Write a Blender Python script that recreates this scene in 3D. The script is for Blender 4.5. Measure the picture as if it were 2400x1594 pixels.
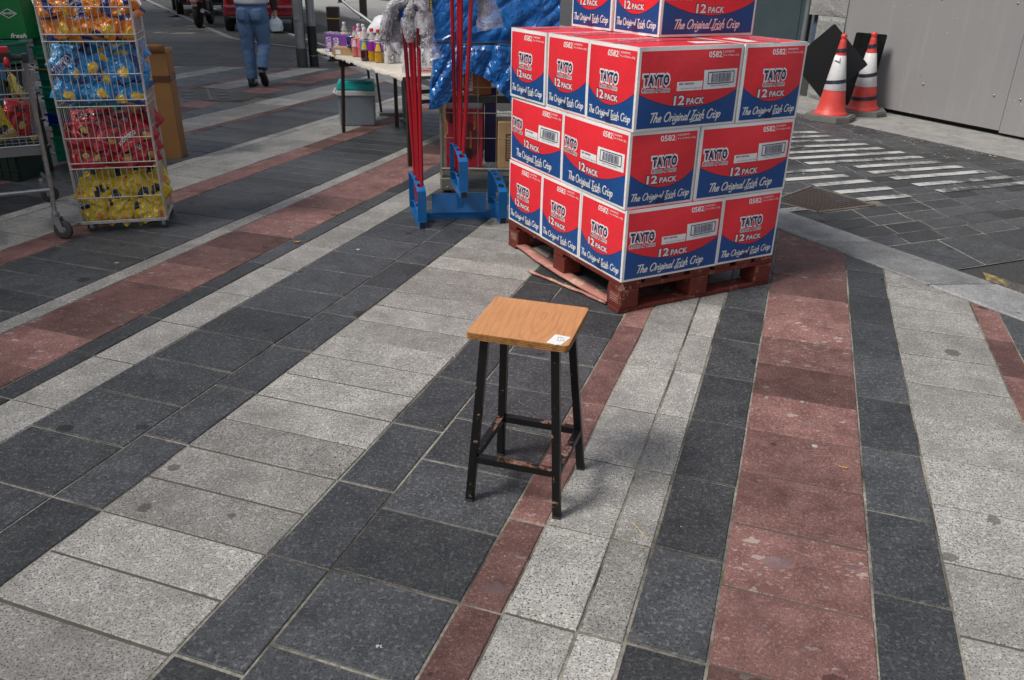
import bpy, bmesh, math, random
from mathutils import Vector, Matrix, noise, Euler
R = math.radians
rnd = random.Random(7)
scn = bpy.context.scene
COL = scn.collection
for o in list(bpy.data.objects): bpy.data.objects.remove(o)

# ------------------------------------------------------------------ camera
CAM_H = 1.58
cam_d = bpy.data.cameras.new('camera'); cam = bpy.data.objects.new('camera', cam_d); COL.objects.link(cam)
cam_d.sensor_width = 36.0; cam_d.lens = 28.32; cam_d.clip_end = 400; cam_d.clip_start = 0.05
PITCH, ROLL = 0.4379, 0.0195
_vup = Vector((0, math.sin(PITCH), math.cos(PITCH))); _fw = Vector((0, math.cos(PITCH), -math.sin(PITCH))); _x = Vector((1, 0, 0))
_right = _x*math.cos(ROLL) + _vup*math.sin(ROLL); _up = -_x*math.sin(ROLL) + _vup*math.cos(ROLL)
_m = Matrix((_right, _up, -_fw)).transposed().to_4x4(); _m.translation = Vector((0, 0, CAM_H))
cam.matrix_world = _m
cam_d.dof.use_dof = True; cam_d.dof.focus_distance = 3.4; cam_d.dof.aperture_fstop = 10.0
scn.camera = cam
scn.render.resolution_x = 1024; scn.render.resolution_y = 680

# ------------------------------------------------------------------ light
SUN_EL, SUN_AZ = R(50), R(28)            # shadows run towards +X, a little away from the camera
to_sun = Vector((-math.cos(SUN_AZ)*math.cos(SUN_EL), -math.sin(SUN_AZ)*math.cos(SUN_EL), math.sin(SUN_EL)))
world = bpy.data.worlds.new('World'); scn.world = world; world.use_nodes = True
wn = world.node_tree; bg = wn.nodes['Background']
sky = wn.nodes.new('ShaderNodeTexSky'); sky.sky_type = 'NISHITA'; sky.sun_disc = False
sky.sun_elevation = SUN_EL
sky.sun_rotation = math.atan2(to_sun.x, to_sun.y)
sky.air_density = 1.0; sky.dust_density = 3.0; sky.ozone_density = 1.0
hs = wn.nodes.new('ShaderNodeHueSaturation'); hs.inputs['Saturation'].default_value = 0.5      # thin bright cloud
wn.links.new(sky.outputs[0], hs.inputs['Color']); wn.links.new(hs.outputs[0], bg.inputs[0]); bg.inputs[1].default_value = 0.115
sun_d = bpy.data.lights.new('sun', 'SUN'); sun = bpy.data.objects.new('sun', sun_d); COL.objects.link(sun)
sun_d.energy = 2.85; sun_d.angle = R(16.0); sun_d.color = (1.0, 0.955, 0.89)
sun.rotation_euler = (-to_sun).to_track_quat('-Z', 'Y').to_euler()
sun.location = to_sun*30
scn.view_settings.view_transform = 'Standard'; scn.view_settings.look = 'None'
scn.view_settings.exposure = 0.22; scn.view_settings.gamma = 1.0

scn.cycles.max_bounces = 6; scn.cycles.diffuse_bounces = 3; scn.cycles.glossy_bounces = 3; scn.cycles.transparent_max_bounces = 10
scn.cycles.caustics_reflective = False; scn.cycles.caustics_refractive = False

# ------------------------------------------------------------------ helpers
def tag(o, label=None, cat=None, group=None, kind=None):
    if label: o['label'] = label
    if cat: o['category'] = cat
    if group: o['group'] = group
    if kind: o['kind'] = kind
    return o
def empty(name, loc=(0, 0, 0), rz=0, label=None, cat=None, group=None, parent=None):
    o = bpy.data.objects.new(name, None); COL.objects.link(o)
    o.location = loc; o.rotation_euler = (0, 0, rz); o.empty_display_size = 0.05
    if parent: o.parent = parent
    return tag(o, label, cat, group)
def obj(name, me, parent=None, loc=None, rot=None):
    o = bpy.data.objects.new(name, me); COL.objects.link(o)
    if parent is not None: o.parent = parent
    if loc is not None: o.location = loc
    if rot is not None: o.rotation_euler = rot
    return o
def copy_tree(o, parent=None):
    c = o.copy(); COL.objects.link(c)
    if parent is not None: c.parent = parent
    for ch in list(o.children): copy_tree(ch, c)
    return c
def frame(d, up=Vector((0, 0, 1))):
    d = Vector(d).normalized()
    if abs(d.dot(up)) > 0.98: up = Vector((0, 1, 0))
    s = d.cross(up).normalized(); return s, s.cross(d).normalized()
class MB:
    def __init__(s): s.v = []; s.f = []; s.mi = []; s.sm = []
    def add(s, vs, fs, m=0, smooth=False, M=None):
        b = len(s.v)
        for p in vs:
            p = Vector(p); s.v.append(tuple(M @ p if M is not None else p))
        for f in fs: s.f.append([b+i for i in f]); s.mi.append(m); s.sm.append(smooth)
        return s
    def box(s, c, sz, m=0, M=None, bev=0.0, taper=(1, 1)):
        x, y, z = [q/2 for q in sz]; cx, cy, cz = c
        if bev <= 0:
            vs = [(cx+i*x*(taper[0] if k > 0 else 1), cy+j*y*(taper[1] if k > 0 else 1), cz+k*z) for k in (-1, 1) for i, j in ((-1, -1), (1, -1), (1, 1), (-1, 1))]
            fs = [(3, 2, 1, 0), (4, 5, 6, 7)]+[(a, (a+1) % 4, (a+1) % 4+4, a+4) for a in range(4)]
            return s.add(vs, fs, m, False, M)
        bm = bmesh.new(); bmesh.ops.create_cube(bm, size=1)
        for v in bm.verts:
            t0 = taper[0] if v.co.z > 0 else 1; t1 = taper[1] if v.co.z > 0 else 1
            v.co = Vector((cx+v.co.x*2*x*t0, cy+v.co.y*2*y*t1, cz+v.co.z*2*z))
        bmesh.ops.bevel(bm, geom=bm.edges[:], offset=bev, segments=2, profile=0.6, affect='EDGES')
        bm.verts.index_update()
        s.add([v.co.copy() for v in bm.verts], [[v.index for v in f.verts] for f in bm.faces], m, False, M); bm.free(); return s
    def beam(s, p0, p1, w, h, m=0, up=Vector((0, 0, 1)), bev=0):
        p0, p1 = Vector(p0), Vector(p1); d = p1-p0; L = d.length; a, b = frame(d, Vector(up)); dn = d.normalized()
        Mx = Matrix((a, b, dn)).transposed().to_4x4(); Mx.translation = (p0+p1)/2
        return s.box((0, 0, 0), (w, h, L), m, Mx, bev)
    def tube(s, pts, r, seg=8, m=0, cap=True, smooth=True, closed=False):
        pts = [Vector(p) for p in pts]; n = len(pts); rr = r if isinstance(r, (list, tuple)) else [r]*n
        rings = []; pa = None
        for i, p in enumerate(pts):
            if closed: d = pts[(i+1) % n]-pts[i-1]
            else: d = pts[min(i+1, n-1)]-pts[max(i-1, 0)]
            d.normalize()
            if pa is None: a, b = frame(d)
            else:
                a = (pa-d*pa.dot(d))
                a = a.normalized() if a.length > 1e-6 else frame(d)[0]
                b = a.cross(d).normalized()*-1
            pa = a; b = d.cross(a).normalized()
            rings.append([p+(a*math.cos(t)+b*math.sin(t))*rr[i] for t in [2*math.pi*k/seg for k in range(seg)]])
        vs = [q for ring in rings for q in ring]; fs = []
        for i in range(n if closed else n-1):
            j = (i+1) % n
            for k in range(seg): fs.append((i*seg+k, i*seg+(k+1) % seg, j*seg+(k+1) % seg, j*seg+k))
        s.add(vs, fs, m, smooth)
        if cap and not closed:
            s.add(rings[0], [tuple(range(seg-1, -1, -1))], m); s.add(rings[-1], [tuple(range(seg))], m)
        return s
    def lathe(s, prof, seg=20, m=0, M=None, smooth=True, sx=1, sy=1):
        vs = [(r*math.cos(2*math.pi*k/seg)*sx, r*math.sin(2*math.pi*k/seg)*sy, z) for r, z in prof for k in range(seg)]
        fs = [(i*seg+k, i*seg+(k+1) % seg, (i+1)*seg+(k+1) % seg, (i+1)*seg+k) for i in range(len(prof)-1) for k in range(seg)]
        s.add(vs, fs, m, smooth, M)
        if prof[0][0] > 1e-4: s.add(vs[:seg], [tuple(range(seg-1, -1, -1))], m, False, M)
        if prof[-1][0] > 1e-4: s.add(vs[-seg:], [tuple(range(seg))], m, False, M)
        return s
    def prism(s, poly, z0, z1, m=0, M=None):
        n = len(poly); vs = [(x, y, z0) for x, y in poly]+[(x, y, z1) for x, y in poly]
        return s.add(vs, [tuple(range(n-1, -1, -1)), tuple(range(n, 2*n))]+[(i, (i+1) % n, n+(i+1) % n, n+i) for i in range(n)], m, False, M)
    def grid(s, fn, nu, nv, m=0, smooth=True):
        vs = [fn(i/nu, j/nv) for j in range(nv+1) for i in range(nu+1)]
        fs = [(j*(nu+1)+i, j*(nu+1)+i+1, (j+1)*(nu+1)+i+1, (j+1)*(nu+1)+i) for j in range(nv) for i in range(nu)]
        return s.add(vs, fs, m, smooth)
    def mesh(s, name, mats):
        me = bpy.data.meshes.new(name); me.from_pydata(s.v, [], s.f)
        if not isinstance(mats, (list, tuple)): mats = [mats]
        for x in mats: me.materials.append(x)
        me.polygons.foreach_set('material_index', s.mi); me.polygons.foreach_set('use_smooth', s.sm)
        me.update(); return me
    def build(s, name, mats, parent=None, loc=None, rot=None): return obj(name, s.mesh(name, mats), parent, loc, rot)
def solidify(o, t, off=0):
    md = o.modifiers.new('thickness', 'SOLIDIFY'); md.thickness = t; md.offset = off; return o
def remesh_mesh(mb, name, mats, vox=0.012, smooth=4, deform=None):
    """one continuous skin over overlapping lofts"""
    o = bpy.data.objects.new('tmp', mb.mesh('tmp', mats)); COL.objects.link(o)
    md = o.modifiers.new('r', 'REMESH'); md.mode = 'VOXEL'; md.voxel_size = vox; md.use_smooth_shade = True
    sm = o.modifiers.new('s', 'SMOOTH'); sm.iterations = smooth; sm.factor = 0.5
    dg = bpy.context.evaluated_depsgraph_get(); me = bpy.data.meshes.new_from_object(o.evaluated_get(dg)); me.name = name
    bpy.data.objects.remove(o)
    me.materials.clear()
    for x in (mats if isinstance(mats, (list, tuple)) else [mats]): me.materials.append(x)
    if deform:
        for v in me.vertices: v.co = deform(v.co)
    for p in me.polygons: p.use_smooth = True
    return me

# ------------------------------------------------------------------ materials
class NT:
    def __init__(s, name):
        s.m = bpy.data.materials.new(name); s.m.use_nodes = True; s.t = s.m.node_tree; s.p = s.t.nodes['Principled BSDF']
    def n(s, ty, **kw):
        nd = s.t.nodes.new('ShaderNode'+ty)
        for k, v in kw.items():
            if k in nd.inputs: nd.inputs[k].default_value = v
            else: setattr(nd, k, v)
        return nd
    def l(s, a, b): s.t.links.new(a, b)
    def ramp(s, src, stops, interp='LINEAR'):
        r = s.n('ValToRGB'); r.color_ramp.interpolation = interp
        while len(r.color_ramp.elements) < len(stops): r.color_ramp.elements.new(0.5)
        for e, (p, c) in zip(r.color_ramp.elements, stops):
            e.position = p; e.color = (c, c, c, 1) if isinstance(c, (int, float)) else (*c[:3], 1)
        s.l(src, r.inputs[0]); return r.outputs[0]
    def noise(s, co, scale, detail=2, rough=0.5, dist=0):
        x = s.n('TexNoise'); x.inputs['Scale'].default_value = scale; x.inputs['Detail'].default_value = detail
        x.inputs['Roughness'].default_value = rough; x.inputs['Distortion'].default_value = dist
        s.l(co, x.inputs['Vector']); return x.outputs[0]
    def vor(s, co, scale, feat='F1', rand=1.0):
        x = s.n('TexVoronoi', feature=feat); x.inputs['Scale'].default_value = scale; x.inputs['Randomness'].default_value = rand
        s.l(co, x.inputs['Vector']); return x
    def mix(s, f, a, b, mode='MIX'):
        x = s.n('Mix', data_type='RGBA', blend_type=mode)
        for sock, val in ((x.inputs[0], f), (x.inputs[6], a), (x.inputs[7], b)):
            if isinstance(val, (int, float)): sock.default_value = val
            elif isinstance(val, (tuple, list)): sock.default_value = (*val[:3], 1)
            else: s.l(val, sock)
        return x.outputs[2]
    def math(s, op, a, b=0.0, c=None):
        x = s.n('Math', operation=op)
        for i, val in enumerate((a, b) if c is None else (a, b, c)):
            if isinstance(val, (int, float)): x.inputs[i].default_value = val
            else: s.l(val, x.inputs[i])
        return x.outputs[0]
    def obco(s): return s.n('TexCoord').outputs['Object']
    def gen(s): return s.n('TexCoord').outputs['Generated']
    def world(s):
        g = s.n('NewGeometry'); oi = s.n('ObjectInfo'); a = s.n('VectorMath', operation='ADD'); sc = s.n('VectorMath', operation='SCALE')
        c = s.n('CombineXYZ'); s.l(oi.outputs['Random'], c.inputs[0]); s.l(oi.outputs['Random'], c.inputs[1]); sc.inputs['Scale'].default_value = 37.0
        s.l(c.outputs[0], sc.inputs[0]); s.l(g.outputs['Position'], a.inputs[0]); s.l(sc.outputs[0], a.inputs[1]); return a.outputs[0]
    def base(s, c):
        if isinstance(c, (tuple, list)): s.p.inputs['Base Color'].default_value = (*c[:3], 1)
        else: s.l(c, s.p.inputs['Base Color'])
    def set(s, **kw):
        for k, v in kw.items():
            k = k.replace('_', ' ')
            if isinstance(v, (int, float)): s.p.inputs[k].default_value = v
            elif isinstance(v, tuple): s.p.inputs[k].default_value = (*v, 1) if len(v) == 3 else v
            else: s.l(v, s.p.inputs[k])
    def bump(s, h, strength=0.3, dist=0.01):
        b = s.n('Bump'); b.inputs['Strength'].default_value = strength; b.inputs['Distance'].default_value = dist
        s.l(h, b.inputs['Height']); s.l(b.outputs[0], s.p.inputs['Normal'])
MATS = {}
def mat(name, col, rough=0.55, metal=0.0, var=0.12, scale=12, bump=0.0, bscale=60, spec=0.5, dirt=0.0, coat=0.0, dist=0.004):
    """plain surface with uneven tone, roughness and a little relief"""
    if name in MATS: return MATS[name]
    k = NT(name); co = k.obco(); nz = k.noise(co, scale, 4, 0.6)
    c0 = tuple(max(0, x*(1-var)) for x in col); c1 = tuple(min(1, x*(1+var)) for x in col)
    c = k.mix(nz, c0, c1)
    if dirt > 0:
        d = k.ramp(k.noise(co, scale*0.45, 6, 0.7), [(0.45, 0.0), (0.75, dirt)])
        c = k.mix(d, c, (0.06, 0.052, 0.045))
    k.base(c); k.set(Metallic=metal, Specular_IOR_Level=spec, Coat_Weight=coat)
    k.set(Roughness=k.ramp(nz, [(0.2, max(0.03, rough-0.1)), (0.8, min(1, rough+0.1))]))
    if bump: k.bump(k.noise(co, bscale, 4, 0.6), bump, dist)
    MATS[name] = k.m; return k.m
# ------------------------------------------------------------------ stone materials
def tone_of(k, lo, hi):
    """piece to piece shade: the object's own random number, or the tone stored on joined pieces"""
    oi = k.n('ObjectInfo'); at = k.n('Attribute', attribute_name='tone')
    t = k.math('FRACT', k.math('ADD', oi.outputs['Random'], at.outputs['Fac']))
    return k.ramp(t, [(0, lo), (1, hi)])
def stone(name, cols, speck, tone=(0.85, 1.12), rough=0.75, fine=230, stain=0.35, pebble=None, wear=0.12):
    k = NT(name); co = k.world()
    a = k.noise(co, fine, 1, 0.6); b = k.noise(co, fine*0.42, 1, 0.65); md = k.noise(co, 11, 4, 0.7); lg = md
    c = k.mix(k.ramp(md, [(0.3, 0.0), (0.7, 1.0)]), cols[0], cols[1])
    c = k.mix(k.ramp(a, [(0.34, speck[0]), (0.47, 0.0)]), c, speck[1])
    c = k.mix(k.ramp(b, [(0.55, 0.0), (0.68, speck[2])]), c, speck[3])
    if pebble:
        dv = k.n('VectorMath', operation='MULTIPLY'); dv.inputs[1].default_value = (1, 1.7, 1); k.l(co, dv.inputs[0])
        wv = k.n('VectorMath', operation='ADD'); wn_ = k.n('TexNoise'); wn_.inputs['Scale'].default_value = 30; wn_.inputs['Detail'].default_value = 2
        k.l(dv.outputs[0], wn_.inputs['Vector']); ws = k.n('VectorMath', operation='SCALE'); ws.inputs['Scale'].default_value = 0.05
        k.l(wn_.outputs['Color'], ws.inputs[0]); k.l(dv.outputs[0], wv.inputs[0]); k.l(ws.outputs[0], wv.inputs[1])
        oi_ = k.n('ObjectInfo'); dens = k.math('ADD', k.math('MULTIPLY', k.math('POWER', k.math('FRACT', k.math('MULTIPLY', oi_.outputs['Random'], 7.31)), 2.0), 2.8), 0.35)
        for sc, th, prob, pc in pebble:
            v = k.vor(wv.outputs[0], sc); sepc = k.n('SeparateColor'); k.l(v.outputs['Color'], sepc.inputs[0])
            m = k.math('MULTIPLY', k.math('LESS_THAN', v.outputs['Distance'], k.math('MULTIPLY', sepc.outputs[1], th)), k.math('LESS_THAN', sepc.outputs[0], k.math('MULTIPLY', dens, prob)))
            pcol = k.mix(sepc.outputs[2], pc, tuple(x*0.62 for x in pc))
            c = k.mix(k.math('MULTIPLY', m, 0.78), c, pcol)
    c = k.mix(k.ramp(k.noise(co, 3.6, 6, 0.76), [(0.42, 0.0), (0.68, stain)]), c, tuple(x*0.42 for x in cols[0]))
    v = k.vor(co, 4.5); sv = k.n('SeparateColor'); k.l(v.outputs['Color'], sv.inputs[0])          # trodden gum and oil spots
    spot = k.math('MULTIPLY', k.math('LESS_THAN', v.outputs['Distance'], k.math('MULTIPLY', k.math('MULTIPLY', sv.outputs[1], md), 0.36)), k.math('LESS_THAN', sv.outputs[0], 0.42))
    c = k.mix(k.math('MULTIPLY', spot, 0.7), c, tuple(x*0.25 for x in cols[0]))
    v2 = k.vor(co, 7.0); sv2 = k.n('SeparateColor'); k.l(v2.outputs['Color'], sv2.inputs[0])       # pale droppings and scuffs
    spot2 = k.math('MULTIPLY', k.math('LESS_THAN', v2.outputs['Distance'], k.math('MULTIPLY', k.math('MULTIPLY', sv2.outputs[1], a), 0.16)), k.math('LESS_THAN', sv2.outputs[0], 0.16))
    c = k.mix(k.math('MULTIPLY', spot2, 0.7), c, (0.55, 0.54, 0.52))
    c = k.mix(1.0, c, tone_of(k, tone[0], tone[1]), 'MULTIPLY')
    k.base(c); k.set(Specular_IOR_Level=0.35, Roughness=k.ramp(lg, [(0.3, rough-0.12), (0.7, rough+0.1)]))
    k.bump(a, 0.45, 0.003)
    return k.m
M_LIGHT = stone('pale_granite', ((0.29, 0.279, 0.258), (0.405, 0.391, 0.365)), (0.95, (0.035, 0.035, 0.035), 0.6, (0.60, 0.59, 0.565)), (0.76, 1.16), stain=0.6, fine=190)
M_DARK = stone('dark_basalt', ((0.043, 0.0455, 0.0495), (0.080, 0.0835, 0.089)), (0.9, (0.016, 0.017, 0.019), 0.6, (0.15, 0.155, 0.163)), (0.66, 1.3), rough=0.55, stain=0.5, fine=170)
M_RED = stone('red_sandstone', ((0.165, 0.075, 0.066), (0.275, 0.145, 0.130)), (0.75, (0.065, 0.028, 0.027), 0.55, (0.38, 0.26, 0.24)), (0.52, 1.28), stain=0.7,
              pebble=[(17, 0.36, 0.22, (0.42, 0.35, 0.31)), (48, 0.40, 0.22, (0.42, 0.33, 0.30)), (8, 0.42, 0.16, (0.20, 0.145, 0.145))])
M_SLAB = stone('worn_dark_slab', ((0.050, 0.050, 0.052), (0.072, 0.071, 0.072)), (0.5, (0.028, 0.028, 0.03), 0.5, (0.11, 0.11, 0.11)), (0.8, 1.2), rough=0.7, fine=90)
M_KERB = stone('kerb_granite', ((0.22, 0.22, 0.222), (0.33, 0.33, 0.33)), (0.8, (0.08, 0.08, 0.08), 0.4, (0.46, 0.46, 0.45)), (0.78, 1.1), stain=0.6)
M_CONC = stone('path_concrete', ((0.26, 0.25, 0.235), (0.34, 0.33, 0.315)), (0.4, (0.2, 0.195, 0.18), 0.3, (0.5, 0.49, 0.47)), (0.95, 1.05), stain=0.55, fine=120)
def mortar():
    k = NT('joint_mortar'); co = k.world(); a = k.noise(co, 2.3, 4, 0.6); b = k.noise(co, 60, 3, 0.7)
    c = k.mix(k.ramp(a, [(0.38, 0.0), (0.56, 1.0)]), (0.06, 0.055, 0.047), (0.32, 0.30, 0.25))
    c = k.mix(k.ramp(b, [(0.4, 0.0), (0.75, 0.75)]), c, (0.06, 0.055, 0.045))
    c = k.mix(k.ramp(k.noise(co, 5, 3, 0.5), [(0.62, 0.0), (0.72, 0.75)]), c, (0.07, 0.10, 0.025))     # moss
    k.base(c); k.set(Roughness=0.95, Specular_IOR_Level=0.1); k.bump(b, 0.8, 0.006); return k.m
M_MORT = mortar()
def asphalt():
    k = NT('asphalt'); co = k.world(); a = k.noise(co, 160, 3, 0.7); b = k.noise(co, 2.0, 5, 0.6); v = k.vor(co, 85)
    c = k.mix(k.ramp(a, [(0.35, 0.0), (0.62, 1.0)]), (0.022, 0.022, 0.024), (0.085, 0.085, 0.087))
    c = k.mix(k.ramp(v.outputs['Distance'], [(0.10, 0.7), (0.26, 0.0)]), c, (0.17, 0.17, 0.165))
    c = k.mix(k.ramp(b, [(0.5, 0.0), (0.8, 0.5)]), c, (0.10, 0.095, 0.085))
    k.base(c); k.set(Roughness=0.85, Specular_IOR_Level=0.3); k.bump(k.math('ADD', a, v.outputs['Distance']), 0.9, 0.008); return k.m
M_ASPH = asphalt()
def worn_paint(name, col, amount=0.5, sc=9):
    k = NT(name); co = k.world(); a = k.noise(co, sc, 6, 0.75); b = k.noise(co, 130, 3, 0.7); lg = k.noise(co, 1.6, 2, 0.5)
    s_ = k.math('ADD', k.math('MULTIPLY', a, 0.7), k.math('ADD', k.math('MULTIPLY', b, 0.3), k.math('MULTIPLY', lg, 0.6)))
    f = k.ramp(s_, [(amount+0.18, 0.0), (amount+0.36, 1.0)])
    c = k.mix(f, col, (0.06, 0.061, 0.063)); k.base(c); k.set(Roughness=0.7); k.bump(b, 0.3, 0.002); return k.m

# ------------------------------------------------------------------ ground
TH = R(71.22)
tv = Vector((math.cos(TH), math.sin(TH))); nv = Vector((math.sin(TH), -math.cos(TH)))     # along and across the paving bands
ev = Vector((0.469, -0.883)); qv = Vector((0.883, 0.469))                                     # along and across the road
def P(n, t): return tv*t+nv*n
def proj(p):
    d = Vector((p[0], p[1], (p[2] if len(p) > 2 else 0.0)))-Vector((0, 0, CAM_H)); w = d.dot(_fw)
    if w < 0.2: return None
    return (d.dot(_right)/w*1888.3+1200, 797-d.dot(_up)/w*1888.3, w)
def clip(poly, n, c, keep_less=True):
    """keep the side of the line p.n = c"""
    out = []; sg = 1 if keep_less else -1; m = len(poly)
    for i in range(m):
        a, b = poly[i], poly[(i+1) % m]; da, db = sg*(c-a.dot(n)), sg*(c-b.dot(n))
        if da >= 0: out.append(a)
        if da*db < 0: out.append(a+(b-a)*(da/(da-db)))
    return out
def area(p): return 0.5*abs(sum(p[i].x*p[(i+1) % len(p)].y-p[(i+1) % len(p)].x*p[i].y for i in range(len(p))))
def inset(poly, d):
    m = len(poly); out = []
    ctr = sum(poly, Vector((0, 0)))/m
    sgn = sum(poly[i].x*poly[(i+1) % m].y-poly[(i+1) % m].x*poly[i].y for i in range(m))
    if sgn < 0: poly = poly[::-1]
    for i in range(m):
        p0, p1, p2 = poly[i-1], poly[i], poly[(i+1) % m]
        e1 = (p1-p0).normalized(); e2 = (p2-p1).normalized(); n1 = Vector((-e1.y, e1.x)); n2 = Vector((-e2.y, e2.x))
        k = 1+n1.dot(n2); out.append(p1+(n1+n2)*(d/max(k, 0.25)))
    return out
def dedupe(poly, e=0.004):
    out = []
    for p in poly:
        if not out or (p-out[-1]).length > e: out.append(p)
    while len(out) > 1 and (out[0]-out[-1]).length <= e: out.pop()
    return out
def tile_geo(poly, joint, depth=0.02, cham=0.0025):
    a = inset(poly, joint/2); b = inset(a, cham); m = len(a)
    return [(p.x, p.y, -depth) for p in a]+[(p.x, p.y, -cham) for p in a]+[(p.x, p.y, 0) for p in b], \
        [(i, (i+1) % m, m+(i+1) % m, m+i) for i in range(m)]+[(m+i, m+(i+1) % m, 2*m+(i+1) % m, 2*m+i) for i in range(m)]+[tuple(range(2*m, 3*m))]
KERB_IN, KERB_OUT, ROAD_FAR = 4.0, 4.375, 7.69
def far_edge(x): return 13.42+0.02*(x+4)
# one big sheet that reaches the horizon, with the road, the paths and the stones laid over it
g = MB(); g.add([(-150, -40, -0.06), (150, -40, -0.06), (150, 260, -0.06), (-150, 260, -0.06)], [(0, 1, 2, 3)])
tag(g.build('ground', M_ASPH), kind='structure')
pavement = MB(); pavement.add([(p.x, p.y, -0.0038) for p in (qv*KERB_IN+ev*16, qv*KERB_IN-ev*13.6, qv*KERB_IN-ev*24, Vector((-60, 60)), Vector((-60, -10)), Vector((4, -10)))], [tuple(range(6))])
pavement = pavement.build('pavement', M_MORT); tag(pavement, kind='structure')
# bands across the paving: (from, to, stone, piece length, phase along)
BANDS = [(1.53, 1.94, 'L', 0.30, 2.509), (1.13, 1.53, 'D', 0.40, 3.21), (1.01, 1.13, 'R', 0.40, 3.633), (0.61, 1.01, 'L', 0.3035, 1.899), (0.405, 0.61, 'D', 0.404, 1.993), (0.0, 0.405, 'R', 0.3005, 1.574),
         (-0.21, 0.0, 'D', 0.4005, 1.57), (-0.335, -0.21, 'L', 0.4015, 1.563), (-0.54, -0.335, 'L', 0.4, 1.56), (-0.662, -0.54, 'R', 0.40, 1.551),
         (-1.06, -0.662, 'D', 0.3025, 1.55), (-1.266, -1.06, 'D', 0.4, 1.54), (-1.872, -1.266, 'L', 0.2012, 1.535), (-2.075, -1.872, 'D', 0.405, 1.535),
         (-2.50, -2.075, 'D', 0.3065, 1.845), (-2.73, -2.50, 'L', 0.411, 1.966), (-2.85, -2.73, 'D', 0.419, 1.967), (-3.288, -2.85, 'R', 0.32, 2.51),
         (-3.406, -3.288, 'L', 0.43, 2.804), (-4.065, -3.406, 'D', 0.211, 2.61), (-4.29, -4.065, 'R', 0.42, 3.1), (-4.77, -4.29, 'L', 0.32, 5.14), (-4.89, -4.77, 'L', 0.5, 5.2),
         (-5.59, -4.89, 'D', 0.21, 5.5), (-5.71, -5.59, 'R', 0.6, 6.0), (-6.20, -5.71, 'L', 0.44, 6.2), (-6.50, -6.20, 'D', 0.44, 7.0), (-6.95, -6.50, 'R', 0.42, 7.0),
         (-7.15, -6.95, 'D', 0.44, 7.0), (-7.6, -7.15, 'L', 0.44, 7.0), (-7.75, -7.6, 'R', 0.44, 7.0), (-8.4, -7.75, 'D', 0.3, 7.0), (-8.8, -8.4, 'L', 0.44, 7.0), (-9.3, -8.8, 'D', 0.44, 7.0), (-9.9, -9.3, 'L', 0.44, 7), (-10.6, -9.9, 'D', 0.44, 7), (-11.4, -10.6, 'L', 0.44, 7)]
M_DMORT = mat('dirty_joint', (.085, .075, .06), .95, 0, .45, 25)
for n0, n1, kind, ln, ph in BANDS:          # the pale and red bands are bedded on darker, dirtier sand
    if kind == 'D' or n1 - n0 < .15: continue
    q_ = [P(n0+.006, .3), P(n1-.006, .3), P(n1-.006, 17), P(n0+.006, 17)]; q_ = clip(clip(q_, qv, KERB_IN), Vector((0, 1)), 13.3)
    if len(q_) > 2: m = MB(); m.add([(p.x, p.y, -.0030) for p in q_], [tuple(range(len(q_)))]); m.build('bedding_strip', M_DMORT, pavement)
SM = {'L': M_LIGHT, 'D': M_DARK, 'R': M_RED}; SN = {'L': 'pale_paving_stone', 'D': 'dark_paving_stone', 'R': 'red_paving_stone'}
GRATES = [((-4.15, 9.98), (-3.25, 10.13), (-3.64, 11.02), (-4.53, 10.94)), ((-3.40, 11.6), (-2.87, 11.36), (-2.77, 11.62), (-3.38, 11.85))]
def in_quad(p, q):
    s = [ (Vector(q[(i+1) % 4])-Vector(q[i])).cross(p-Vector(q[i])) for i in range(4)]
    return all(x > 0 for x in s) or all(x < 0 for x in s)
tiles = []
for n0, n1, kind, ln, ph in BANDS:
    k0 = int((0.6-ph)/ln)-1
    for k in range(k0, 80):
        t0 = ph+k*ln
        if t0 > 19: break
        poly = [P(n0, t0), P(n1, t0), P(n1, t0+ln), P(n0, t0+ln)]
        c = sum(poly, Vector((0, 0)))/4
        if c.y < 1.0 or c.y > 14.5: continue
        pr = proj((c.x, c.y, 0))
        if pr is None or pr[0] < -450 or pr[0] > 2900 or pr[1] > 2100: continue
        full = True
        for cn, cc in ((qv, KERB_IN), (Vector((0, 1)), far_edge(c.x))):
            if any(p.dot(cn) > cc for p in poly): poly = clip(poly, cn, cc); full = False
            if len(poly) < 3: break
        poly = dedupe(poly)
        if len(poly) < 3 or area(poly) < 0.002: continue
        if any(in_quad(c, q) for q in GRATES): continue
        tiles.append([area(poly)/pr[2]**3*(1 if -100 < pr[0] < 2500 and pr[1] < 1700 else 0.05), kind, poly, c, full, (n0, n1, ln)])
tiles.sort(key=lambda x: -x[0])
shared = {}; nper = {}
joined = {'L': MB(), 'D': MB(), 'R': MB()}; jt = {'L': [], 'D': [], 'R': []}
for a, kind, poly, c, full, key in tiles:
    nper[kind] = nper.get(kind, 0)+1
    dz = rnd.uniform(-0.0008, 0.0014); tilt = (rnd.uniform(-0.003, 0.003), rnd.uniform(-0.003, 0.003), rnd.uniform(-0.0025, 0.0025))
    jw = rnd.choice((0.006, 0.008, 0.010))
    if nper[kind] <= 125:
        if full and (kind, key, jw) in shared: me = shared[(kind, key, jw)]
        else:
            vs, fs = tile_geo([p-c for p in poly], jw); m = MB(); m.add(vs, fs); me = m.mesh('paving_stone', SM[kind])
            if full: shared[(kind, key, jw)] = me
        obj(SN[kind], me, pavement, (c.x, c.y, dz), tilt)
    else:
        vs, fs = tile_geo(poly, jw); joined[kind].add([(x, y, z+dz) for x, y, z in vs], fs); jt[kind] += [rnd.random()]*len(fs)
def tone_attr(me, vals):
    at = me.attributes.new('tone', 'FLOAT', 'FACE'); at.data.foreach_set('value', vals)
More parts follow.
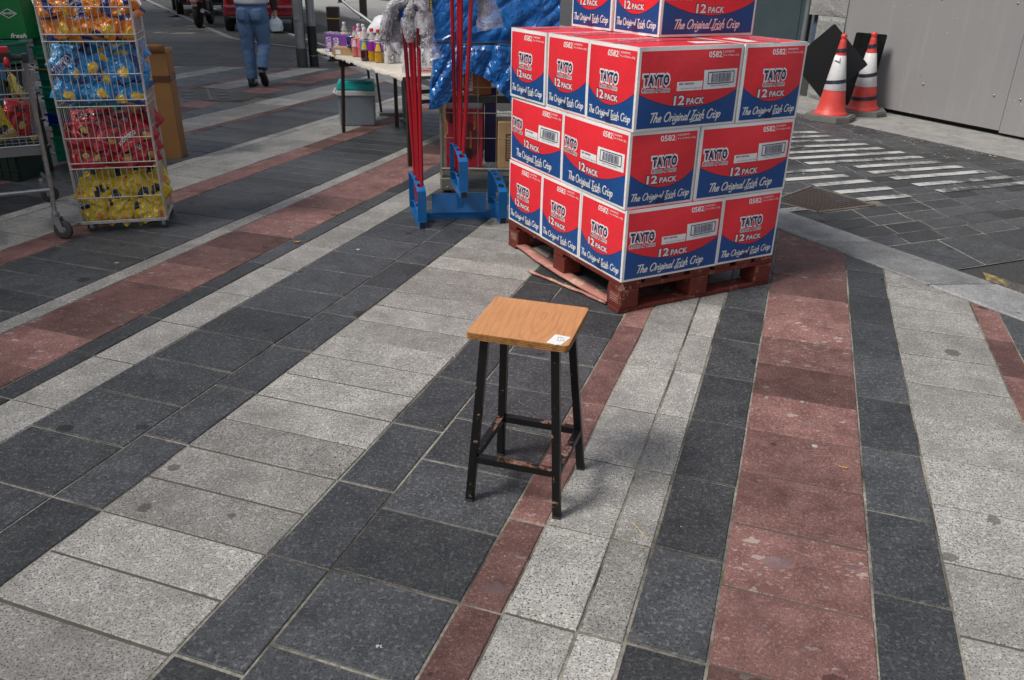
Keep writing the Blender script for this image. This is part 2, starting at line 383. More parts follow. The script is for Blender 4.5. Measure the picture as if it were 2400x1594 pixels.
for kd in 'LDR':
    if joined[kd].v:
        o = joined[kd].build({'L': 'pale_stone_paving', 'D': 'dark_stone_paving', 'R': 'red_stone_paving'}[kd], SM[kd], pavement); o['kind'] = 'stuff'; tone_attr(o.data, jt[kd])
# far part of the footway: brown-black slabs in running bond behind the banded paving
sl = MB(); st = []; row = 0
y = 13.45
while y < 34:
    dep = 0.42; x = -26+(0.45 if row % 2 else 0)
    while x < -1.5:
        w_ = rnd.choice((0.6, 0.75, 0.9)); poly = [Vector((x, y)), Vector((x+w_, y+0.05)), Vector((x+w_, y+dep+0.05)), Vector((x, y+dep))]; x += w_
        c = sum(poly, Vector((0, 0)))/4; pr = proj((c.x, c.y, 0))
        if pr is None or pr[0] < -200 or pr[0] > 1250: continue
        lim = 4.3 if c.y < 18 else 4.3-min(1.1, (c.y-18)*0.8)
        if c.dot(qv) > lim: continue
        vs, fs = tile_geo(poly, 0.012); dz = rnd.uniform(-0.004, 0.0); sl.add([(a_, b_, z_+dz) for a_, b_, z_ in vs], fs); st += [rnd.random()]*len(fs)
    y += dep; row += 1
o = sl.build('dark_slab_paving', M_SLAB, pavement); o['kind'] = 'stuff'; tone_attr(o.data, st)
# granite kerb, laid flush at the crossing
kerb = MB(); kerb.add([((qv*q+ev*s).x, (qv*q+ev*s).y, -0.02) for q, s in ((KERB_IN-0.01, 16), (KERB_OUT-0.002, 16), (KERB_OUT-0.002, -16), (KERB_IN-0.01, -16))], [(0, 1, 2, 3)])
kerb = kerb.build('kerb', mat('dark_kerb_joint', (.05, .048, .042), .95, 0, .4, 20)); tag(kerb, kind='structure')
kj = [Vector((2.29, 4.96)), Vector((2.68, 4.23))]
s0 = (kj[0]-Vector((0.0, 0.0))).dot(ev)
for k in range(-14, 6):
    a_ = s0+k*0.83; b_ = a_+0.83
    # joints lie a little askew to the kerb line
    poly = [qv*KERB_IN+ev*(a_-0.16), qv*KERB_OUT+ev*a_, qv*KERB_OUT+ev*b_, qv*KERB_IN+ev*(b_-0.16)]
    c = sum(poly, Vector((0, 0)))/4; vs, fs = tile_geo([p-c for p in poly], 0.018, 0.05, 0.008); m = MB(); m.add(vs, fs)
    m.build('kerb_stone', M_KERB, kerb, (c.x, c.y, 0.005+rnd.uniform(-0.003, 0.003)), (rnd.uniform(-.003, .003), rnd.uniform(-.003, .003), 0))
# carriageway
rd = MB(); rd.add([((qv*q+ev*s).x, (qv*q+ev*s).y, z) for q, s, z in ((KERB_OUT, 16, -0.012), (ROAD_FAR, 16, -0.012), (ROAD_FAR, -60, -0.012), (KERB_OUT, -60, -0.012))], [(0, 1, 2, 3)])
road = rd.build('road', M_ASPH); tag(road, kind='structure')
# raised crossing: dark pavers with painted bars
crossing = MB(); crossing.add([((qv*q+ev*s).x, (qv*q+ev*s).y, -0.012) for q, s in ((KERB_OUT, -1.3), (KERB_OUT, -9.0), (ROAD_FAR, -9.0), (ROAD_FAR, -1.3))], [(0, 1, 2, 3)])
# its lower end is cut along the paver rows
rowd = Vector((math.cos(R(22.5)), math.sin(R(22.5)))); cold = Vector((0.135, -0.99)).normalized(); rown = Vector((-rowd.y, rowd.x))
base_c = Vector((2.59, 4.47)).dot(rown)
poly = [Vector((v[0], v[1])) for v in crossing.v]; poly = clip(clip([qv*KERB_OUT-ev*10, qv*KERB_OUT+ev*3, qv*ROAD_FAR+ev*3, qv*ROAD_FAR-ev*10], rown, base_c, False), rown, base_c+5.9)
crossing = MB(); crossing.add([(p.x, p.y, -0.0035) for p in poly], [tuple(range(len(poly)))]); crossing = crossing.build('crossing', M_MORT); tag(crossing, kind='structure')
MANH = (Vector((2.38, 6.39)), Vector((2.67, 5.85)), Vector((2.17, 5.63)), Vector((1.93, 5.93)))
jm = MB(); jtone = []; cnt = 0
det = rowd.cross(cold)
rows = [0.0, 0.47]; 
while rows[-1] < 6: rows.append(rows[-1]+0.187)
for i in range(len(rows)-1):
    big = i == 0; cw = 0.42 if big else 0.325; off = rnd.uniform(0, cw)
    for j in range(-4, 26):
        def pt(a, b):       # b: distance above the lowest row, a: run along the row
            o_ = Vector((2.0, 4.226))+rowd*a; return o_-cold*(b/(-cold.dot(rown)))
        a0 = j*cw+off*0.15
        poly = [pt(a0, rows[i]), pt(a0+cw, rows[i]), pt(a0+cw, rows[i+1]), pt(a0, rows[i+1])]
        for cn, cc, kl in ((qv, KERB_OUT+0.002, False), (qv, ROAD_FAR, True)): 
            poly = clip(poly, cn, cc, kl)
            if len(poly) < 3: break
        poly = dedupe(poly)
        if len(poly) < 3 or area(poly) < 0.002: continue
        c = sum(poly, Vector((0, 0)))/len(poly); pr = proj((c.x, c.y, 0))
        if pr is None or pr[0] > 2700 or pr[0] < 500: continue
        if in_quad(c, MANH): continue
        dz = rnd.uniform(-0.002, 0.001)
        if c.y < 7.3 and cnt < 180:
            vs, fs = tile_geo([p-c for p in poly], 0.011); m = MB(); m.add(vs, fs); m.build('crossing_paver', M_DARK, crossing, (c.x, c.y, dz)); cnt += 1
        else:
            vs, fs = tile_geo(poly, 0.011); jm.add([(x, y_, z+dz) for x, y_, z in vs], fs); jtone += [rnd.random()]*len(fs)
o = jm.build('far_crossing_pavers', M_DARK, crossing); o['kind'] = 'stuff'; tone_attr(o.data, jtone)
M_WHITE_P = worn_paint('worn_white_paint', (0.47, 0.465, 0.445), 0.55, 6); M_YEL_P = worn_paint('worn_yellow_paint', (0.50, 0.33, 0.06), 0.47, 26)
ZEB = [((2.9, 8.69), (3.21, 8.75)), ((2.82, 8.43), (3.31, 8.55)), ((2.70, 8.18), (3.40, 8.35)), ((2.62, 7.91), (3.51, 8.15)), ((2.45, 7.62), (3.58, 7.96)), ((2.5, 7.40), (3.71, 7.79)), ((2.6, 7.21), (3.80, 7.59)),
       ((2.26, 6.85), (2.75, 7.0)), ((3.0, 7.11), (3.88, 7.39)), ((2.21, 6.58), (2.80, 6.78)), ((3.05, 6.90), (3.98, 7.21)), ((2.40, 6.41), (2.92, 6.61)), ((3.15, 6.70), (4.11, 7.04)), ((2.51, 6.20), (3.0, 6.38)), ((3.25, 6.49), (4.23, 6.85)), ((2.6, 5.99), (3.05, 6.15)), ((3.35, 6.30), (4.5, 6.74)), ((1.9, 5.64), (2.1, 5.72))]
for a_, b_ in ZEB:
    a_, b_ = Vector(a_), Vector(b_); d = (b_-a_).normalized(); n_ = Vector((-d.y, d.x))*0.044; m = MB()
    cut = ev*0.0
    m.add([(p.x, p.y, 0.0042) for p in (a_-n_+cut, b_-n_+cut, b_+n_-cut, a_+n_-cut)], [(0, 1, 2, 3)]); m.build('painted_bar', M_WHITE_P, crossing)
m = MB(); m.add([((qv*q+ev*s).x, (qv*q+ev*s).y, -0.008) for q, s in ((KERB_OUT+0.03, -2.55), (KERB_OUT+0.03, 3), (KERB_OUT+0.14, 3), (KERB_OUT+0.14, -2.65))], [(0, 1, 2, 3)]); m.build('yellow_line', M_YEL_P, road)
m = MB(); m.add([((qv*q+ev*s).x, (qv*q+ev*s).y, -0.008) for q, s in ((KERB_OUT+0.25, -10), (KERB_OUT+0.35, -10), (KERB_OUT+0.35, -40), (KERB_OUT+0.25, -40))], [(0, 1, 2, 3)]); m.build('road_edge_line', worn_paint('worn_grey_paint', (0.30, 0.30, 0.30), 0.6), road)
# concrete path below the hoarding, and the far path with its kerb
cp = MB(); cp.add([((qv*q+ev*s).x, (qv*q+ev*s).y, z) for z in (0.0, -0.06) for q, s in ((ROAD_FAR, 12), (12.5, 12), (12.5, -60), (ROAD_FAR, -60))], [(0, 1, 2, 3), (0, 3, 7, 4)])
path = cp.build('concrete_path', M_CONC); tag(path, kind='structure')
# manhole cover in the crossing
def rib_metal(name, col, rough=0.55):
    return mat(name, col, rough, 0.6, 0.35, 25, 0.4, 120, dirt=0.5)
mh = MB(); cm = sum(MANH, Vector((0, 0)))/4
q4 = [p-cm for p in MANH]; mh.prism([tuple(p) for p in q4], -0.02, -0.001)
for i in range(1, 12):
    a_ = q4[0].lerp(q4[3], i/12); b_ = q4[1].lerp(q4[2], i/12); d = (b_-a_)
    for j in range(14): mh.beam((*(a_+d*(j+0.15)/14), 0.0), (*(a_+d*(j+0.75)/14), 0.0), 0.016, 0.006)
mhe = empty('manhole_cover', (cm.x, cm.y, 0), label='rusty brown manhole cover set in the dark crossing pavers beside the pallet', cat='manhole cover')
mh.build('lid', rib_metal('rusty_iron', (0.10, 0.075, 0.065)), mhe)
fr = MB()
for i in range(4): fr.beam((*q4[i], 0.0015), (*q4[(i+1) % 4], 0.0015), 0.022, 0.008)
fr.build('frame', rib_metal('worn_iron', (0.23, 0.2, 0.17)), mhe)
# drain gratings
for gi, q in enumerate(GRATES):
    q = [Vector(p) for p in q]; cm = sum(q, Vector((0, 0)))/4; q = [p-cm for p in q]
    e = empty('drain_grating', (cm.x, cm.y, 0), label=('wide iron drain grating with slots beside the tall brown carton', 'small iron drain grating just ahead of the walking person')[gi], cat='drain grating', group='drain gratings in the paving')
    m = MB(); m.prism([tuple(p) for p in q], -0.03, -0.012); m.build('tray', mat('grating_black', (0.02, 0.02, 0.022), 0.8), e)
    nb = 44 if gi == 0 else 22; m = MB()
    for i in range(nb+1):
        f = i/nb; m.beam((*q[0].lerp(q[1], f), -0.004), (*q[3].lerp(q[2], f), -0.004), 0.011, 0.012)
    if gi == 0:
        for f in (0.22, 0.68):
            for s_ in (0.2, 0.45, 0.75): 
                c_ = q[0].lerp(q[1], f).lerp(q[3].lerp(q[2], f), s_); m.box((c_.x, c_.y, 0.0), (0.12, 0.08, 0.012))
        m.beam((*q[0].lerp(q[1], .5), 0), (*q[3].lerp(q[2], .5), 0), 0.03, 0.014)
    m.build('grate', rib_metal('grate_iron', (0.12, 0.115, 0.11)), e)
# ------------------------------------------------------------------ lettering
_fc = bpy.data.curves.new('lettering', 'FONT')
def text_geo(body, size, offset=0.0, shear=0.0, sx=1.0, align='CENTER', spacing=1.0):
    c = bpy.data.curves.new('lettering', 'FONT'); c.body = body; c.size = size; c.offset = offset; c.shear = shear
    c.align_x = align; c.resolution_u = 2; c.fill_mode = 'FRONT'; c.space_character = spacing
    o = bpy.data.objects.new('tmp_text', c); COL.objects.link(o)
    bpy.context.view_layer.update()
    me = bpy.data.meshes.new_from_object(o.evaluated_get(bpy.context.evaluated_depsgraph_get()))
    vs = [(v.co.x*sx, v.co.y) for v in me.vertices]; fs = [tuple(p.vertices) for p in me.polygons]
    bpy.data.meshes.remove(me); bpy.data.objects.remove(o); bpy.data.curves.remove(c)
    return vs, fs
def fit_text(body, u0, u1, v0, v1, off=0.0, shear=0.0, spacing=1.0):
    """text scaled into the rectangle"""
    vs, fs = text_geo(body, 1.0, off, shear, 1.0, 'LEFT', spacing)
    if not vs: return [], []
    x0 = min(x for x, y in vs); x1 = max(x for x, y in vs); y0 = min(y for x, y in vs); y1 = max(y for x, y in vs)
    return [(u0+(x-x0)/(x1-x0)*(u1-u0), v0+(y-y0)/(y1-y0)*(v1-v0)) for x, y in vs], fs
GL = {'T': (.54, [[(0, .95), (.3, .98), (.62, 1.0)], [(.32, .97), (.29, .5), (.25, 0)]]),
 'h': (.46, [[(.09, 1), (.06, .5), (.04, 0)], [(.05, .3), (.18, .5), (.3, .45), (.3, .1), (.37, 0), (.43, .04)]]),
 'e': (.38, [[(.03, .25), (.25, .3), (.28, .42), (.17, .52), (.05, .38), (.04, .15), (.15, 0), (.33, .1)]]),
 'O': (.74, [[(.33+.3*math.cos(a), .49+.49*math.sin(a)) for a in [R(100+i*30) for i in range(13)]]]),
 'r': (.31, [[(.06, .5), (.04, 0)], [(.04, .28), (.14, .47), (.28, .46)]]),
 'i': (.2, [[(.06, .5), (.04, .1), (.1, 0), (.16, .04)], [(.08, .70), (.10, .74)]]),
 'g': (.42, [[(.3, .45), (.18, .52), (.05, .35), (.08, .1), (.2, .08), (.3, .3)], [(.32, .5), (.29, -.15), (.15, -.35), (0, -.26)]]),
 'n': (.43, [[(.05, .5), (.03, 0)], [(.03, .28), (.15, .5), (.27, .45), (.27, .1), (.33, 0), (.4, .04)]]),
 'a': (.44, [[(.3, .45), (.18, .52), (.05, .35), (.06, .1), (.17, 0), (.29, .25)], [(.32, .5), (.29, .1), (.35, 0), (.41, .04)]]),
 'l': (.22, [[(.09, 1), (.05, .12), (.11, 0), (.17, .04)]]),
 'I': (.38, [[(0, .98), (.36, 1)], [(.18, .98), (.14, .02)], [(-.04, 0), (.3, .03)]]),
 's': (.34, [[(.28, .46), (.15, .52), (.06, .4), (.22, .25), (.2, .06), (.02, .02)]]),
 'C': (.56, [[(.34+.3*math.cos(a), .49+.49*math.sin(a)) for a in [R(45+i*28) for i in range(10)]]]),
 'p': (.41, [[(.05, .5), (0, -.36)], [(.03, .33), (.16, .52), (.3, .4), (.26, .1), (.12, 0), (.03, .1)]]), ' ': (.28, [])}
def spline(pts, k=4):
    if len(pts) < 3: return [Vector(p) for p in pts]
    P_ = [Vector(p) for p in pts]; out = []
    for i in range(len(P_)-1):
        p0, p1, p2, p3 = P_[max(i-1, 0)], P_[i], P_[i+1], P_[min(i+2, len(P_)-1)]
        for j in range(k):
            t = j/k; out.append(0.5*((2*p1)+(p2-p0)*t+(2*p0-5*p1+4*p2-p3)*t*t+(3*p1-p0-3*p2+p3)*t**3))
    out.append(P_[-1]); return out
def script_text(body, u0, u1, v0, h, wd):
    """brush script drawn stroke by stroke: list of (verts, faces, sub-layer)"""
    x = 0; strokes = []
    for ch in body:
        adv, ss = GL[ch]
        for s in ss: strokes.append([(x+px_+0.22*py_, py_) for px_, py_ in spline2(s)])
        x += adv
    sc = (u1-u0)/x; out = []; i0 = body.find('Irish')
    if i0 >= 0:
        xa = sum(GL[c][0] for c in body[:i0]); strokes.append([(xa+.1, -.24), (xa+.5, -.16), (xa+1.0, -.13), (xa+1.35, -.16)])
    for si, s in enumerate(strokes):
        p = [Vector((u0+a*sc, v0+b*h)) for a, b in s]; vs = []; fs = []; m = len(p)
        for i in range(m):
            d = (p[min(i+1, m-1)]-p[max(i-1, 0)]); d = d.normalized() if d.length > 1e-9 else Vector((1, 0)); nn_ = Vector((-d.y, d.x))*wd/2
            ext = d*(-wd*0.35 if i == 0 else wd*0.35 if i == m-1 else 0)
            vs += [tuple(p[i]+nn_+ext), tuple(p[i]-nn_+ext)]
            if i: fs.append((2*i-2, 2*i-1, 2*i+1, 2*i))
        out.append((vs, fs, si % 7))
    return out
def spline2(s): return [tuple(v) for v in spline(s, 3)]

# ------------------------------------------------------------------ crisp cartons
def card(name, col, rough=0.42, spec=0.45):
    k = NT(name); co = k.obco(); n1 = k.noise(co, 4, 4, 0.6); n2 = k.noise(co, 90, 2, 0.6)
    c = k.mix(n1, tuple(x*0.9 for x in col), tuple(min(1, x*1.08) for x in col))
    c = k.mix(k.ramp(n2, [(0.72, 0.0), (0.8, 0.35)]), c, tuple(min(1, x*0.6+0.25) for x in col)); k.base(c)
    k.set(Roughness=k.ramp(n1, [(0.3, rough-0.06), (0.7, rough+0.1)]), Specular_IOR_Level=spec)
    w = k.n('TexWave', wave_type='BANDS', bands_direction='X'); w.inputs['Scale'].default_value = 60; w.inputs['Distortion'].default_value = 1.5; k.l(co, w.inputs['Vector'])
    k.bump(k.math('ADD', k.math('MULTIPLY', w.outputs['Fac'], 0.03), n1), 0.35, 0.03); return k.m
M_CWHITE = card('carton_white', (0.74, 0.73, 0.72)); M_CRED = card('carton_red', (0.72, 0.026, 0.04)); M_CBLUE = card('carton_blue', (0.010, 0.068, 0.25)); M_CNAVY = card('carton_navy', (0.012, 0.028, 0.10))
M_TAPE = mat('parcel_tape', (0.42, 0.09, 0.07), 0.18, 0, 0.1, 20)
M_EDGE = mat('carton_raw_edge', (0.36, 0.25, 0.15), 0.8)
M_LILAC = card('sun_faded_white', (0.66, 0.64, 0.68))
BL, BS, BH = 0.597, 0.397, 0.3615          # carton length, width, height
MI = {'w': 0, 'r': 1, 'b': 2, 'n': 3, 't': 4}
PRINT_M = [M_CWHITE, M_CRED, M_CBLUE, M_CNAVY, M_TAPE]
def print_face(W, H, long_face):
    """red and blue print, lettering and labels of one carton face, drawn in (u, v); u runs left to right"""
    panels = MB(); letters = MB(); labels = MB(); slogan = MB(); pack = MB(); code = MB()
    bulge = 0.019 if long_face else 0.015
    def put(mb, vs, fs, m, layer):
        out = []
        for u, v in vs:
            b = bulge*max(0, 1-(2*u/W)**2)*max(0, 1-(2*v/H-1)**2)
            out.append((u, -(0.0006*layer+b), v))
        mb.add(out, fs, MI[m], False)
    def X(f): return -W/2+W*f
    def Y(f): return H*f
    nu, nw = 26, 10; mg = 0.013
    # blue field up to the curve, red above it
    lo, hi = (0.27, 0.45) if long_face else (0.26, 0.46)
    def curve(f): return H*(lo+(hi-lo)*(2*f-1)**2)
    for fld, m in (('b', 'b'), ('r', 'r')):
        vs = []; fs = []
        for i in range(nu+1):
            f = i/nu; u = -W/2+mg+(W-2*mg)*f; a, b = (mg*0.9, curve(f)) if fld == 'b' else (curve(f), H-mg*1.25)
            for j in range(nw+1): vs.append((u, a+(b-a)*j/nw))
        for i in range(nu):
            for j in range(nw): q = i*(nw+1)+j; fs.append((q, q+nw+1, q+nw+2, q+1))
        put(panels, vs, fs, m, 1)
    vs = []; fs = []
    for i in range(nu+1):
        f = i/nu; u = -W/2+mg+(W-2*mg)*f; vs += [(u, curve(f)-0.0012), (u, curve(f)+0.0016)]
        if i: fs.append((2*i-2, 2*i, 2*i+1, 2*i-1))
    put(panels, vs, fs, 'n', 1.6)
    def rect(mb, u0, u1, v0, v1, m, layer, n=4):
        nv_ = max(1, int((v1-v0)/0.018)); n = max(n, int((u1-u0)/0.03))
        vs = [(u0+(u1-u0)*i/n, v0+(v1-v0)*j/nv_) for i in range(n+1) for j in range(nv_+1)]
        fs = [(i*(nv_+1)+j, (i+1)*(nv_+1)+j, (i+1)*(nv_+1)+j+1, i*(nv_+1)+j+1) for i in range(n) for j in range(nv_)]
        put(mb, vs, fs, m, layer)
    def tx(body, u0, u1, v0, v1, m, layer, off=0.0, shear=0.0, spacing=1.0, grow=0.0, mb=letters):
        vs, fs = fit_text(body, u0-grow, u1+grow, v0-grow, v1+grow, off, shear, spacing); put(mb, vs, fs, m, layer)
    if long_face: tay = (0.05, 0.275, 0.55, 0.685); chz = (0.045, 0.285, 0.475, 0.53); pk = (0.335, 0.63, 0.30, 0.42); num = (0.645, 0.775, 0.855, 0.93); con = (0.80, 0.955); slog = (0.13, 0.83, 0.105, 0.125)
    else: tay = (0.315, 0.675, 0.535, 0.67); chz = (0.32, 0.67, 0.46, 0.515); pk = (0.26, 0.70, 0.32, 0.43); num = (0.42, 0.63, 0.855, 0.93); con = (0.67, 0.94); slog = (0.06, 0.93, 0.105, 0.115)
    tx('TAYTO', X(tay[0]), X(tay[1]), Y(tay[2]), Y(tay[3]), 'w', 2, 0.15, 0, 1.16, 0.0075); tx('TAYTO', X(tay[0]), X(tay[1]), Y(tay[2]), Y(tay[3]), 'n', 3.2, 0.055, 0, 1.16)
    tx('Cheese & Onion', X(chz[0]), X(chz[1]), Y(chz[2]), Y(chz[3]), 'w', 2, 0.075, 0.18, 1.04, 0.0035); tx('Cheese & Onion', X(chz[0]), X(chz[1]), Y(chz[2]), Y(chz[3]), 'n', 3.2, 0.0, 0.18, 1.04)
    w12 = pk[0]+(pk[1]-pk[0])*0.34; wpk = pk[0]+(pk[1]-pk[0])*0.41; hp = pk[2]+(pk[3]-pk[2])*0.70
    tx('12', X(pk[0]), X(w12), Y(pk[2]), Y(pk[3]), 'n', 2, 0.06, 0, 1.0, 0.0042, mb=pack); tx('12', X(pk[0]), X(w12), Y(pk[2]), Y(pk[3]), 'w', 3.2, 0.028, mb=pack)
    tx('PACK', X(wpk), X(pk[1]), Y(pk[2]), Y(hp), 'n', 2, 0.07, 0, 1.03, 0.0038, mb=pack); tx('PACK', X(wpk), X(pk[1]), Y(pk[2]), Y(hp), 'w', 3.2, 0.03, 0, 1.03, mb=pack)
    tx('0582', X(num[0]), X(num[1]), Y(num[2]), Y(num[3]), 'w', 2.5, 0.02, mb=code); rect(code, X(num[1]+0.01), X(num[1]+0.0135), Y(0.845), Y(0.94), 'w', 2.5, 1)
    tx('CONTENTS:', X(con[0]), X(con[0]+(con[1]-con[0])*0.66), Y(0.907), Y(0.93), 'w', 2.5, 0.012, mb=code); tx('9 x 12 Pack x 25g', X(con[0]), X(con[1]), Y(0.858), Y(0.888), 'w', 2.5, 0.01, mb=code)
    for vs, fs, sl_ in script_text('The Original Irish Crisp', X(slog[0]), X(slog[1]), Y(slog[2]), H*(0.115 if long_face else 0.095), 0.0062 if long_face else 0.0052): put(slogan, vs, fs, 'w', 2+0.12*sl_)
    if long_face:
        rect(labels, X(0.35), X(0.595), Y(0.475), Y(0.585), 'w', 2.2, 5); tx('BEST BEFORE:', X(0.37), X(0.51), Y(0.548), Y(0.57), 'n', 3.3, 0.02, mb=labels)
        tx('0163 AW 2P1 MER 704', X(0.385), X(0.585), Y(0.492), Y(0.508), 'b', 3.3, -0.01, mb=labels)
        rect(labels, X(0.605), X(0.955), Y(0.475), Y(0.71), 'w', 2.2, 6)
        a0, a1, b0, b1 = 0.645, 0.925, 0.535, 0.685; th = 0.010
        for r_ in ((a0, a1, b1-th*1.2, b1), (a0, a1, b0, b0+th*1.2), (a0, a0+th*.8, b0+th*1.2, b1-th*1.2), (a1-th*.8, a1, b0+th*1.2, b1-th*1.2)): rect(labels, X(r_[0]), X(r_[1]), Y(r_[2]), Y(r_[3]), 'n', 3.3, 5)
        br = random.Random(5); x = a0+0.036
        while x < a1-0.036:
            w_ = br.choice((0.0022, 0.003, 0.0045)); rect(labels, X(x), X(x+w_), Y(b0+th*2), Y(b1-th*2), 'n', 3.3, 1); x += w_+br.choice((0.0022, 0.003, 0.005))
        tx('05017705640355', X(0.68), X(0.88), Y(0.508), Y(0.522), 'n', 3.3, 0.0, mb=labels)
    return [panels.mesh('printed_panel', PRINT_M), letters.mesh('brand_lettering', PRINT_M), pack.mesh('pack_size_lettering', PRINT_M), code.mesh('contents_lettering', PRINT_M), slogan.mesh('slogan_lettering', PRINT_M)]+([labels.mesh('paper_label', PRINT_M)] if long_face else [])
PRN = {True: print_face(BL, BH, True), False: print_face(BS, BH, False)}
def carton_body():
    """cardboard body with slightly puffed faces; local x length, y width, z up, origin at base centre"""
    mb = MB()
    for sx, W, dpt in ((0, BL, BS), (1, BS, BL), (2, BL, BS), (3, BS, BL)):
        bu = 0.019 if W == BL else 0.015
        def fn(i, j, W=W, dpt=dpt, sx=sx, bu=bu):
            u, v = -W/2+W*i, BH*j; b = bu*max(0, 1-(2*u/W)**2)*max(0, 1-(2*v/BH-1)**2)
            p = Vector((u, -(dpt/2+b), v)); p.rotate(Euler((0, 0, sx*math.pi/2))); return p
        mb.grid(fn, 26, 16, 0)
    mb.grid(lambda i, j: (-BL/2+BL*i, -BS/2+BS*j, BH+0.006*(1-(2*i-1)**2)*(1-(2*j-1)**2)), 10, 8, 1)
    mb.add([(-BL/2, -BS/2, 0), (BL/2, -BS/2, 0), (BL/2, BS/2, 0), (-BL/2, BS/2, 0)], [(3, 2, 1, 0)], 0)
    return mb.mesh('carton_body', [M_CWHITE, M_CRED])
BODY = carton_body()
def top_print():
    mb = MB(); z = BH
    def zz(u, v): return z+0.006*(1-(2*u/BL)**2)*(1-(2*v/BS)**2)
    def strip(u0, u1, v0, v1, m, l, n=10): 
        mb.grid(lambda i, j: (u0+(u1-u0)*i, v0+(v1-v0)*j, zz(u0+(u1-u0)*i, v0+(v1-v0)*j)+0.0007*l), n, 2, m, False)
    e = 0.010
    for r_ in ((-BL/2, BL/2, -BS/2, -BS/2+e), (-BL/2, BL/2, BS/2-e, BS/2), (-BL/2, -BL/2+e, -BS/2+e, BS/2-e), (BL/2-e, BL/2, -BS/2+e, BS/2-e)): strip(*r_, 0, 1)
    strip(-BL/2, BL/2, -0.024, 0.024, 4, 1.5, 12); strip(0.06, 0.24, -0.14, -0.07, 0, 2.0, 4)
    for (b, u0, u1, v0, v1) in (('0582', -0.2, -0.08, 0.09, 0.125), ('CONTENTS: 9 x 12 Pack x 25g', -0.06, 0.2, 0.095, 0.115)):
        vs, fs = fit_text(b, u0, u1, v0, v1, 0.015); mb.add([(x, y, zz(x, y)+0.0012) for x, y in vs], fs, 0)
    return mb.mesh('top_print', PRINT_M)
TOPP = top_print()
def tape_mesh():
    m = MB(); m.grid(lambda i, j: (0.0045+0.015*max(0, 1-(2*(-0.024+0.048*i)/BS)**2)*max(0, 1-(2*(0.032*j)/BH-1)**2), -0.024+0.048*i, 0.012+0.032*j+0.004*math.sin(i*9)*j), 6, 4); return m.mesh('tape', M_CTAPE)
M_CTAPE = clear_tape() if False else mat('clear_tape', (0.022, 0.045, 0.15), 0.12)
TAPE = tape_mesh()
PAL = Vector((0.526, 3.7044)); YAW = 1.0837
dL = Vector((-math.cos(YAW), math.sin(YAW))); dR = Vector((math.sin(YAW), math.cos(YAW)))
PH = 0.168
def carton(a, b, z, along_R, label, faces, jit=True, tilt=(0, 0), top=False):
    """a, b: centre along dL / dR from the pallet's near corner; along_R: long side lies along dR"""
    c = PAL+dL*a+dR*b; ang = math.atan2(dR.y, dR.x) if along_R else math.atan2(dL.y, dL.x)+math.pi
    ja = rnd.uniform(-0.013, 0.013) if jit else 0
    e = empty('carton', (c.x+(rnd.uniform(-.005, .005) if jit else 0), c.y+(rnd.uniform(-.005, .005) if jit else 0), z), ang+ja, label, 'carton', 'crisp cartons stacked on the red pallet')
    e.rotation_euler[0] = tilt[0]; e.rotation_euler[1] = tilt[1]
    obj('carton_body', BODY, e)
    # faces: 'S' the side facing the camera right (-dL), 'L' facing left (-dR)
    for fc in faces:
        # local direction of the outward normal
        d3 = (-dL if fc == 'S' else -dR); la = math.atan2(d3.y, d3.x)-ang
        k = round((la+math.pi/2)/(math.pi/2)) % 4
        is_long = (k % 2 == 0); W_, dp = (BL, BS) if is_long else (BS, BL)
        pm = PRN[is_long]; off = Vector((0, -dp/2, 0)); off.rotate(Euler((0, 0, k*math.pi/2)))
        pnl = obj('printed_panel', pm[0], e, off, (0, 0, k*math.pi/2))
        for pm_ in pm[1:]: obj(pm_.name.split('.')[0], pm_, pnl)
    if 'S' in faces or 'L' in faces:
        for sx in (-1, 1): obj('tape', TAPE, e, (sx*BL/2, 0, 0), (0, 0, 0 if sx > 0 else math.pi))
    if top: obj('top_print', TOPP, e)
    return e
G_ = 0.6; 
HZ = 0.3635
zz1, zz2, zz3 = PH, PH+HZ, PH+2*HZ
# odd rows: three ends along the left side, one side + one end along the right
def row_odd(z, nm, top=False):
    carton(0.2, 0.3, z, True, f'{nm[0]} row corner carton with its long face turned towards the stool'.replace('  ', ' '), 'SL', top=top)
    carton(0.6, 0.3, z, True, f'{nm[0]} row carton, middle one of three ends along the shaded-tarpaulin side' if False else f'{nm[0]} row carton, middle of the three narrow ends on its side', 'L', top=top)
    carton(1.0, 0.3, z, True, f'{nm[0]} row carton nearest the blue stand, narrow end showing', 'L', top=top)
    carton(0.3, 0.8, z, False, f'{nm[0]} row carton with narrow end nearest the traffic cones', 'S', top=top)
    if top: carton(0.9, 0.8, z, False, 'carton at the hidden back of the third row, only its red top showing', '', top=True)
def row_even(z, nm):
    carton(0.3, 0.2, z, False, f'{nm} row corner carton, narrow end towards the zebra side, long face leftwards', 'SL')
    carton(0.9, 0.2, z, False, f'{nm} row carton with long face nearest the blue stand', 'L')
    carton(0.2, 0.7, z, True, f'{nm} row carton with long face nearest the traffic cones', 'S')
row_odd(zz1, ('bottom',)); row_even(zz2, 'second'); row_odd(zz3, ('third',), True)
rel = Vector((0.687, 4.20))-PAL; a4, b4 = rel.dot(dL), rel.dot(dR); z4 = PH+3*HZ+0.004
carton(a4+0.2, b4+0.3, z4, True, 'topmost carton with its long face to the right, cut off above', 'SL')
carton(a4+0.605, b4+0.29, z4, True, 'topmost carton with only its narrow end showing, cut off above', 'L')

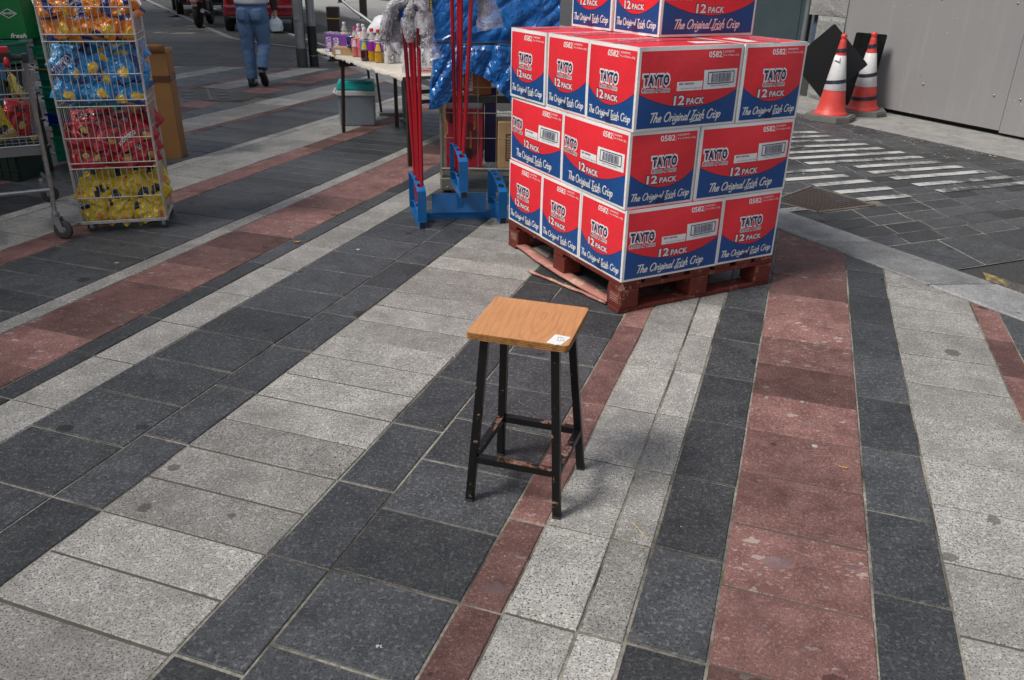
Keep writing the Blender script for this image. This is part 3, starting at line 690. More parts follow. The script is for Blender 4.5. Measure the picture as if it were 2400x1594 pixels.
# ------------------------------------------------------------------ pallet
def painted_wood(name, col, raw, amount=0.62):
    k = NT(name); co = k.world(); mp = k.n('Mapping'); 
    a = k.noise(co, 9, 5, 0.7); b = k.noise(co, 70, 3, 0.6)
    c = k.mix(a, tuple(x*0.6 for x in col), tuple(x*1.25 for x in col)); c = k.mix(k.ramp(k.math('ADD', k.math('MULTIPLY', a, .7), k.math('MULTIPLY', b, .3)), [(amount, 0.0), (amount+0.08, 0.85)]), c, raw)
    c = k.mix(k.ramp(b, [(0.25, 0.6), (0.45, 0.0)]), c, tuple(x*0.35 for x in col))
    k.base(c); k.set(Roughness=0.75, Specular_IOR_Level=0.3); k.bump(k.math('ADD', a, k.math('MULTIPLY', b, .5)), 0.5, 0.006); return k.m
M_PAL = painted_wood('pallet_red', (0.135, 0.026, 0.018), (0.34, 0.19, 0.11), 0.56); M_PINK = painted_wood('faded_pink_wood', (0.46, 0.20, 0.17), (0.56, 0.42, 0.28), 0.52)
pal = empty('pallet', (PAL.x, PAL.y, 0), math.atan2(dR.y, dR.x), 'red painted wooden pallet under the stacked cartons', 'pallet')
# local: x along dR (1.0), y along dL (1.2)
def pbox(name, x0, x1, y0, y1, z0, z1, m=M_PAL, bev=0.004):
    b = MB(); b.box(((x0+x1)/2, (y0+y1)/2, (z0+z1)/2), (x1-x0, y1-y0, z1-z0), 0, None, bev); return b.build(name, m, pal)
for i in range(7):
    w_ = 0.1 if i not in (0, 3, 6) else 0.125; xc = 0.055+i*(0.89/6); xc = min(max(xc, w_/2), 1.0-w_/2)
    pbox('deck_board', xc-w_/2, xc+w_/2, 0.002+rnd.uniform(-.006, .004), 1.198, PH-0.024, PH-0.002)
M_NAIL = mat('nail_head', (.05, .035, .03), .5, .6)
for xc in (0.06, 0.5, 0.94):
    for k_ in (-.025, .025): b = MB(); b.lathe([(.006, 0), (.001, .002)], 8, 0, Matrix.Translation((xc+k_, -.0015, PH-.036)) @ Matrix.Rotation(R(90), 4, 'X')); b.build('nail', M_NAIL, pal)
for yc in (0.05, 0.6, 1.15): pbox('cross_board', 0.0, 1.0, yc-0.05, yc+0.05, PH-0.047, PH-0.0245)
for xc in (0.06, 0.5, 0.94):
    for yc in (0.055, 0.6, 1.145): pbox('block', xc-0.055, xc+0.055, yc-0.06, yc+0.06, 0.0235, PH-0.0475, bev=0.006)
for yc in (0.05, 1.15): pbox('base_board', 0.0, 1.0, yc-0.05, yc+0.05, 0.001, 0.023)
pbox('base_board', 0.45, 0.56, 0.1, 1.1, 0.002, 0.023)
# the base board on the left side has come away and sags
b = MB(); b.grid(lambda i, j: (0.004+0.06*j-0.022*math.sin(math.pi*i)*(1-0.5*j)+0.004*noise.noise((i*9, j*2, 1)), 0.12+0.98*i, 0.016+0.004*noise.noise((i*6, j, 3))), 14, 2)
lb = b.build('loose_base_board', M_PINK, pal); solidify(lb, 0.014, -1); lb['label'] = 'base board torn loose and bowed outwards, raw pink wood'
# splinters at the corners
b = MB(); b.add([(0.0, -0.001, 0.118), (0.03, -0.002, 0.128), (0.012, -0.003, 0.165), (-0.001, -0.002, 0.15)], [(0, 1, 2, 3)]); b.build('splinter', M_PINK, pal)
# stamped marks on the corner blocks
M_STAMP = mat('pale_stamp', (0.42, 0.25, 0.22), 0.8)
for yy in (1.10, 0.015):
    b = MB(); sr = random.Random(int(yy*100))
    for y0, y1, z0, z1 in ((0, .075, .095, .0965), (0, .075, .050, .0515), (0, .0015, .0515, .095), (.0735, .075, .0515, .095)): b.add([(.0045, yy+y0, z0), (.0045, yy+y1, z0), (.0045, yy+y1, z1), (.0045, yy+y0, z1)], [(3, 2, 1, 0)])
    for r_ in range(3):
        y_ = .008
        while y_ < .062: w_ = sr.uniform(.003, .012); b.add([(.0045, yy+y_, .058+r_*.012), (.0045, yy+y_+w_, .058+r_*.012), (.0045, yy+y_+w_, .064+r_*.012), (.0045, yy+y_, .064+r_*.012)], [(3, 2, 1, 0)]); y_ += w_+.003
    b.build('stamp', M_STAMP, pal)
# split plank lying half under the pallet
pl = MB(); pa, pb = Vector((0.085, 4.27)), Vector((0.475, 3.815)); d = (pb-pa); nn = Vector((-d.y, d.x)).normalized()
def plank(i, j):
    w_ = 0.0075*(0.35+0.65*min(1, i*3))*(1+0.18*noise.noise((i*7, 2.0, 0))); p = pa+d*i+nn*((j-0.5)*2*w_+0.008*math.sin(i*2.4)); return (p.x, p.y, 0.018+0.004*noise.noise((i*8, j*3, 5.0)))
pl.grid(plank, 26, 3); po = pl.build('wood_strip', M_PINK); solidify(po, 0.012, -1)
tag(po, 'splintered pink strip of wood lying on the paving by the pallet corner', 'wood strip')

# ------------------------------------------------------------------ stool
def teak():
    k = NT('teak_laminate'); co = k.obco(); mp = k.n('Mapping'); mp.inputs['Rotation'].default_value = (0, 0, R(-4)); k.l(co, mp.inputs['Vector'])
    sp = k.n('SeparateXYZ'); k.l(mp.outputs[0], sp.inputs[0])
    # flame figure: ellipses round an off-centre eye, straightening towards the sides
    x = k.math('ADD', sp.outputs[0], -0.035); y = k.math('ADD', sp.outputs[1], -0.03)
    wm = k.n('Mapping'); wm.inputs['Scale'].default_value = (14, 3.2, 1); k.l(co, wm.inputs['Vector']); wob = k.noise(wm.outputs[0], 1, 2, 0.5)
    r = k.math('SQRT', k.math('ADD', k.math('POWER', k.math('MULTIPLY', x, 1.0), 2.0), k.math('MULTIPLY', k.math('POWER', y, 2.0), 0.05)))
    ph = k.math('ADD', k.math('MULTIPLY', r, 300.0), k.math('MULTIPLY', wob, 18.0))
    ln = k.math('ADD', k.math('MULTIPLY', k.math('SINE', ph), 0.5), 0.5)
    st = k.n('Mapping'); st.inputs['Scale'].default_value = (95, 3.5, 1); k.l(co, st.inputs['Vector']); fi = k.noise(st.outputs[0], 3, 3, 0.6)
    c = k.mix(k.ramp(ln, [(0.0, 0.55), (0.28, 0.0)]), (0.58, 0.275, 0.11), (0.40, 0.155, 0.055))
    c = k.mix(k.ramp(fi, [(0.38, 0.0), (0.66, 0.8)]), c, (0.42, 0.165, 0.058))
    c = k.mix(k.ramp(k.noise(co, 7, 3, .5), [(0.3, 0), (0.75, 0.35)]), c, (0.66, 0.33, 0.14))
    k.base(c); k.set(Roughness=0.36, Specular_IOR_Level=0.5); k.bump(ln, 0.03, 0.002); return k.m
def ply_edge():
    k = NT('plywood_edge'); co = k.obco(); sp = k.n('SeparateXYZ'); k.l(co, sp.inputs[0])
    w = k.math('FRACT', k.math('MULTIPLY', sp.outputs[2], 190.0)); nz = k.noise(co, 45, 3, .7)
    c = k.mix(k.ramp(w, [(0.35, 0.0), (0.5, 1.0), (0.9, 1.0), (1.0, 0.0)]), (0.20, 0.085, 0.022), (0.45, 0.22, 0.06)); c = k.mix(k.ramp(nz, [(0.45, 0), (0.7, .7)]), c, (0.07, 0.03, 0.012))
    k.base(c); k.set(Roughness=0.7); k.bump(k.math('ADD', w, nz), 0.4, 0.003); return k.m
def chipped(name, col, under, amt=0.60, sc=26):
    k = NT(name); co = k.world(); a = k.noise(co, sc, 5, 0.75); b = k.noise(co, 5, 2, 0.5)
    g_ = k.n('NewGeometry'); up = k.n('SeparateXYZ'); k.l(g_.outputs['Normal'], up.inputs[0])
    s_ = k.math('ADD', k.math('ADD', k.math('MULTIPLY', a, .75), k.math('MULTIPLY', b, .35)), k.math('MULTIPLY', k.math('MAXIMUM', up.outputs[2], 0.0), 0.13))
    f = k.ramp(s_, [(amt, 0.0), (amt+0.025, 1.0)]); c = k.mix(f, col, k.mix(k.ramp(a, [(.5, 0), (.75, 1)]), (0.10, 0.035, 0.014), under)); k.base(c)
    k.set(Roughness=k.ramp(s_, [(amt, 0.3), (amt+0.05, 0.75)]), Specular_IOR_Level=0.35); k.bump(f, -0.3, 0.002); return k.m
M_BLK = chipped('chipped_black_paint', (0.006, 0.006, 0.0065), (0.30, 0.19, 0.13), 0.66)
ST_C = Vector((0.0525, 2.2375)); ST_A = math.atan2(-0.0825, 0.2875)
stool = empty('stool', (ST_C.x, ST_C.y, 0), ST_A, 'square wooden stool with black metal legs standing alone in the foreground', 'stool')
SW, SD, SZ = 0.306, 0.296, 0.602
m = MB(); co_ = []
for cx_, cy_, a0 in ((1, 1, 0), (-1, 1, 90), (-1, -1, 180), (1, -1, 270)):
    rr = 0.012
    for q in range(5): co_.append((cx_*(SW/2-rr)+rr*math.cos(R(a0+q*22.5)), cy_*(SD/2-rr)+rr*math.sin(R(a0+q*22.5))))
m.prism(co_, SZ-0.022, SZ-0.0012); seat = m.build('seat', ply_edge(), stool)
m = MB(); m.prism([(x*0.9985, y*0.9985) for x, y in co_], SZ-0.0012, SZ); m.build('seat_veneer', teak(), seat)
feet = {}
for nm, (fx, fy) in dict(FL=(-0.127, 2.149), FR=(0.152, 2.065), BR=(0.246, 2.338), BL=(-0.032, 2.421)).items():
    v = Vector((fx, fy))-ST_C; v.rotate(Matrix.Rotation(-ST_A, 2)) if False else None
    ca, sa = math.cos(-ST_A), math.sin(-ST_A); feet[nm] = Vector((v.x*ca-v.y*sa, v.x*sa+v.y*ca))
tops = {k_: Vector((math.copysign(0.107, p.x), math.copysign(0.103, p.y))) for k_, p in feet.items()}
for k_ in feet:
    f_, t_ = feet[k_], tops[k_]; m = MB(); m.beam((f_.x, f_.y, 0.002), (t_.x, t_.y, SZ-0.0225), 0.0255, 0.0255, 0, Vector((0, 1, 0)), 0.003); lg = m.build('leg', M_BLK, stool)
    m = MB(); m.beam((f_.x, f_.y, 0.0005), (f_.x*0.998, f_.y*0.998, 0.008), 0.027, 0.027, 0, Vector((0, 1, 0)), 0.002); m.build('foot_cap', mat('worn_rubber', (0.03, 0.025, 0.022), .8, dirt=.4), lg)
def lp(k_, z): return feet[k_].lerp(tops[k_], z/SZ)
for a_, b_, z in (('FL', 'FR', 0.158), ('FR', 'BR', 0.158), ('BR', 'BL', 0.158), ('BL', 'FL', 0.158)):
    p, q = lp(a_, z), lp(b_, z); dd = (q-p).normalized()*0.013; p, q = p+dd, q-dd
    m = MB(); m.beam((p.x, p.y, z), (q.x, q.y, z), 0.024, 0.024, 0, Vector((0, 0, 1)), 0.002); m.build('rail', chipped('scuffed_rail', (0.008, 0.0075, 0.0075), (0.36, 0.25, 0.22), 0.69, 16) if 'scuff' not in MATS else MATS['scuff'], stool)
# price sticker at the front corner: £5 in pen
M_PAPER = mat('sticker_paper', (0.74, 0.74, 0.73), 0.6, var=0.04)
sk = MB(); pts = [(0.088, -0.146), (0.099, -0.144), (0.111, -0.1475), (0.117, -0.1515), (0.121, -0.1455), (0.132, -0.1455), (0.147, -0.086), (0.100, -0.081)]
sk.prism(pts, SZ+0.0003, SZ+0.0008); stk = sk.build('price_sticker', M_PAPER, seat)
vs, fs = fit_text('\u00a35', 0, 0.030, 0, 0.02, -0.012); sk = MB(); ca, sa = math.cos(R(-84)), math.sin(R(-84))
sk.add([(0.111+x*ca-y*sa, -0.095+x*sa+y*ca, SZ+0.0012) for x, y in vs], fs); sk.build('pen_writing', mat('blue_pen', (0.25, 0.28, 0.34), .6), seat)
# ------------------------------------------------------------------ shared metals and plastics
M_WIRE = mat('zinc_wire', (0.62, 0.61, 0.58), 0.34, 0.45, 0.2, 40, dirt=0.35)
M_GALV = mat('galvanised_steel', (0.33, 0.34, 0.35), 0.45, 0.7, 0.25, 9, 0.15, 30, dirt=0.25)
M_BLACKP = mat('black_plastic', (0.014, 0.014, 0.015), 0.45)
M_RUBBER = mat('grey_rubber', (0.05, 0.05, 0.052), 0.75, dirt=0.3)
M_CBOARD = mat('brown_cardboard', (0.31, 0.155, 0.055), 0.7, 0, 0.14, 6, 0.2, 50, spec=0.25)
M_CBOARD2 = mat('pale_cardboard', (0.42, 0.27, 0.14), 0.72, 0, 0.12, 6, 0.2, 50, spec=0.25)
def caster(parent, x, y, r=0.03, w=0.022, name='caster'):
    m = MB(); m.lathe([(r*0.45, -w/2), (r*0.9, -w/2), (r, -w*0.3), (r, w*0.3), (r*0.9, w/2), (r*0.45, w/2)], 18, 0, Matrix.Translation((x, y, r)) @ Matrix.Rotation(R(90), 4, 'X') )
    wv = m.build(name, M_RUBBER, parent)
    m = MB(); m.lathe([(0.001, -w*0.55), (r*0.5, -w*0.55), (r*0.5, w*0.55), (0.001, w*0.55)], 14, 0, Matrix.Translation((x, y, r)) @ Matrix.Rotation(R(90), 4, 'X')); m.build('hub', M_GALV, wv)
    m = MB()
    for s_ in (-1, 1): m.beam((x, y+s_*w*0.75, r), (x, y+s_*w*0.75, 2.15*r), 0.02, 0.003, 0, (0, 1, 0))
    m.box((x, y, 2.2*r), (0.03, w*1.8, 0.006)); m.build('fork', M_GALV, wv); return wv

# ------------------------------------------------------------------ crisp bags
def foil(name, base, parts, rough=0.27):
    """printed foil: parts are (cx, cy, rx, ry, colour, edge noise) ellipses in the bag's own plane"""
    k = NT(name); co = k.obco(); sp = k.n('SeparateXYZ'); wob = k.noise(k.world(), 14, 3, 0.6); k.l(co, sp.inputs[0])
    c = k.mix(k.noise(co, 10, 2), tuple(x*0.85 for x in base), base)
    for cx, cy, rx, ry, colr in parts:
        dx = k.math('DIVIDE', k.math('ADD', sp.outputs[0], -cx), rx); dy = k.math('DIVIDE', k.math('ADD', sp.outputs[1], -cy), ry)
        d = k.math('ADD', k.math('ADD', k.math('MULTIPLY', dx, dx), k.math('MULTIPLY', dy, dy)), k.math('MULTIPLY', k.math('ADD', wob, -0.5), 5.0))
        c = k.mix(k.math('LESS_THAN', d, 1.0), c, colr)
    k.base(c); k.set(Roughness=rough, Specular_IOR_Level=0.7, Metallic=0.08, Coat_Weight=0.15)
    k.bump(k.noise(co, 34, 2, 0.5, 1.5), 0.5, 0.012); return k.m
NAVY = (0.012, 0.03, 0.16); YEL = (0.80, 0.50, 0.03); WHT = (0.72, 0.71, 0.68); BLKC = (0.012, 0.011, 0.011)
F_OR = foil('orange_foil', (0.80, 0.24, 0.02), [(0.03, -0.055, 0.035, 0.03, YEL), (0.0, 0.035, 0.07, 0.022, NAVY), (-0.05, -0.10, 0.05, 0.03, NAVY), (0.05, 0.10, 0.03, 0.012, WHT)])
F_BL = foil('blue_foil', (0.02, 0.26, 0.58), [(0.03, -0.06, 0.032, 0.026, YEL), (0, 0.04, 0.07, 0.024, NAVY), (0.05, -0.11, 0.04, 0.03, (0.02, 0.08, 0.30)), (-0.03, 0.11, 0.05, 0.012, WHT)])
F_RD = foil('red_foil', (0.48, 0.012, 0.02), [(0.02, -0.04, 0.03, 0.03, BLKC), (0.025, -0.045, 0.02, 0.022, (0.50, 0.25, 0.03)), (0, 0.045, 0.05, 0.010, BLKC)])
F_YE = foil('yellow_foil', (0.72, 0.50, 0.015), [(-0.02, 0.03, 0.036, 0.026, BLKC), (0.04, -0.06, 0.02, 0.02, (0.65, 0.2, 0.02)), (0, -0.11, 0.05, 0.015, BLKC)])
F_TRED = foil('scarlet_foil', (0.66, 0.02, 0.035), [(0.02, 0.10, 0.05, 0.05, (0.8, 0.6, 0.2)), (0, 0.02, 0.095, 0.034, WHT)])
def bag_surf(x, y, hw, hh, th, seed, side):
    a = max(0, 1-(abs(x)/hw)**2.6); b = max(0, 1-(abs(y)/(hh*0.94))**3.2) if abs(y) < hh*0.94 else 0
    z = th*(a**0.55)*(b**0.6)*(1 if side > 0 else -0.8)
    z += side*0.34*th*noise.noise((x*24+seed, y*18, side*3.0))*(0.3+a*b)+0.022*noise.noise((x*11+seed*1.7, y*8+3, 0.5))
    rg_ = 0.5-abs(noise.noise((x*17+y*9+seed, y*13-x*6, 4.0+side)))*2; z += side*0.30*th*rg_*(0.25+a*b)
    rg2 = 0.4-abs(noise.noise((x*30-y*22+seed*2, y*26, 8.0+side)))*2; z += side*0.16*th*rg2*(0.25+a*b)
    z += 0.004*noise.noise((x*48+seed, y*42, 9.0))*(0.3+a*b)
    return z
def bag_mesh(nm, m, hw, hh, th, seed):
    b = MB()
    for s_ in (1, -1): b.grid(lambda i, j, s_=s_: ((2*i-1)*hw*(1-0.08*abs(2*j-1)**4), (2*j-1)*hh, bag_surf((2*i-1)*hw, (2*j-1)*hh, hw, hh, th, seed, s_)), 16, 20, 0, False) if s_ > 0 else b.grid(lambda i, j: ((1-2*i)*hw*(1-0.08*abs(2*j-1)**4), (2*j-1)*hh, bag_surf((1-2*i)*hw, (2*j-1)*hh, hw, hh, th, seed, -1)), 10, 12, 0, False)
    return b.mesh(nm, m)
BAGM = {}
for kx, (m_, hw, hh, th) in dict(orange=(F_OR, 0.074, 0.10, 0.036), blue=(F_BL, 0.074, 0.10, 0.036), red=(F_RD, 0.078, 0.10, 0.034), yellow=(F_YE, 0.078, 0.102, 0.036)).items():
    BAGM[kx] = [(bag_mesh('crisp_bag', m_, hw, hh, th, s_*5.3), hw, hh, th, s_*5.3) for s_ in range(4)]
M_LW = mat('print_white', (0.75, 0.74, 0.72), 0.4); M_LB = mat('print_blue', (0.015, 0.06, 0.36), 0.4)
def bag_text(parent, body, u0, u1, v0, v1, hw, hh, th, seed, m_in, m_out=None, rot=0):
    for lay, (mm, off, gr) in enumerate(((m_out, 0.09, 0.004), (m_in, 0.03, 0))):
        if mm is None: continue
        vs, fs = fit_text(body, u0-gr, u1+gr, v0-gr, v1+gr, off, 0.05, 1.04); b = MB()
        b.add([(x, y, bag_surf(x, y, hw, hh, th, seed, 1)+0.0035+0.0016*lay) for x, y in vs], fs); b.build('printed_word', mm, parent)
bag_i = [0]
def bag(kind, loc, rot, label, group, words=None):
    me, hw, hh, th, sd = BAGM[kind][bag_i[0] % 4]; bag_i[0] += 1
    o = obj('crisp_bag', me, None, loc, rot); tag(o, label, 'crisp bag', group)
    if words:
        for w_ in words: bag_text(o, *w_[:5], hw, hh, th, sd, *w_[5:])
    return o

# ------------------------------------------------------------------ wire display rack
RK = Vector((-2.70, 4.845)); RA = math.atan2(0.13, 0.475); RW, RD_ = 0.492, 0.33
rack = empty('display_rack', (RK.x, RK.y, 0), RA, 'tall silver wire rack of four stacked baskets full of crisp bags', 'display rack', None)
levels = [(0.067, 0.40), (0.43, 0.765), (0.80, 1.128), (1.165, 1.49)]
for li, (z0, z1) in enumerate(levels):
    b = empty('basket', (0, 0, 0), 0, parent=rack)
    fl = MB()
    for i in range(13): fl.tube([(RW*i/12, 0, z0), (RW*i/12, RD_, z0)], 0.0016, 5)
    for i in range(5): fl.tube([(0, RD_*i/4, z0-0.003), (RW, RD_*i/4, z0-0.003)], 0.0022, 5)
    fl.build('floor_grid', M_WIRE, b)
    ft = MB(); ztop = z0+(z1-z0)*(1.0 if li != 1 else 1.0)
    for i in range(15): ft.tube([(RW*i/14, -0.004, z0), (RW*i/14, -0.016, ztop)], 0.0024, 5)
    for f in (0.0, 0.45, 1.0): ft.tube([(0, -0.006-0.012*f, z0+(ztop-z0)*f), (RW, -0.006-0.012*f, z0+(ztop-z0)*f)], 0.0032, 6)
    ft.build('front_grid', M_WIRE, b)
    for sx in (0, RW):
        sd = MB()
        for i in range(9): sd.tube([(sx, RD_*i/8, z0), (sx, RD_*i/8, z1+0.03)], 0.0017, 5)
        for f in (0.0, 0.3, 0.6, 1.0): sd.tube([(sx, 0, z0+(z1-z0)*f), (sx, RD_, z0+(z1-z0)*f)], 0.0025, 5)
        sd.build('side_grid', M_WIRE, b)
    bk = MB()
    for i in range(11): bk.tube([(RW*i/10, RD_, z0), (RW*i/10, RD_, z1+0.03)], 0.0016, 5)
    for f in (0, 0.5, 1.0): bk.tube([(0, RD_, z0+(z1-z0)*f), (RW, RD_, z0+(z1-z0)*f)], 0.0025, 5)
    bk.build('back_grid', M_WIRE, b)
for sx, sy in ((0, 0), (RW, 0), (0, RD_), (RW, RD_)):
    m = MB(); m.tube([(sx, sy, 0.055), (sx, sy, 1.62)], 0.007, 8); m.build('upright', M_WIRE, rack)
    caster(rack, sx+(0.05 if sx == 0 else -0.02), sy+(0.02 if sy == 0 else -0.02), 0.027)
m = MB(); m.beam((0, 0, 0.058), (RW, 0, 0.058), 0.02, 0.012); m.beam((0, RD_, 0.058), (RW, RD_, 0.058), 0.02, 0.012); m.beam((0, 0, 0.058), (0, RD_, 0.058), 0.02, 0.012); m.beam((RW, 0, 0.058), (RW, RD_, 0.058), 0.02, 0.012); m.build('base_frame', M_WIRE, rack)
def rk(x, y, z): v = Vector((x, y)); v.rotate(Matrix.Rotation(RA, 2)); return (RK.x+v.x, RK.y+v.y, z)
br = random.Random(21)
place = ['far left', 'second from left', 'middle', 'second from right', 'far right']
rown_ = ['front bottom', 'front upper', 'back']
bname = ['bottom basket', 'second basket', 'third basket', 'top basket']
for li, kind in enumerate(('yellow', 'red', 'blue', 'orange')):
    z0 = levels[li][0]; span = levels[li][1]-z0
    for ri, (yy, zz_, n_) in enumerate(((0.05, 0.06, 5), (0.06, 0.165 if li != 1 else 0.15, 5), (0.17, 0.10, 5), (0.20, 0.235 if li != 1 else 0.19, 4))):
        if li == 3 and ri == 3: zz_ = 0.27
        for i in range(n_):
            xx = 0.075+(RW-0.15)*(i/(n_-1))+br.uniform(-.012, .012); f0 = kind
            words = None
            if kind == 'orange' and ri < 2 and i in (1, 2): words = [('TAYTO', -0.058, 0.058, 0.015, 0.055, M_LB, M_LW)]
            if kind == 'blue' and ri < 2 and i in (0, 2): words = [('TAYTO', -0.058, 0.058, 0.015, 0.055, M_LB, M_LW)]
            if kind == 'red' and ri < 2 and i in (1, 3): words = [('CORNADOS', -0.062, 0.062, 0.03, 0.056, M_LW)]
            if kind == 'yellow' and ri == 0 and i in (0,): words = [('CORNADOS', -0.062, 0.062, 0.03, 0.054, M_LW)]
            tilt = R(br.uniform(52, 92)) if ri < 2 else R(br.uniform(40, 75)); spin = R(br.choice((-1, 1))*br.uniform(0, 38) if ri == 0 else br.uniform(-170, 170))
            e = Matrix.Rotation(RA+R(br.uniform(-16, 16)), 4, 'Z') @ Matrix.Rotation(tilt, 4, 'X') @ Matrix.Rotation(spin, 4, 'Z')
            pos = ['far left', 'second from left', 'middle', 'second from right', 'far right'][i] if n_ == 5 else ['far left', 'second from left', 'third from left', 'far right'][i]
            lay = ['front lower', 'front upper', 'rear lower', 'rear upper'][ri]
            bag(kind, rk(xx, yy+0.01+0.006*i, z0+zz_+br.uniform(-.012, .012)), e.to_euler(), f'{kind} crisp bag, {pos} in the {lay} layer of the {bname[li]}', f'{kind} crisp bags in the wire rack', words)

# ------------------------------------------------------------------ tall brown cartons behind the rack
def open_box(name, loc, rz, w, d, h, m_, label, flaps=True, group=None):
    e = empty(name, loc, rz, label, 'carton', group)
    t = 0.006; b = MB()
    for c, s_ in (((0, -d/2, h/2), (w, t, h)), ((0, d/2, h/2), (w, t, h)), ((-w/2, 0, h/2), (t, d-t, h)), ((w/2, 0, h/2), (t, d-t, h)), ((0, 0, t), (w-t, d-t, t))): b.box(c, s_)
    b.build('carton_wall', m_, e); return e
e = open_box('tall_carton', (-3.10, 7.02, 0), R(12), 0.40, 0.26, 0.86, M_CBOARD, 'tall open brown cardboard carton standing behind the wire rack')
m = MB(); m.grid(lambda i, j: (0.2+0.006+0.004*j, -0.13+0.26*i, 0.86+0.05*j*(1-0.5*i)), 6, 3); f_ = m.build('flap', M_CBOARD2, e); solidify(f_, 0.005)
m = MB(); m.grid(lambda i, j: (-0.2+0.4*i, -0.13-0.004-0.03*j, 0.86+0.07*j), 6, 2); f_ = m.build('flap', M_CBOARD, e); solidify(f_, 0.005)
m = MB(); m.box((0.204, 0, 0.66), (0.004, 0.262, 0.05)); m.box((0, -0.1345, 0.66), (0.4, 0.004, 0.05)); m.build('tape', mat('brown_tape', (0.12, 0.05, 0.025), .25), e)
m = MB(); m.box((0.205, 0, 0.52), (0.006, 0.27, 0.012)); m.build('crease', M_CBOARD, e)

# ------------------------------------------------------------------ green crates
M_GRN = mat('crate_green', (0.02, 0.32, 0.17), 0.42, 0, 0.2, 8, dirt=0.15); M_GRN2 = mat('crate_dark_green', (0.012, 0.17, 0.105), 0.45, 0, 0.2, 8, dirt=0.2); M_CBL = mat('crate_blue', (0.008, 0.03, 0.28), 0.42)
M_CYEL = mat('crate_yellow', (0.55, 0.30, 0.03), 0.5)
def crate_meshes(w, d, h):
    b = MB(); t = 0.008
    for c, s_ in (((0, -d/2, h*0.5), (w*0.96, t, h*0.96)), ((0, d/2, h*0.5), (w*0.96, t, h*0.96)), ((-w/2+.01, 0, h*.5), (t, d*.96, h*.96)), ((w/2-.01, 0, h*.5), (t, d*.96, h*.96)), ((0, 0, 0.008), (w*.94, d*.96, 0.012))): b.box(c, s_)
    rim = MB()
    for c, s_ in (((0, -d/2-.006, h-.008), (w+.012, .02, .016)), ((0, d/2+.006, h-.008), (w+.012, .02, .016)), ((-w/2-.0, 0, h-.008), (.02, d-.01, .016)), ((w/2, 0, h-.008), (.02, d-.01, .016))): rim.box(c, s_, 0, None, 0.003)
    rim.box((0, -d/2-.006, h*0.42), (w, .014, .010), 0, None, .002); rim.box((0, -d/2-.005, h*0.06), (w*0.97, .012, .010), 0, None, .002)
    rib = MB()
    for i in range(9): rib.box((-w/2+.02+i*(w-.04)/8, -d/2-.0065, h*0.5), (.008, .011, h*0.82))
    rib.tube([(-w*.2, -d/2-.012, h*.9), (-w*.12, -d/2-.012, h*.55), (w*.12, -d/2-.012, h*.55), (w*.2, -d/2-.012, h*.9)], .005, 6)
    return b, rim, rib
CRM = {}
for hk in (0.105, 0.15, 0.2):
    b, rim, rib = crate_meshes(0.58, 0.38, hk); 
    for mk, m_ in (('g', M_GRN), ('d', M_GRN2), ('b', M_CBL), ('k', mat('crate_shaded_green', (.008, .026, .018), .5, 0, .3, 8))): CRM[hk, mk] = (b.mesh('crate_body', m_), rim.mesh('rim', m_), rib.mesh('rib', m_))  # near-black green puts the shade behind the trolley into the crate colour
def crate(x, y, z, h, mk, rz, label, group, yellow=False):
    e = empty('plastic_crate', (x, y, z), rz, label, 'crate', group); a, r_, q_ = CRM[h, mk]
    obj('crate_body', a, e); ro = obj('rim', r_, e); obj('rib', q_, e)
    if yellow: m = MB(); m.box((0, -0.206, h-0.002), (0.56, 0.008, 0.01)); m.build('yellow_edge', M_CYEL, e)
    return e
CX, CY = -3.60, 6.98
stack = [(0.0, 0.2, 'g', 0), (0.2, 0.105, 'd', 0), (0.285, 0.105, 'b', 0), (0.37, 0.15, 'd', 0), (0.50, 0.105, 'g', 0), (0.59, 0.15, 'd', 1), (0.72, 0.105, 'd', 1), (0.81, 0.105, 'g', 0), (0.90, 0.105, 'd', 0), (0.985, 0.105, 'g', 0)]
wordn = ['lowest', 'second', 'blue', 'fourth', 'fifth', 'sixth', 'seventh', 'eighth', 'ninth', 'topmost']
for i, (z, h, mk, yl) in enumerate(stack):
    lab = 'single blue crate within the tall stack of green crates' if mk == 'b' else f'{"bright" if mk == "g" else "dark"} green plastic crate, {wordn[i]} from the ground in the tall stack'
    if i == 9: lab = 'bright green plastic crate at the top of the tall stack, under the red bag'
    crate(CX+rnd.uniform(-.012, .012), CY+rnd.uniform(-.01, .01), z, h, mk, R(6+rnd.uniform(-2, 2)), lab, 'crates stacked behind the rack', yl)
# second stack behind the trolley
for i, (z, h, mk) in enumerate(((0.0, 0.2, 'k'), (0.205, 0.2, 'k'), (0.41, 0.2, 'k'), (0.615, 0.2, 'k'), (0.82, 0.15, 'd'))):
    crate(-4.30+0.006*i, 6.62, z, h, mk, R(-4), f'green crate behind the trolley, {["lowest", "second", "third", "fourth", "top"][i]} of its short shade-darkened stack', 'crates stacked behind the trolley')
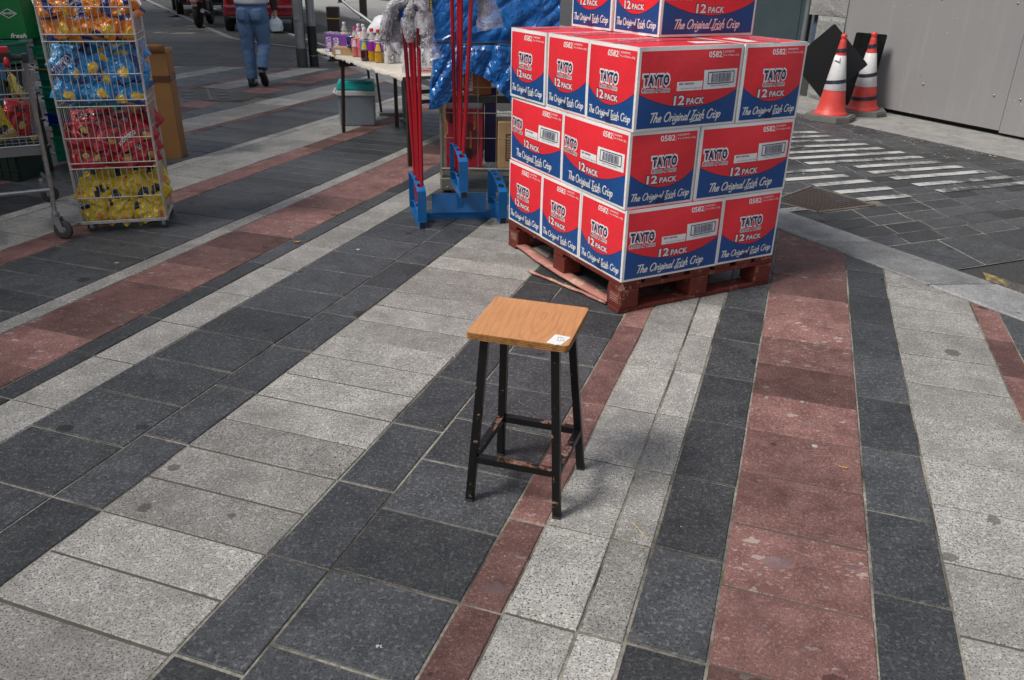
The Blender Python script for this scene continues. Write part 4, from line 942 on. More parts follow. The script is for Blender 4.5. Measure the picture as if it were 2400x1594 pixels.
# green carton with the diamond mark on the short stack
M_GCARD = card('carton_green', (0.004, 0.16, 0.035))
e = empty('green_carton', (-4.11, 6.66, 0.978), R(3), 'green cardboard carton with a white diamond badge on the short crate stack', 'carton')
m = MB(); m.box((0, 0, 0.17), (0.66, 0.2, 0.34), 0, None, 0.004); m.build('carton_body', M_GCARD, e)
m = MB(); zc = 0.185; xc = 0.225
dia = [(-0.062, 0), (0, 0.033), (0.062, 0), (0, -0.033)]
for i in range(4):
    a_, b_ = dia[i], dia[(i+1) % 4]; m.beam((xc+a_[0], -0.1015, zc+a_[1]), (xc+b_[0], -0.1015, zc+b_[1]), 0.004, 0.002, 0, (0, 1, 0))
vs, fs = fit_text("Jacob's", xc-0.044, xc+0.044, zc-0.011, zc+0.014, 0.02); m.add([(x, -0.1025, y) for x, y in vs], fs)
m.build('printed_badge', M_LW, e); m = MB(); vs, fs = fit_text('fresh', xc-0.02, xc+0.10, 0.01, 0.045, 0.02, .3); m.add([(x, -0.1025, y) for x, y in vs], fs); m.build('printed_word', M_LW, e)
m = MB(); m.box((0, -0.10, 0.31), (0.5, 0.006, 0.05)); m.build('paper_label', M_LW, e)
# big red bag on the tall stack
BT = (0.115, 0.16, 0.06, 31.0); o = obj('large_crisp_bag', bag_mesh('large_crisp_bag', F_TRED, *BT), None, (-3.72, 6.86, 1.255), (R(78), 0, R(4))); tag(o, 'large red crisp bag with blue and white lettering on top of the tall crate stack', 'crisp bag')
bag_text(o, 'TAYTO', -0.098, 0.098, -0.07, 0.0, *BT, M_LB, M_LW); bag_text(o, 'Cheese & Onion', -0.085, 0.095, -0.115, -0.088, *BT, M_LB, M_LW)
# shallow tray of dark clutter on the short stack's front
e = empty('fruit_tray', (-4.02, 6.28, 0.83), R(-8), 'dark green shallow tray of packets behind the trolley handle', 'tray')
a, r_, q_ = CRM[0.15, 'd']; obj('crate_body', a, e); obj('rim', r_, e)
for i in range(4): crate(-4.02, 6.28, 0.0+0.205*i, 0.2, 'k', R(-8), f'shade-darkened green crate under the shallow packet tray, {["lowest", "second", "third", "top"][i]} of four', 'crates under the packet tray')

# ------------------------------------------------------------------ shopping trolley
TRo = Vector((-2.77, 4.72)); TA = math.atan2(0.84, -0.50)-math.pi/2       # local y runs forward, x to the right
tro = empty('shopping_trolley', (TRo.x, TRo.y, 0), TA, 'steel shopping trolley full of cartons and bags at the left edge', 'shopping trolley')
W_ = 0.50; M_CHR = mat('worn_chrome', (0.46, 0.46, 0.47), 0.3, 0.85, 0.2, 20, dirt=0.25)
for sx in (0, -W_):
    m = MB(); m.tube([(sx-0.01, 0.02, 0.165), (sx+0.0, 0.02, 0.35), (sx+0.005, -0.005, 0.60), (sx+0.01, -0.05, 1.0), (sx+0.01, -0.09, 1.05)], 0.0135, 10); m.build('rear_leg', M_CHR, tro)
    m = MB(); m.tube([(sx-0.01, 0.02, 0.30), (sx-0.015, 0.4, 0.27), (sx-0.03, 0.85, 0.22)], 0.012, 10); m.build('lower_rail', M_CHR, tro)
for sx, sy in ((-0.01, 0.0), (-W_+0.01, 0.0), (-0.04, 0.93), (-W_+0.04, 0.93)):
    cw = empty('wheel', (sx, sy, 0), R(-35 if sy < .5 else 10), parent=tro); r = 0.058
    m = MB(); m.lathe([(0.024, -0.013), (r*0.88, -0.014), (r, -0.008), (r, 0.008), (r*0.88, 0.014), (0.024, 0.013)], 22, 0, Matrix.Translation((0.03, 0, r)) @ Matrix.Rotation(R(90), 4, 'X')); m.build('tyre', M_RUBBER, cw)
    m = MB(); m.lathe([(0.001, -0.016), (0.014, -0.016), (0.026, -0.012), (0.026, 0.012), (0.014, 0.016), (0.001, 0.016)], 16, 0, Matrix.Translation((0.03, 0, r)) @ Matrix.Rotation(R(90), 4, 'X')); m.build('hub', M_GALV, cw)
    m = MB()
    for s_ in (-1, 1): m.add([(0.018, s_*0.021, r-0.012), (0.045, s_*0.021, r-0.008), (0.03, s_*0.019, 0.135), (-0.022, s_*0.019, 0.135)], [(0, 1, 2, 3), (3, 2, 1, 0)])
    m.box((0.003, 0, 0.137), (0.05, 0.044, 0.008), 0, None, .002); m.lathe([(0.02, 0.14), (0.023, 0.15), (0.019, 0.168)], 14); m.build('fork', M_GALV, cw)
# basket: sloping wire walls
def bpt(u, v, w): # u 0..1 right to left, v 0..1 rear to front, w 0..1 up
    wid = W_*(1-0.18*v)+0.05*w; x = -W_/2+(0.5-u)*wid; z0 = 0.565+0.06*v; z1 = 1.0-0.06*v; return (x+0.02*w, -0.045*w+0.02+0.88*v+0.04*w*v, z0+(z1-z0)*w)
bk = empty('basket', (0, 0, 0), 0, parent=tro)
m = MB()
for i in range(22): m.tube([bpt(0, i/21, 0), bpt(0, i/21, 1)], 0.002, 5)
for w in (0, .35, .62, 1): m.tube([bpt(0, v/8, w) for v in range(9)], 0.0035 if w not in (0, 1) else 0.006, 6)
m.build('side_grid', M_CHR, bk)
m = MB()
for i in range(22): m.tube([bpt(1, i/21, 0), bpt(1, i/21, 1)], 0.002, 5)
for w in (0, .35, .62, 1): m.tube([bpt(1, v/8, w) for v in range(9)], 0.0035, 6)
m.build('side_grid', M_CHR, bk)
m = MB()
for i in range(15): m.tube([bpt(i/14, 0, 0), bpt(i/14, 0, 1)], 0.0022, 5)
for w in (0, .12, .62, .68, .97): m.tube([bpt(0, 0, w), bpt(1, 0, w)], 0.004 if w else 0.0065, 6)
m.build('gate_grid', M_CHR, bk)
m = MB()
for i in range(15): m.tube([bpt(i/14, 0, 0), bpt(i/14, 1, 0)], 0.002, 5)
for i in range(12): m.tube([bpt(0, i/11, 0), bpt(1, i/11, 0)], 0.002, 5)
for i in range(15): m.tube([bpt(i/14, 1, 0), bpt(i/14, 1, 1)], 0.002, 5)
m.build('floor_grid', M_CHR, bk)
m = MB(); m.beam((0.0, 0.03, 0.535), (-W_, 0.03, 0.535), 0.03, 0.05); m.build('rear_bar', mat('dull_steel', (0.2, 0.2, 0.2), .5, .6, dirt=.4), tro)
m = MB(); m.tube([(0.0, 0.02, 0.30), (-W_, 0.02, 0.30)], 0.012, 10); m.build('cross_tube', M_CHR, tro)
hd = MB(); hd.tube([(0.022, -0.095, 1.062), (-W_, -0.095, 1.062)], 0.0165, 12); hd = hd.build('handle', M_BLACKP, tro)
m = MB(); m.box((0.014, -0.09, 1.058), (0.03, 0.05, 0.05), 0, None, 0.008); m.build('end_cap', M_BLACKP, hd)
M_REDP = mat('red_plastic', (0.45, 0.012, 0.02), 0.35)
lk = MB(); lk.box((-0.085, -0.10, 1.068), (0.07, 0.05, 0.055), 0, None, 0.008); lk = lk.build('coin_lock', M_BLACKP, tro)
m = MB(); m.box((-0.085, -0.104, 1.105), (0.06, 0.042, 0.034), 0, None, 0.006); m.build('lock_cover', M_REDP, lk)
m = MB(); m.lathe([(0.001, -0.026), (0.012, -0.02), (0.016, -0.005), (0.012, 0.018), (0.004, 0.026)], 12, 0, Matrix.Translation((-0.075, -0.14, 1.045))); m.build('coin_tag', M_REDP, lk)
ch = MB()
for i in range(13):
    c = Vector((-0.082+0.004*math.sin(i), -0.128, 1.008-i*0.0125)); ch.tube([c+Vector((0.0045*math.cos(a), 0.0045*math.sin(a)*(i % 2), 0.0085*math.sin(a) if i % 2 == 0 else 0.0085*math.cos(a+1.57))) if False else c+Vector(((0.0045 if i % 2 == 0 else 0)*math.cos(a), (0 if i % 2 == 0 else 0.0045)*math.cos(a), 0.0085*math.sin(a))) for a in [R(45*q) for q in range(8)]], 0.0013, 5, 0, False, True, True)
ch.build('chain', M_CHR, lk)
m = MB(); m.box((-0.084, -0.128, 0.828), (0.026, 0.014, 0.034), 0, None, 0.003, (0.8, 1)); m.build('key_plug', M_REDP, lk)
m = MB(); m.box((-0.03, 0.04, 0.605), (0.028, 0.01, 0.024), 0, None, .002); m.build('yellow_clip', mat('clip_yellow', (0.75, 0.38, 0.02), .5), bk)
# what the trolley carries
def tr(x, y, z): c, s_ = math.cos(TA), math.sin(TA); return (TRo.x+x*c-y*s_, TRo.y+x*s_+y*c, z)
M_TEAL = card('carton_teal', (0.02, 0.12, 0.17)); M_DKC = card('carton_dark', (0.03, 0.03, 0.035))
e = empty('teal_carton', tr(-0.31, 0.40, 0.70), TA+R(3), 'teal carton numbered 300 inside the shopping trolley', 'carton'); m = MB(); m.box((0, 0, 0.115), (0.34, 0.26, 0.23), 0, None, .003); m.build('carton_body', M_TEAL, e)
vs, fs = fit_text('300', -0.02, 0.10, 0.03, 0.075, 0.02); m = MB(); m.add([(x, -0.1315, y) for x, y in vs], fs); m.lathe([(0.045, 0), (0.045, 0.001)], 20, 0, Matrix.Translation((0.11, -0.1305, 0.16)) @ Matrix.Rotation(R(90), 4, 'X')); m.build('printed_mark', mat('print_black', (0.01, .01, .01), .5), e)
e = empty('dark_carton', tr(-0.36, 0.36, 0.583), TA, 'black carton low in the shopping trolley beside the yellow bag', 'carton'); m = MB(); m.box((0, 0, 0.058), (0.2, 0.2, 0.115), 0, None, .003); m.build('carton_body', M_DKC, e)
e = empty('small_brown_carton', tr(-0.30, 0.36, 0.935), TA+R(-6), 'brown carton on top of the teal carton in the trolley', 'carton'); m = MB(); m.box((0, 0, 0.055), (0.30, 0.22, 0.11), 0, None, .003); m.build('carton_body', M_CBOARD2, e)
bag('yellow', tr(-0.20, 0.12, 0.68), (R(80), R(160), TA+R(8)), 'upside-down yellow crisp bag lettered GIANT behind the trolley bars', 'crisp bags in the trolley', [('GIANTS', -0.062, 0.062, 0.035, 0.065, M_LW)])
bag('red', tr(-0.09, 0.16, 0.71), (R(82), R(20), TA+R(25)), 'red crisp bag standing in the trolley corner near the yellow clip', 'crisp bags in the trolley')
bag('yellow', tr(-0.06, 0.40, 0.82), (R(70), R(60), TA+R(70)), 'gold bag corner poking out through the trolley side', 'crisp bags in the trolley')
bag('blue', tr(-0.18, 0.13, 1.0), (R(60), R(100), TA), 'blue and yellow bag on top of the load under the trolley handle', 'crisp bags in the trolley')
# ------------------------------------------------------------------ folding table
M_BROWN = mat('brown_steel', (0.05, 0.028, 0.02), 0.5, 0.2, 0.3, 20, dirt=0.2)
def cloth_top():
    k = NT('worn_table_cover'); co = k.obco(); a = k.noise(co, 5, 5, 0.7); b = k.noise(co, 45, 3, 0.7)
    c = k.mix(k.ramp(a, [(.35, 0), (.7, 1)]), (0.62, 0.56, 0.47), (0.45, 0.43, 0.39)); c = k.mix(k.ramp(b, [(.55, 0), (.75, .6)]), c, (0.25, 0.25, 0.22)); k.base(c); k.set(Roughness=.85); k.bump(k.math('ADD', a, b), .6, .01); return k.m
M_COVER = cloth_top()
TZ = 0.735
A_, B_ = Vector((-2.06, 8.84)), Vector((-0.905, 6.75)); tl = (B_-A_).length; td = (B_-A_).normalized(); tn = Vector((-td.y, td.x))   # tn points away to the right
table = empty('folding_table', (A_.x, A_.y, 0), math.atan2(td.y, td.x), 'brown-legged folding table with a frayed white cover, crowded with drinks', 'table')
TWd = 0.78
m = MB(); m.box((tl/2, TWd/2, TZ-0.018), (tl, TWd, 0.022), 0, None, .003); m.build('table_top', mat('table_board', (0.22, 0.20, 0.17), .7), table)
m = MB()
def cov(i, j):
    x = -0.015+(tl+0.03)*i; y = -0.02+(TWd+0.03)*j; z = TZ-0.0005+0.0015*noise.noise((x*6, y*6, 0)); return (x, y, z)
m.grid(cov, 40, 14)
m.grid(lambda i, j: (-0.015+(tl+0.03)*i, -0.02-0.010*j-0.006*noise.noise((i*30, j, 2)), TZ-0.0005-j*(0.028+0.022*noise.noise((i*22, 0.3, 7))+0.014*noise.noise((i*70, 1.3, 7)))), 110, 3)
m.grid(lambda i, j: (-0.015-0.012*j, -0.02+(TWd+0.03)*i, TZ-0.0005-j*(0.03+0.02*noise.noise((i*12, 0.3, 2)))), 30, 3)
cv = m.build('frayed_cover', M_COVER, table); solidify(cv, 0.002)
def loc_t(p): v = Vector(p)-A_; return Vector((v.dot(td), v.dot(tn)))
for (a, b) in (((-1.74, 8.24), None), ((-1.25, 8.60), None), ((-0.895, 6.82), None), ((-0.30, 7.22), None)):
    p = loc_t(a); m = MB(); m.beam((p.x, p.y, 0.0), (p.x-0.0, max(p.y, 0.03)*1.0, TZ-0.03), 0.03, 0.03, 0, (0, 1, 0)); m.build('leg', M_BROWN, table)
p, q = loc_t((-1.74, 8.24)), loc_t((-1.25, 8.60)); m = MB(); m.beam((p.x, p.y, 0.655), (q.x, q.y, 0.655), 0.025, 0.05); m.build('leg_brace', M_BROWN, table)
p, q = loc_t((-0.895, 6.82)), loc_t((-0.30, 7.22)); m = MB(); m.beam((p.x, p.y, 0.52), (q.x, q.y, 0.52), 0.02, 0.03); m.beam((p.x, p.y, 0.60), (q.x, q.y, 0.60), 0.02, 0.03); m.build('leg_brace', M_BROWN, table)
m = MB(); m.beam((loc_t((-1.25, 8.6)).x, 0.52, 0.64), (tl*0.72, 0.4, TZ-0.03), 0.012, 0.012); m.build('folding_stay', M_BROWN, table)
for x_ in (0.0, 0.09): 
    p = loc_t((-1.60+x_, 9.24)); m = MB(); m.beam((p.x, p.y, 0), (p.x-0.05, p.y-0.04, TZ-0.03), 0.022, 0.022, 0, (0, 1, 0)); m.build('folding_leg', M_BROWN, table)

# ------------------------------------------------------------------ drinks
def liquid(name, col, rough=0.12): 
    k = NT(name); co = k.obco(); k.base(k.mix(k.noise(co, 20, 2), tuple(x*.8 for x in col), col)); k.set(Roughness=rough, Specular_IOR_Level=.6, Coat_Weight=.6, Subsurface_Weight=0.0); return k.m
def clear_plastic(name, tint, amt=0.55, rough=0.12):
    k = NT(name); tr_ = k.n('BsdfTransparent'); tr_.inputs[0].default_value = (1, 1, 1, 1); mx = k.n('MixShader'); k.base(tint); k.set(Roughness=rough, Specular_IOR_Level=.7)
    co = k.obco(); f = k.ramp(k.noise(co, 22, 4, .6), [(.3, max(0, amt-.2)), (.75, min(1, amt+.25))]); k.l(f, mx.inputs[0]); k.l(tr_.outputs[0], mx.inputs[1]); k.l(k.p.outputs[0], mx.inputs[2])
    k.l(mx.outputs[0], k.t.nodes['Material Output'].inputs[0]); k.bump(k.noise(co, 30, 3, .6), .5, .02); return k.m
M_PET = clear_plastic('clear_pet', (0.72, 0.70, 0.68), 0.35)
def bottle(x, y, z, h, r, liq, cap, lab_cols, label, group, fill=0.62):
    e = empty('drink_bottle', (x, y, z), rnd.uniform(0, 6), label, 'bottle', group)
    prof = [(r*.72, 0.0), (r*.95, 0.006), (r, 0.03*h/.24), (r*.97, .28*h), (r, .33*h), (r, .60*h), (r*.93, .68*h), (r*.55, .82*h), (r*.36, .87*h), (r*.36, .91*h)]
    def cut(p, hz): return [(a, b) for a, b in p if b <= hz]
    b = MB(); b.lathe([(a*.985, b_) for a, b_ in cut(prof, fill*h)]+[(r*.9, fill*h)], 18); b.build('drink', liq, e)
    b = MB(); b.lathe([(a*1.01, b_) for a, b_ in prof if b_ >= fill*h*0.999], 18); b.build('bottle_wall', M_PET, e)
    b = MB(); b.lathe([(r*1.015, .33*h), (r*1.02, .34*h), (r*1.02, .60*h), (r*1.0, .615*h)], 22); lb = b.build('wrapper', lab_cols[0], e)
    if len(lab_cols) > 1:
        b = MB(); b.grid(lambda i, j: (r*1.03*math.sin((i-.5)*1.4*(1-.6*j)), -r*1.03*math.cos((i-.5)*1.4*(1-.6*j)), h*(.36+.22*j)), 6, 4); pm = b.build('wrapper_mark', lab_cols[1], lb); pm.rotation_euler = (0, 0, -e.rotation_euler[2])
    b = MB(); b.lathe([(r*.42, .905*h), (r*.43, .91*h), (r*.43, .985*h), (r*.38, h)], 16); b.build('cap', cap, e); return e
L_OR = liquid('orange_drink', (0.70, 0.27, 0.06)); L_PK = liquid('pink_drink', (0.62, 0.18, 0.14)); L_PU = liquid('purple_drink', (0.06, 0.006, 0.02)); L_YE = liquid('yellow_drink', (0.55, 0.29, 0.005))
C_WH = mat('cap_white', (.7, .7, .7), .35); C_PK = mat('cap_pink', (.62, .03, .25), .35); C_RD = mat('cap_red', (.6, .02, .03), .35)
W_PK = mat('wrap_pink', (.72, .14, .22), .35); W_BL = mat('wrap_blue', (.03, .22, .5), .35); W_PU = mat('wrap_purple', (.25, .02, .30), .35); W_YE = mat('wrap_yellow', (.75, .52, .03), .35); W_OR = mat('wrap_peach', (.72, .45, .26), .35)
GB = 'drink bottles on the folding table'
bottle(-1.55, 8.14, TZ, .27, .036, L_PK, C_PK, [W_PK, C_WH], 'pink drink bottle nearest the small brown tray', GB)
bottle(-1.49, 8.12, TZ, .26, .036, L_PK, C_PK, [W_PK], 'pink drink bottle standing against the dark purple one', GB)
bottle(-1.40, 7.81, TZ, .29, .042, L_PU, C_WH, [W_BL, W_YE], 'dark purple drink bottle with white cap', GB)
bottle(-1.35, 7.92, TZ, .28, .04, L_PU, C_WH, [W_BL], 'dark purple drink bottle half hidden behind its twin', GB)
bottle(-1.33, 7.79, TZ, .285, .04, L_YE, C_RD, [W_PU], 'yellow drink bottle with red cap beside the purple bottle', GB)
bottle(-1.255, 7.69, TZ, .285, .042, L_YE, C_RD, [W_PU, W_YE], 'yellow drink bottle with red cap beside the tall can', GB)
bottle(-1.24, 7.92, TZ, .285, .04, L_PU, C_WH, [W_PU], 'white-capped bottle behind the two yellow ones', GB)
bottle(-1.82, 9.0, TZ, .255, .037, L_OR, C_WH, [W_OR], 'orange drink bottle standing alone behind the purple multipacks', GB)
bottle(-1.62, 8.72, TZ, .26, .037, L_OR, C_WH, [W_OR], 'orange drink bottle, farther of the close pair', GB)
bottle(-1.565, 8.68, TZ, .26, .037, L_OR, C_WH, [W_OR], 'orange drink bottle, nearer of the close pair', GB)
M_ALU = mat('can_lid', (.55, .55, .56), .3, .9)
def can(x, y, z, h, r, wrap, mark, label, group, words=None, wcol=None):
    e = empty('drink_can', (x, y, z), 0, label, 'can', group)
    b = MB(); b.lathe([(r*.8, 0), (r*.86, .004), (r, .014), (r, h-.014), (r*.88, h-.003)], 22); bd = b.build('can_wall', wrap, e)
    b = MB(); b.lathe([(r*.86, h-.0035), (r*.9, h), (r*.85, h), (r*.82, h-.004)], 22); b.lathe([(r*.83, h-.0045), (r*.83, h-.004)], 22); b.build('lid', M_ALU, e)
    if mark is not None:
        b = MB(); br_ = random.Random(int(abs(x)*1000))
        for _ in range(7):
            a0, z0, aw, zh = br_.uniform(-.9, .9), br_.uniform(.15, .8)*h, br_.uniform(.12, .5), br_.uniform(.01, .03)
            b.grid(lambda i, j: (r*1.012*math.sin(a0+(i-.5)*aw), -r*1.012*math.cos(a0+(i-.5)*aw), z0+zh*(j-.5)*(1-.5*abs(2*i-1))), 5, 1)
        b.build('can_print', mark, e)
    return e
C_W2 = mat('can_white', (.62, .62, .62), .35); C_DKRED = mat('can_print_red', (.35, .02, .03), .4); C_NAVY = mat('can_navy', (.01, .03, .16), .3)
can(-1.165, 7.64, TZ, .175, .036, C_W2, C_DKRED, 'tall white drink can with red print beside the yellow bottles', 'drink cans on the folding table')
can(-1.095, 7.70, TZ, .175, .033, C_W2, mat('can_print_dark', (.03, .03, .04), .4), 'tall white drink can with dark print near the wrapped can tray', 'drink cans on the folding table')
# blue can in its cut-down brown tray
e = can(-1.615, 8.22, TZ+.075, .105, .032, C_NAVY, None, 'dark blue cola can with a round red, white and blue mark', None)
rr = .0325; m = MB()
def disc(mb, cz, rad, z_lo, z_hi, lay, mi):
    n = 12; vs = []; fs = []
    for i in range(n+1):
        zz_ = z_lo+(z_hi-z_lo)*i/n; wdt = math.sqrt(max(0, rad*rad-(zz_-cz)**2)); 
        for s_ in (-1, 1): a = max(-1.3, min(1.3, s_*wdt/rr)); vs.append(((rr+.0004*lay)*math.sin(a-.35), -(rr+.0004*lay)*math.cos(a-.35), zz_))
        if i: fs.append((2*i-2, 2*i-1, 2*i+1, 2*i))
    mb.add(vs, fs, mi)
disc(m, .045, .027, .018, .072, 1, 0); disc(m, .045, .024, .055, .069, 2, 1); disc(m, .045, .024, .021, .035, 2, 2)
vs, fs = fit_text('PEPSI', -.02, .02, .039, .051, .03); m.add([((rr+.0014)*math.sin(x/rr-.35), -(rr+.0014)*math.cos(x/rr-.35), y) for x, y in vs], fs, 3)
m.build('printed_roundel', [M_LW, C_RD, mat('roundel_blue', (.01, .07, .4), .3), mat('roundel_ink', (.01, .012, .04), .4)], e)
e = empty('can_tray', (-1.69, 8.345, TZ), math.atan2(td.y, td.x)+R(52), 'low brown cardboard tray holding the blue can on the table', 'tray')
m = MB()
for c, s_ in (((0, -.09, .035), (.2, .005, .07)), ((0, .09, .035), (.2, .005, .07)), ((-.1, 0, .035), (.005, .175, .07)), ((.1, 0, .035), (.005, .175, .07)), ((0, 0, .06), (.195, .175, .02))): m.box(c, s_)
m.build('tray_wall', M_CBOARD2, e); m = MB(); m.box((-.04, -.0935, .03), (.05, .002, .04)); m.build('price_label', M_PAPER, e)
# purple multipacks in crinkled film
M_PURP = card('multipack_purple', (0.20, 0.06, 0.34)); M_FILM = clear_plastic('shrink_film', (0.80, 0.76, 0.80), 0.28, 0.15)
for i, (x, y, w, lab) in enumerate(((-1.875, 8.60, .10, 'purple multipack box at the far end of the table, end panel showing'), (-1.76, 8.52, .17, 'wider purple multipack box behind the brown tray'))):
    e = empty('multipack_box', (x, y, TZ), math.atan2(td.y, td.x)+R(55), lab, 'drinks box', 'purple drinks multipacks')
    m = MB(); m.box((0, 0, .085), (w, .13, .168), 0, None, .003); m.build('box_body', M_PURP, e)
    m = MB(); vs, fs = fit_text('VIMTO', -.055, .055, -w*.36, w*.30, .04); m.add([(y_, -.0665, .09+x_) if i == 0 else (y_*.5-.03, -.0665, .09+x_) for x_, y_ in vs], [tuple(reversed(f)) for f in fs]); m.build('printed_word', M_LW, e)
    m = MB(); m.box((-w*.25, -.067, .02), (w*.4, .002, .03)); m.build('price_label', M_PAPER, e)
    m = MB(); m.grid(lambda i_, j_: (-w/2*1.06+w*1.06*i_, -.072+.144*j_, .172+.012*noise.noise((i_*6, j_*5, x*9))+.01), 10, 8); m.build('film_wrap', M_FILM, e)
# tray of wrapped white cans
e = empty('wrapped_can_tray', (-0.80, 7.14, TZ), math.atan2(td.y, td.x)+R(66), 'shrink-wrapped tray of white cans at the near end of the table', 'can tray')
m = MB(); m.box((0, 0, .028), (.34, .26, .055), 0, None, .003); m.build('tray_wall', mat('tray_white', (.62, .61, .6), .5), e)
m = MB(); m.box((.07, -.1315, .028), (.17, .002, .028)); m.build('red_panel', mat('tray_red', (.5, .04, .04), .4), e)
m = MB(); vs, fs = fit_text('I+O~/', 0, .13, 0, .014, .01); m.add([(x, -.1335, .021+y) for x, y in vs], fs); m.build('panel_symbols', M_LW, e)
ce = MB()
for ix in range(5):
    for iy in range(4): ce.lathe([(.027, .056), (.031, .066), (.031, .155), (.027, .168)], 14, 0, Matrix.Translation((-.132+ix*.066, -.098+iy*.066, 0)))
co2 = ce.build('can_cluster', C_W2, e); co2['kind'] = 'stuff'
m = MB(); br_ = random.Random(3)
for ix in range(5):
    for q in range(3):
        a0, z0 = br_.uniform(-.5, .5), br_.uniform(.08, .15); cx_ = -.132+ix*.066
        m.grid(lambda i, j: (cx_+.0316*math.sin(a0+(i-.5)*.5), -.098-.0316*math.cos(a0+(i-.5)*.5), z0+.02*(j-.5)*(1-abs(2*i-1)*.6)), 4, 1)
mk_ = m.build('can_marks', mat('can_print_dark', (.03, .03, .04), .4), e); mk_['kind'] = 'stuff'
m = MB(); fw, fd, fh = .345, .265, .178
for fn in (lambda i, j: (-fw/2+fw*i, -fd/2-.002, .03+(fh-.03)*j), lambda i, j: (fw/2+.002, -fd/2+fd*i, .03+(fh-.03)*j), lambda i, j: (-fw/2-.002, fd/2-fd*i, .03+(fh-.03)*j), lambda i, j: (-fw/2+fw*i, -fd/2+fd*j, fh)):
    m.grid(lambda i, j, fn=fn: tuple(Vector(fn(i, j))+Vector(noise.noise_vector((i*5, j*5, 3.0)))*.004), 12, 8)
m.build('film_wrap', M_FILM, e)
# heap at the back: coach bag, dark gadget and a tent-pole handle
def lump(name, c, sz, m_, label, cat, seed, rough=.35, rz=0, parts=()):
    b = MB(); n = 18
    def fn(i, j):
        th_ = 2*math.pi*i; ph = math.pi*(j-.5); v = Vector((math.cos(ph)*math.cos(th_), math.cos(ph)*math.sin(th_), math.sin(ph)))
        s_ = 1+rough*noise.noise(v*1.7+Vector((seed, 0, 0)))+.5*rough*noise.noise(v*4.5+Vector((0, seed, 0))); return (v.x*sz[0]*s_, v.y*sz[1]*s_, sz[2]+v.z*sz[2]*min(1, s_ if v.z > 0 else 1))
    b.grid(fn, n, 12); e = empty(name, c, rz, label, cat); b.build('shell', m_, e); return e
k = NT('comic_print'); co = k.obco(); v = k.vor(co, 38); s3 = k.n('SeparateColor'); k.l(v.outputs['Color'], s3.inputs[0])
k.base(k.ramp(s3.outputs[0], [(0, (.6, .6, .6)), (.45, (.62, .6, .58)), (.5, (.02, .025, .06)), (.72, (.5, .03, .05)), (.8, (.7, .68, .66)), (1, (.015, .02, .03))], 'CONSTANT')); k.set(Roughness=.4); M_COMIC = k.m
k = NT('navy_bag_print'); co = k.obco(); sp = k.n('SeparateXYZ'); k.l(co, sp.inputs[0]); c = k.mix(k.math('GREATER_THAN', k.math('ADD', sp.outputs[2], k.math('MULTIPLY', k.noise(co, 8, 2), .06)), .165), (.012, .022, .07), (.66, .66, .70)); k.base(c); k.set(Roughness=.45); k.bump(k.noise(co, 14, 3), .4, .02); M_NBAG = k.m
lump('printed_bag', (-1.62, 9.03, TZ), (.10, .09, .085), M_COMIC, 'white bag with black and red comic print among the bottles', 'bag', 2.1)
e = lump('gym_bag', (-1.28, 8.62, TZ+.05), (.22, .15, .16), M_NBAG, 'white and navy bag with an orange flame logo at the back of the table', 'bag', 5.2, .2)
m = MB(); vs, fs = fit_text('LON 50', -.08, .07, .14, .185, .05, .3); m.add([(x-.02, -.165, y) for x, y in vs], fs); m.build('printed_word', mat('flame_orange', (.8, .3, .03), .4), e)
lump('black_bag', (-1.38, 8.45, TZ), (.15, .12, .10), mat('black_nylon', (.012, .012, .013), .6), 'black nylon bag in front of the navy one on the table', 'bag', 8.8, .4)
lump('patterned_pouch', (-1.27, 8.33, TZ), (.10, .07, .065), M_COMIC, 'black and white patterned pouch beside the bottles', 'pouch', 4.1, .3)
m = MB(); m.tube([(-1.84, 9.05, 1.20), (-1.70, 8.98, 1.105)], .014, 10); m.tube([(-1.70, 8.98, 1.105), (-1.40, 8.72, .95)], .018, 10); pole = m.build('handle', M_GALV); 
t_ = empty('telescopic_pole', (0, 0, 0), 0, 'grey telescopic pole sticking up out of the bags on the table', 'pole'); pole.parent = t_; pole.name = 'pole_tube'
m = MB(); m.tube([(-1.855, 9.06, 1.21), (-1.83, 9.045, 1.193)], .0165, 10); m.build('end_cap', M_BLACKP, t_)

# ------------------------------------------------------------------ cool box
cb = empty('cool_box', (-1.675, 8.71, 0), R(8), 'grey cool box with turquoise lid under the folding table', 'cool box')
M_CGREY = mat('cool_box_grey', (.20, .23, .26), .45); M_CTEAL = mat('cool_box_teal', (0.0, .36, .36), .38); M_CWHT = mat('cool_box_white', (.62, .62, .62), .4)
m = MB(); m.box((0, 0, .155), (.36, .265, .31), 0, None, .018, (1.06, 1.06)); m.build('tub', M_CGREY, cb)
m = MB(); m.box((0, 0, .335), (.40, .30, .05), 0, None, .008); rim_ = m.build('rim_band', M_CWHT, cb)
m = MB(); m.box((0, 0, .405), (.395, .295, .09), 0, None, .02, (.93, .88)); lid = m.build('lid', M_CTEAL, cb)
m = MB(); m.box((-.02, -.02, .452), (.25, .05, .008), 0, None, .003); m.box((.06, -.06, .452), (.05, .03, .01), 0, None, .002); m.build('lid_grip', M_CTEAL, lid)
m = MB()
for i in range(4): m.box((.09+i*.016, -.146, .43), (.006, .004, .02))
m.build('vent_slot', mat('dark_teal', (0, .16, .16), .5), lid)
m = MB(); m.tube([(-.19, -.16, .33), (-.225, -.165, .345), (-.225, .165, .345), (-.19, .16, .33)], .009, 8); m.build('carry_handle', M_CWHT, cb)
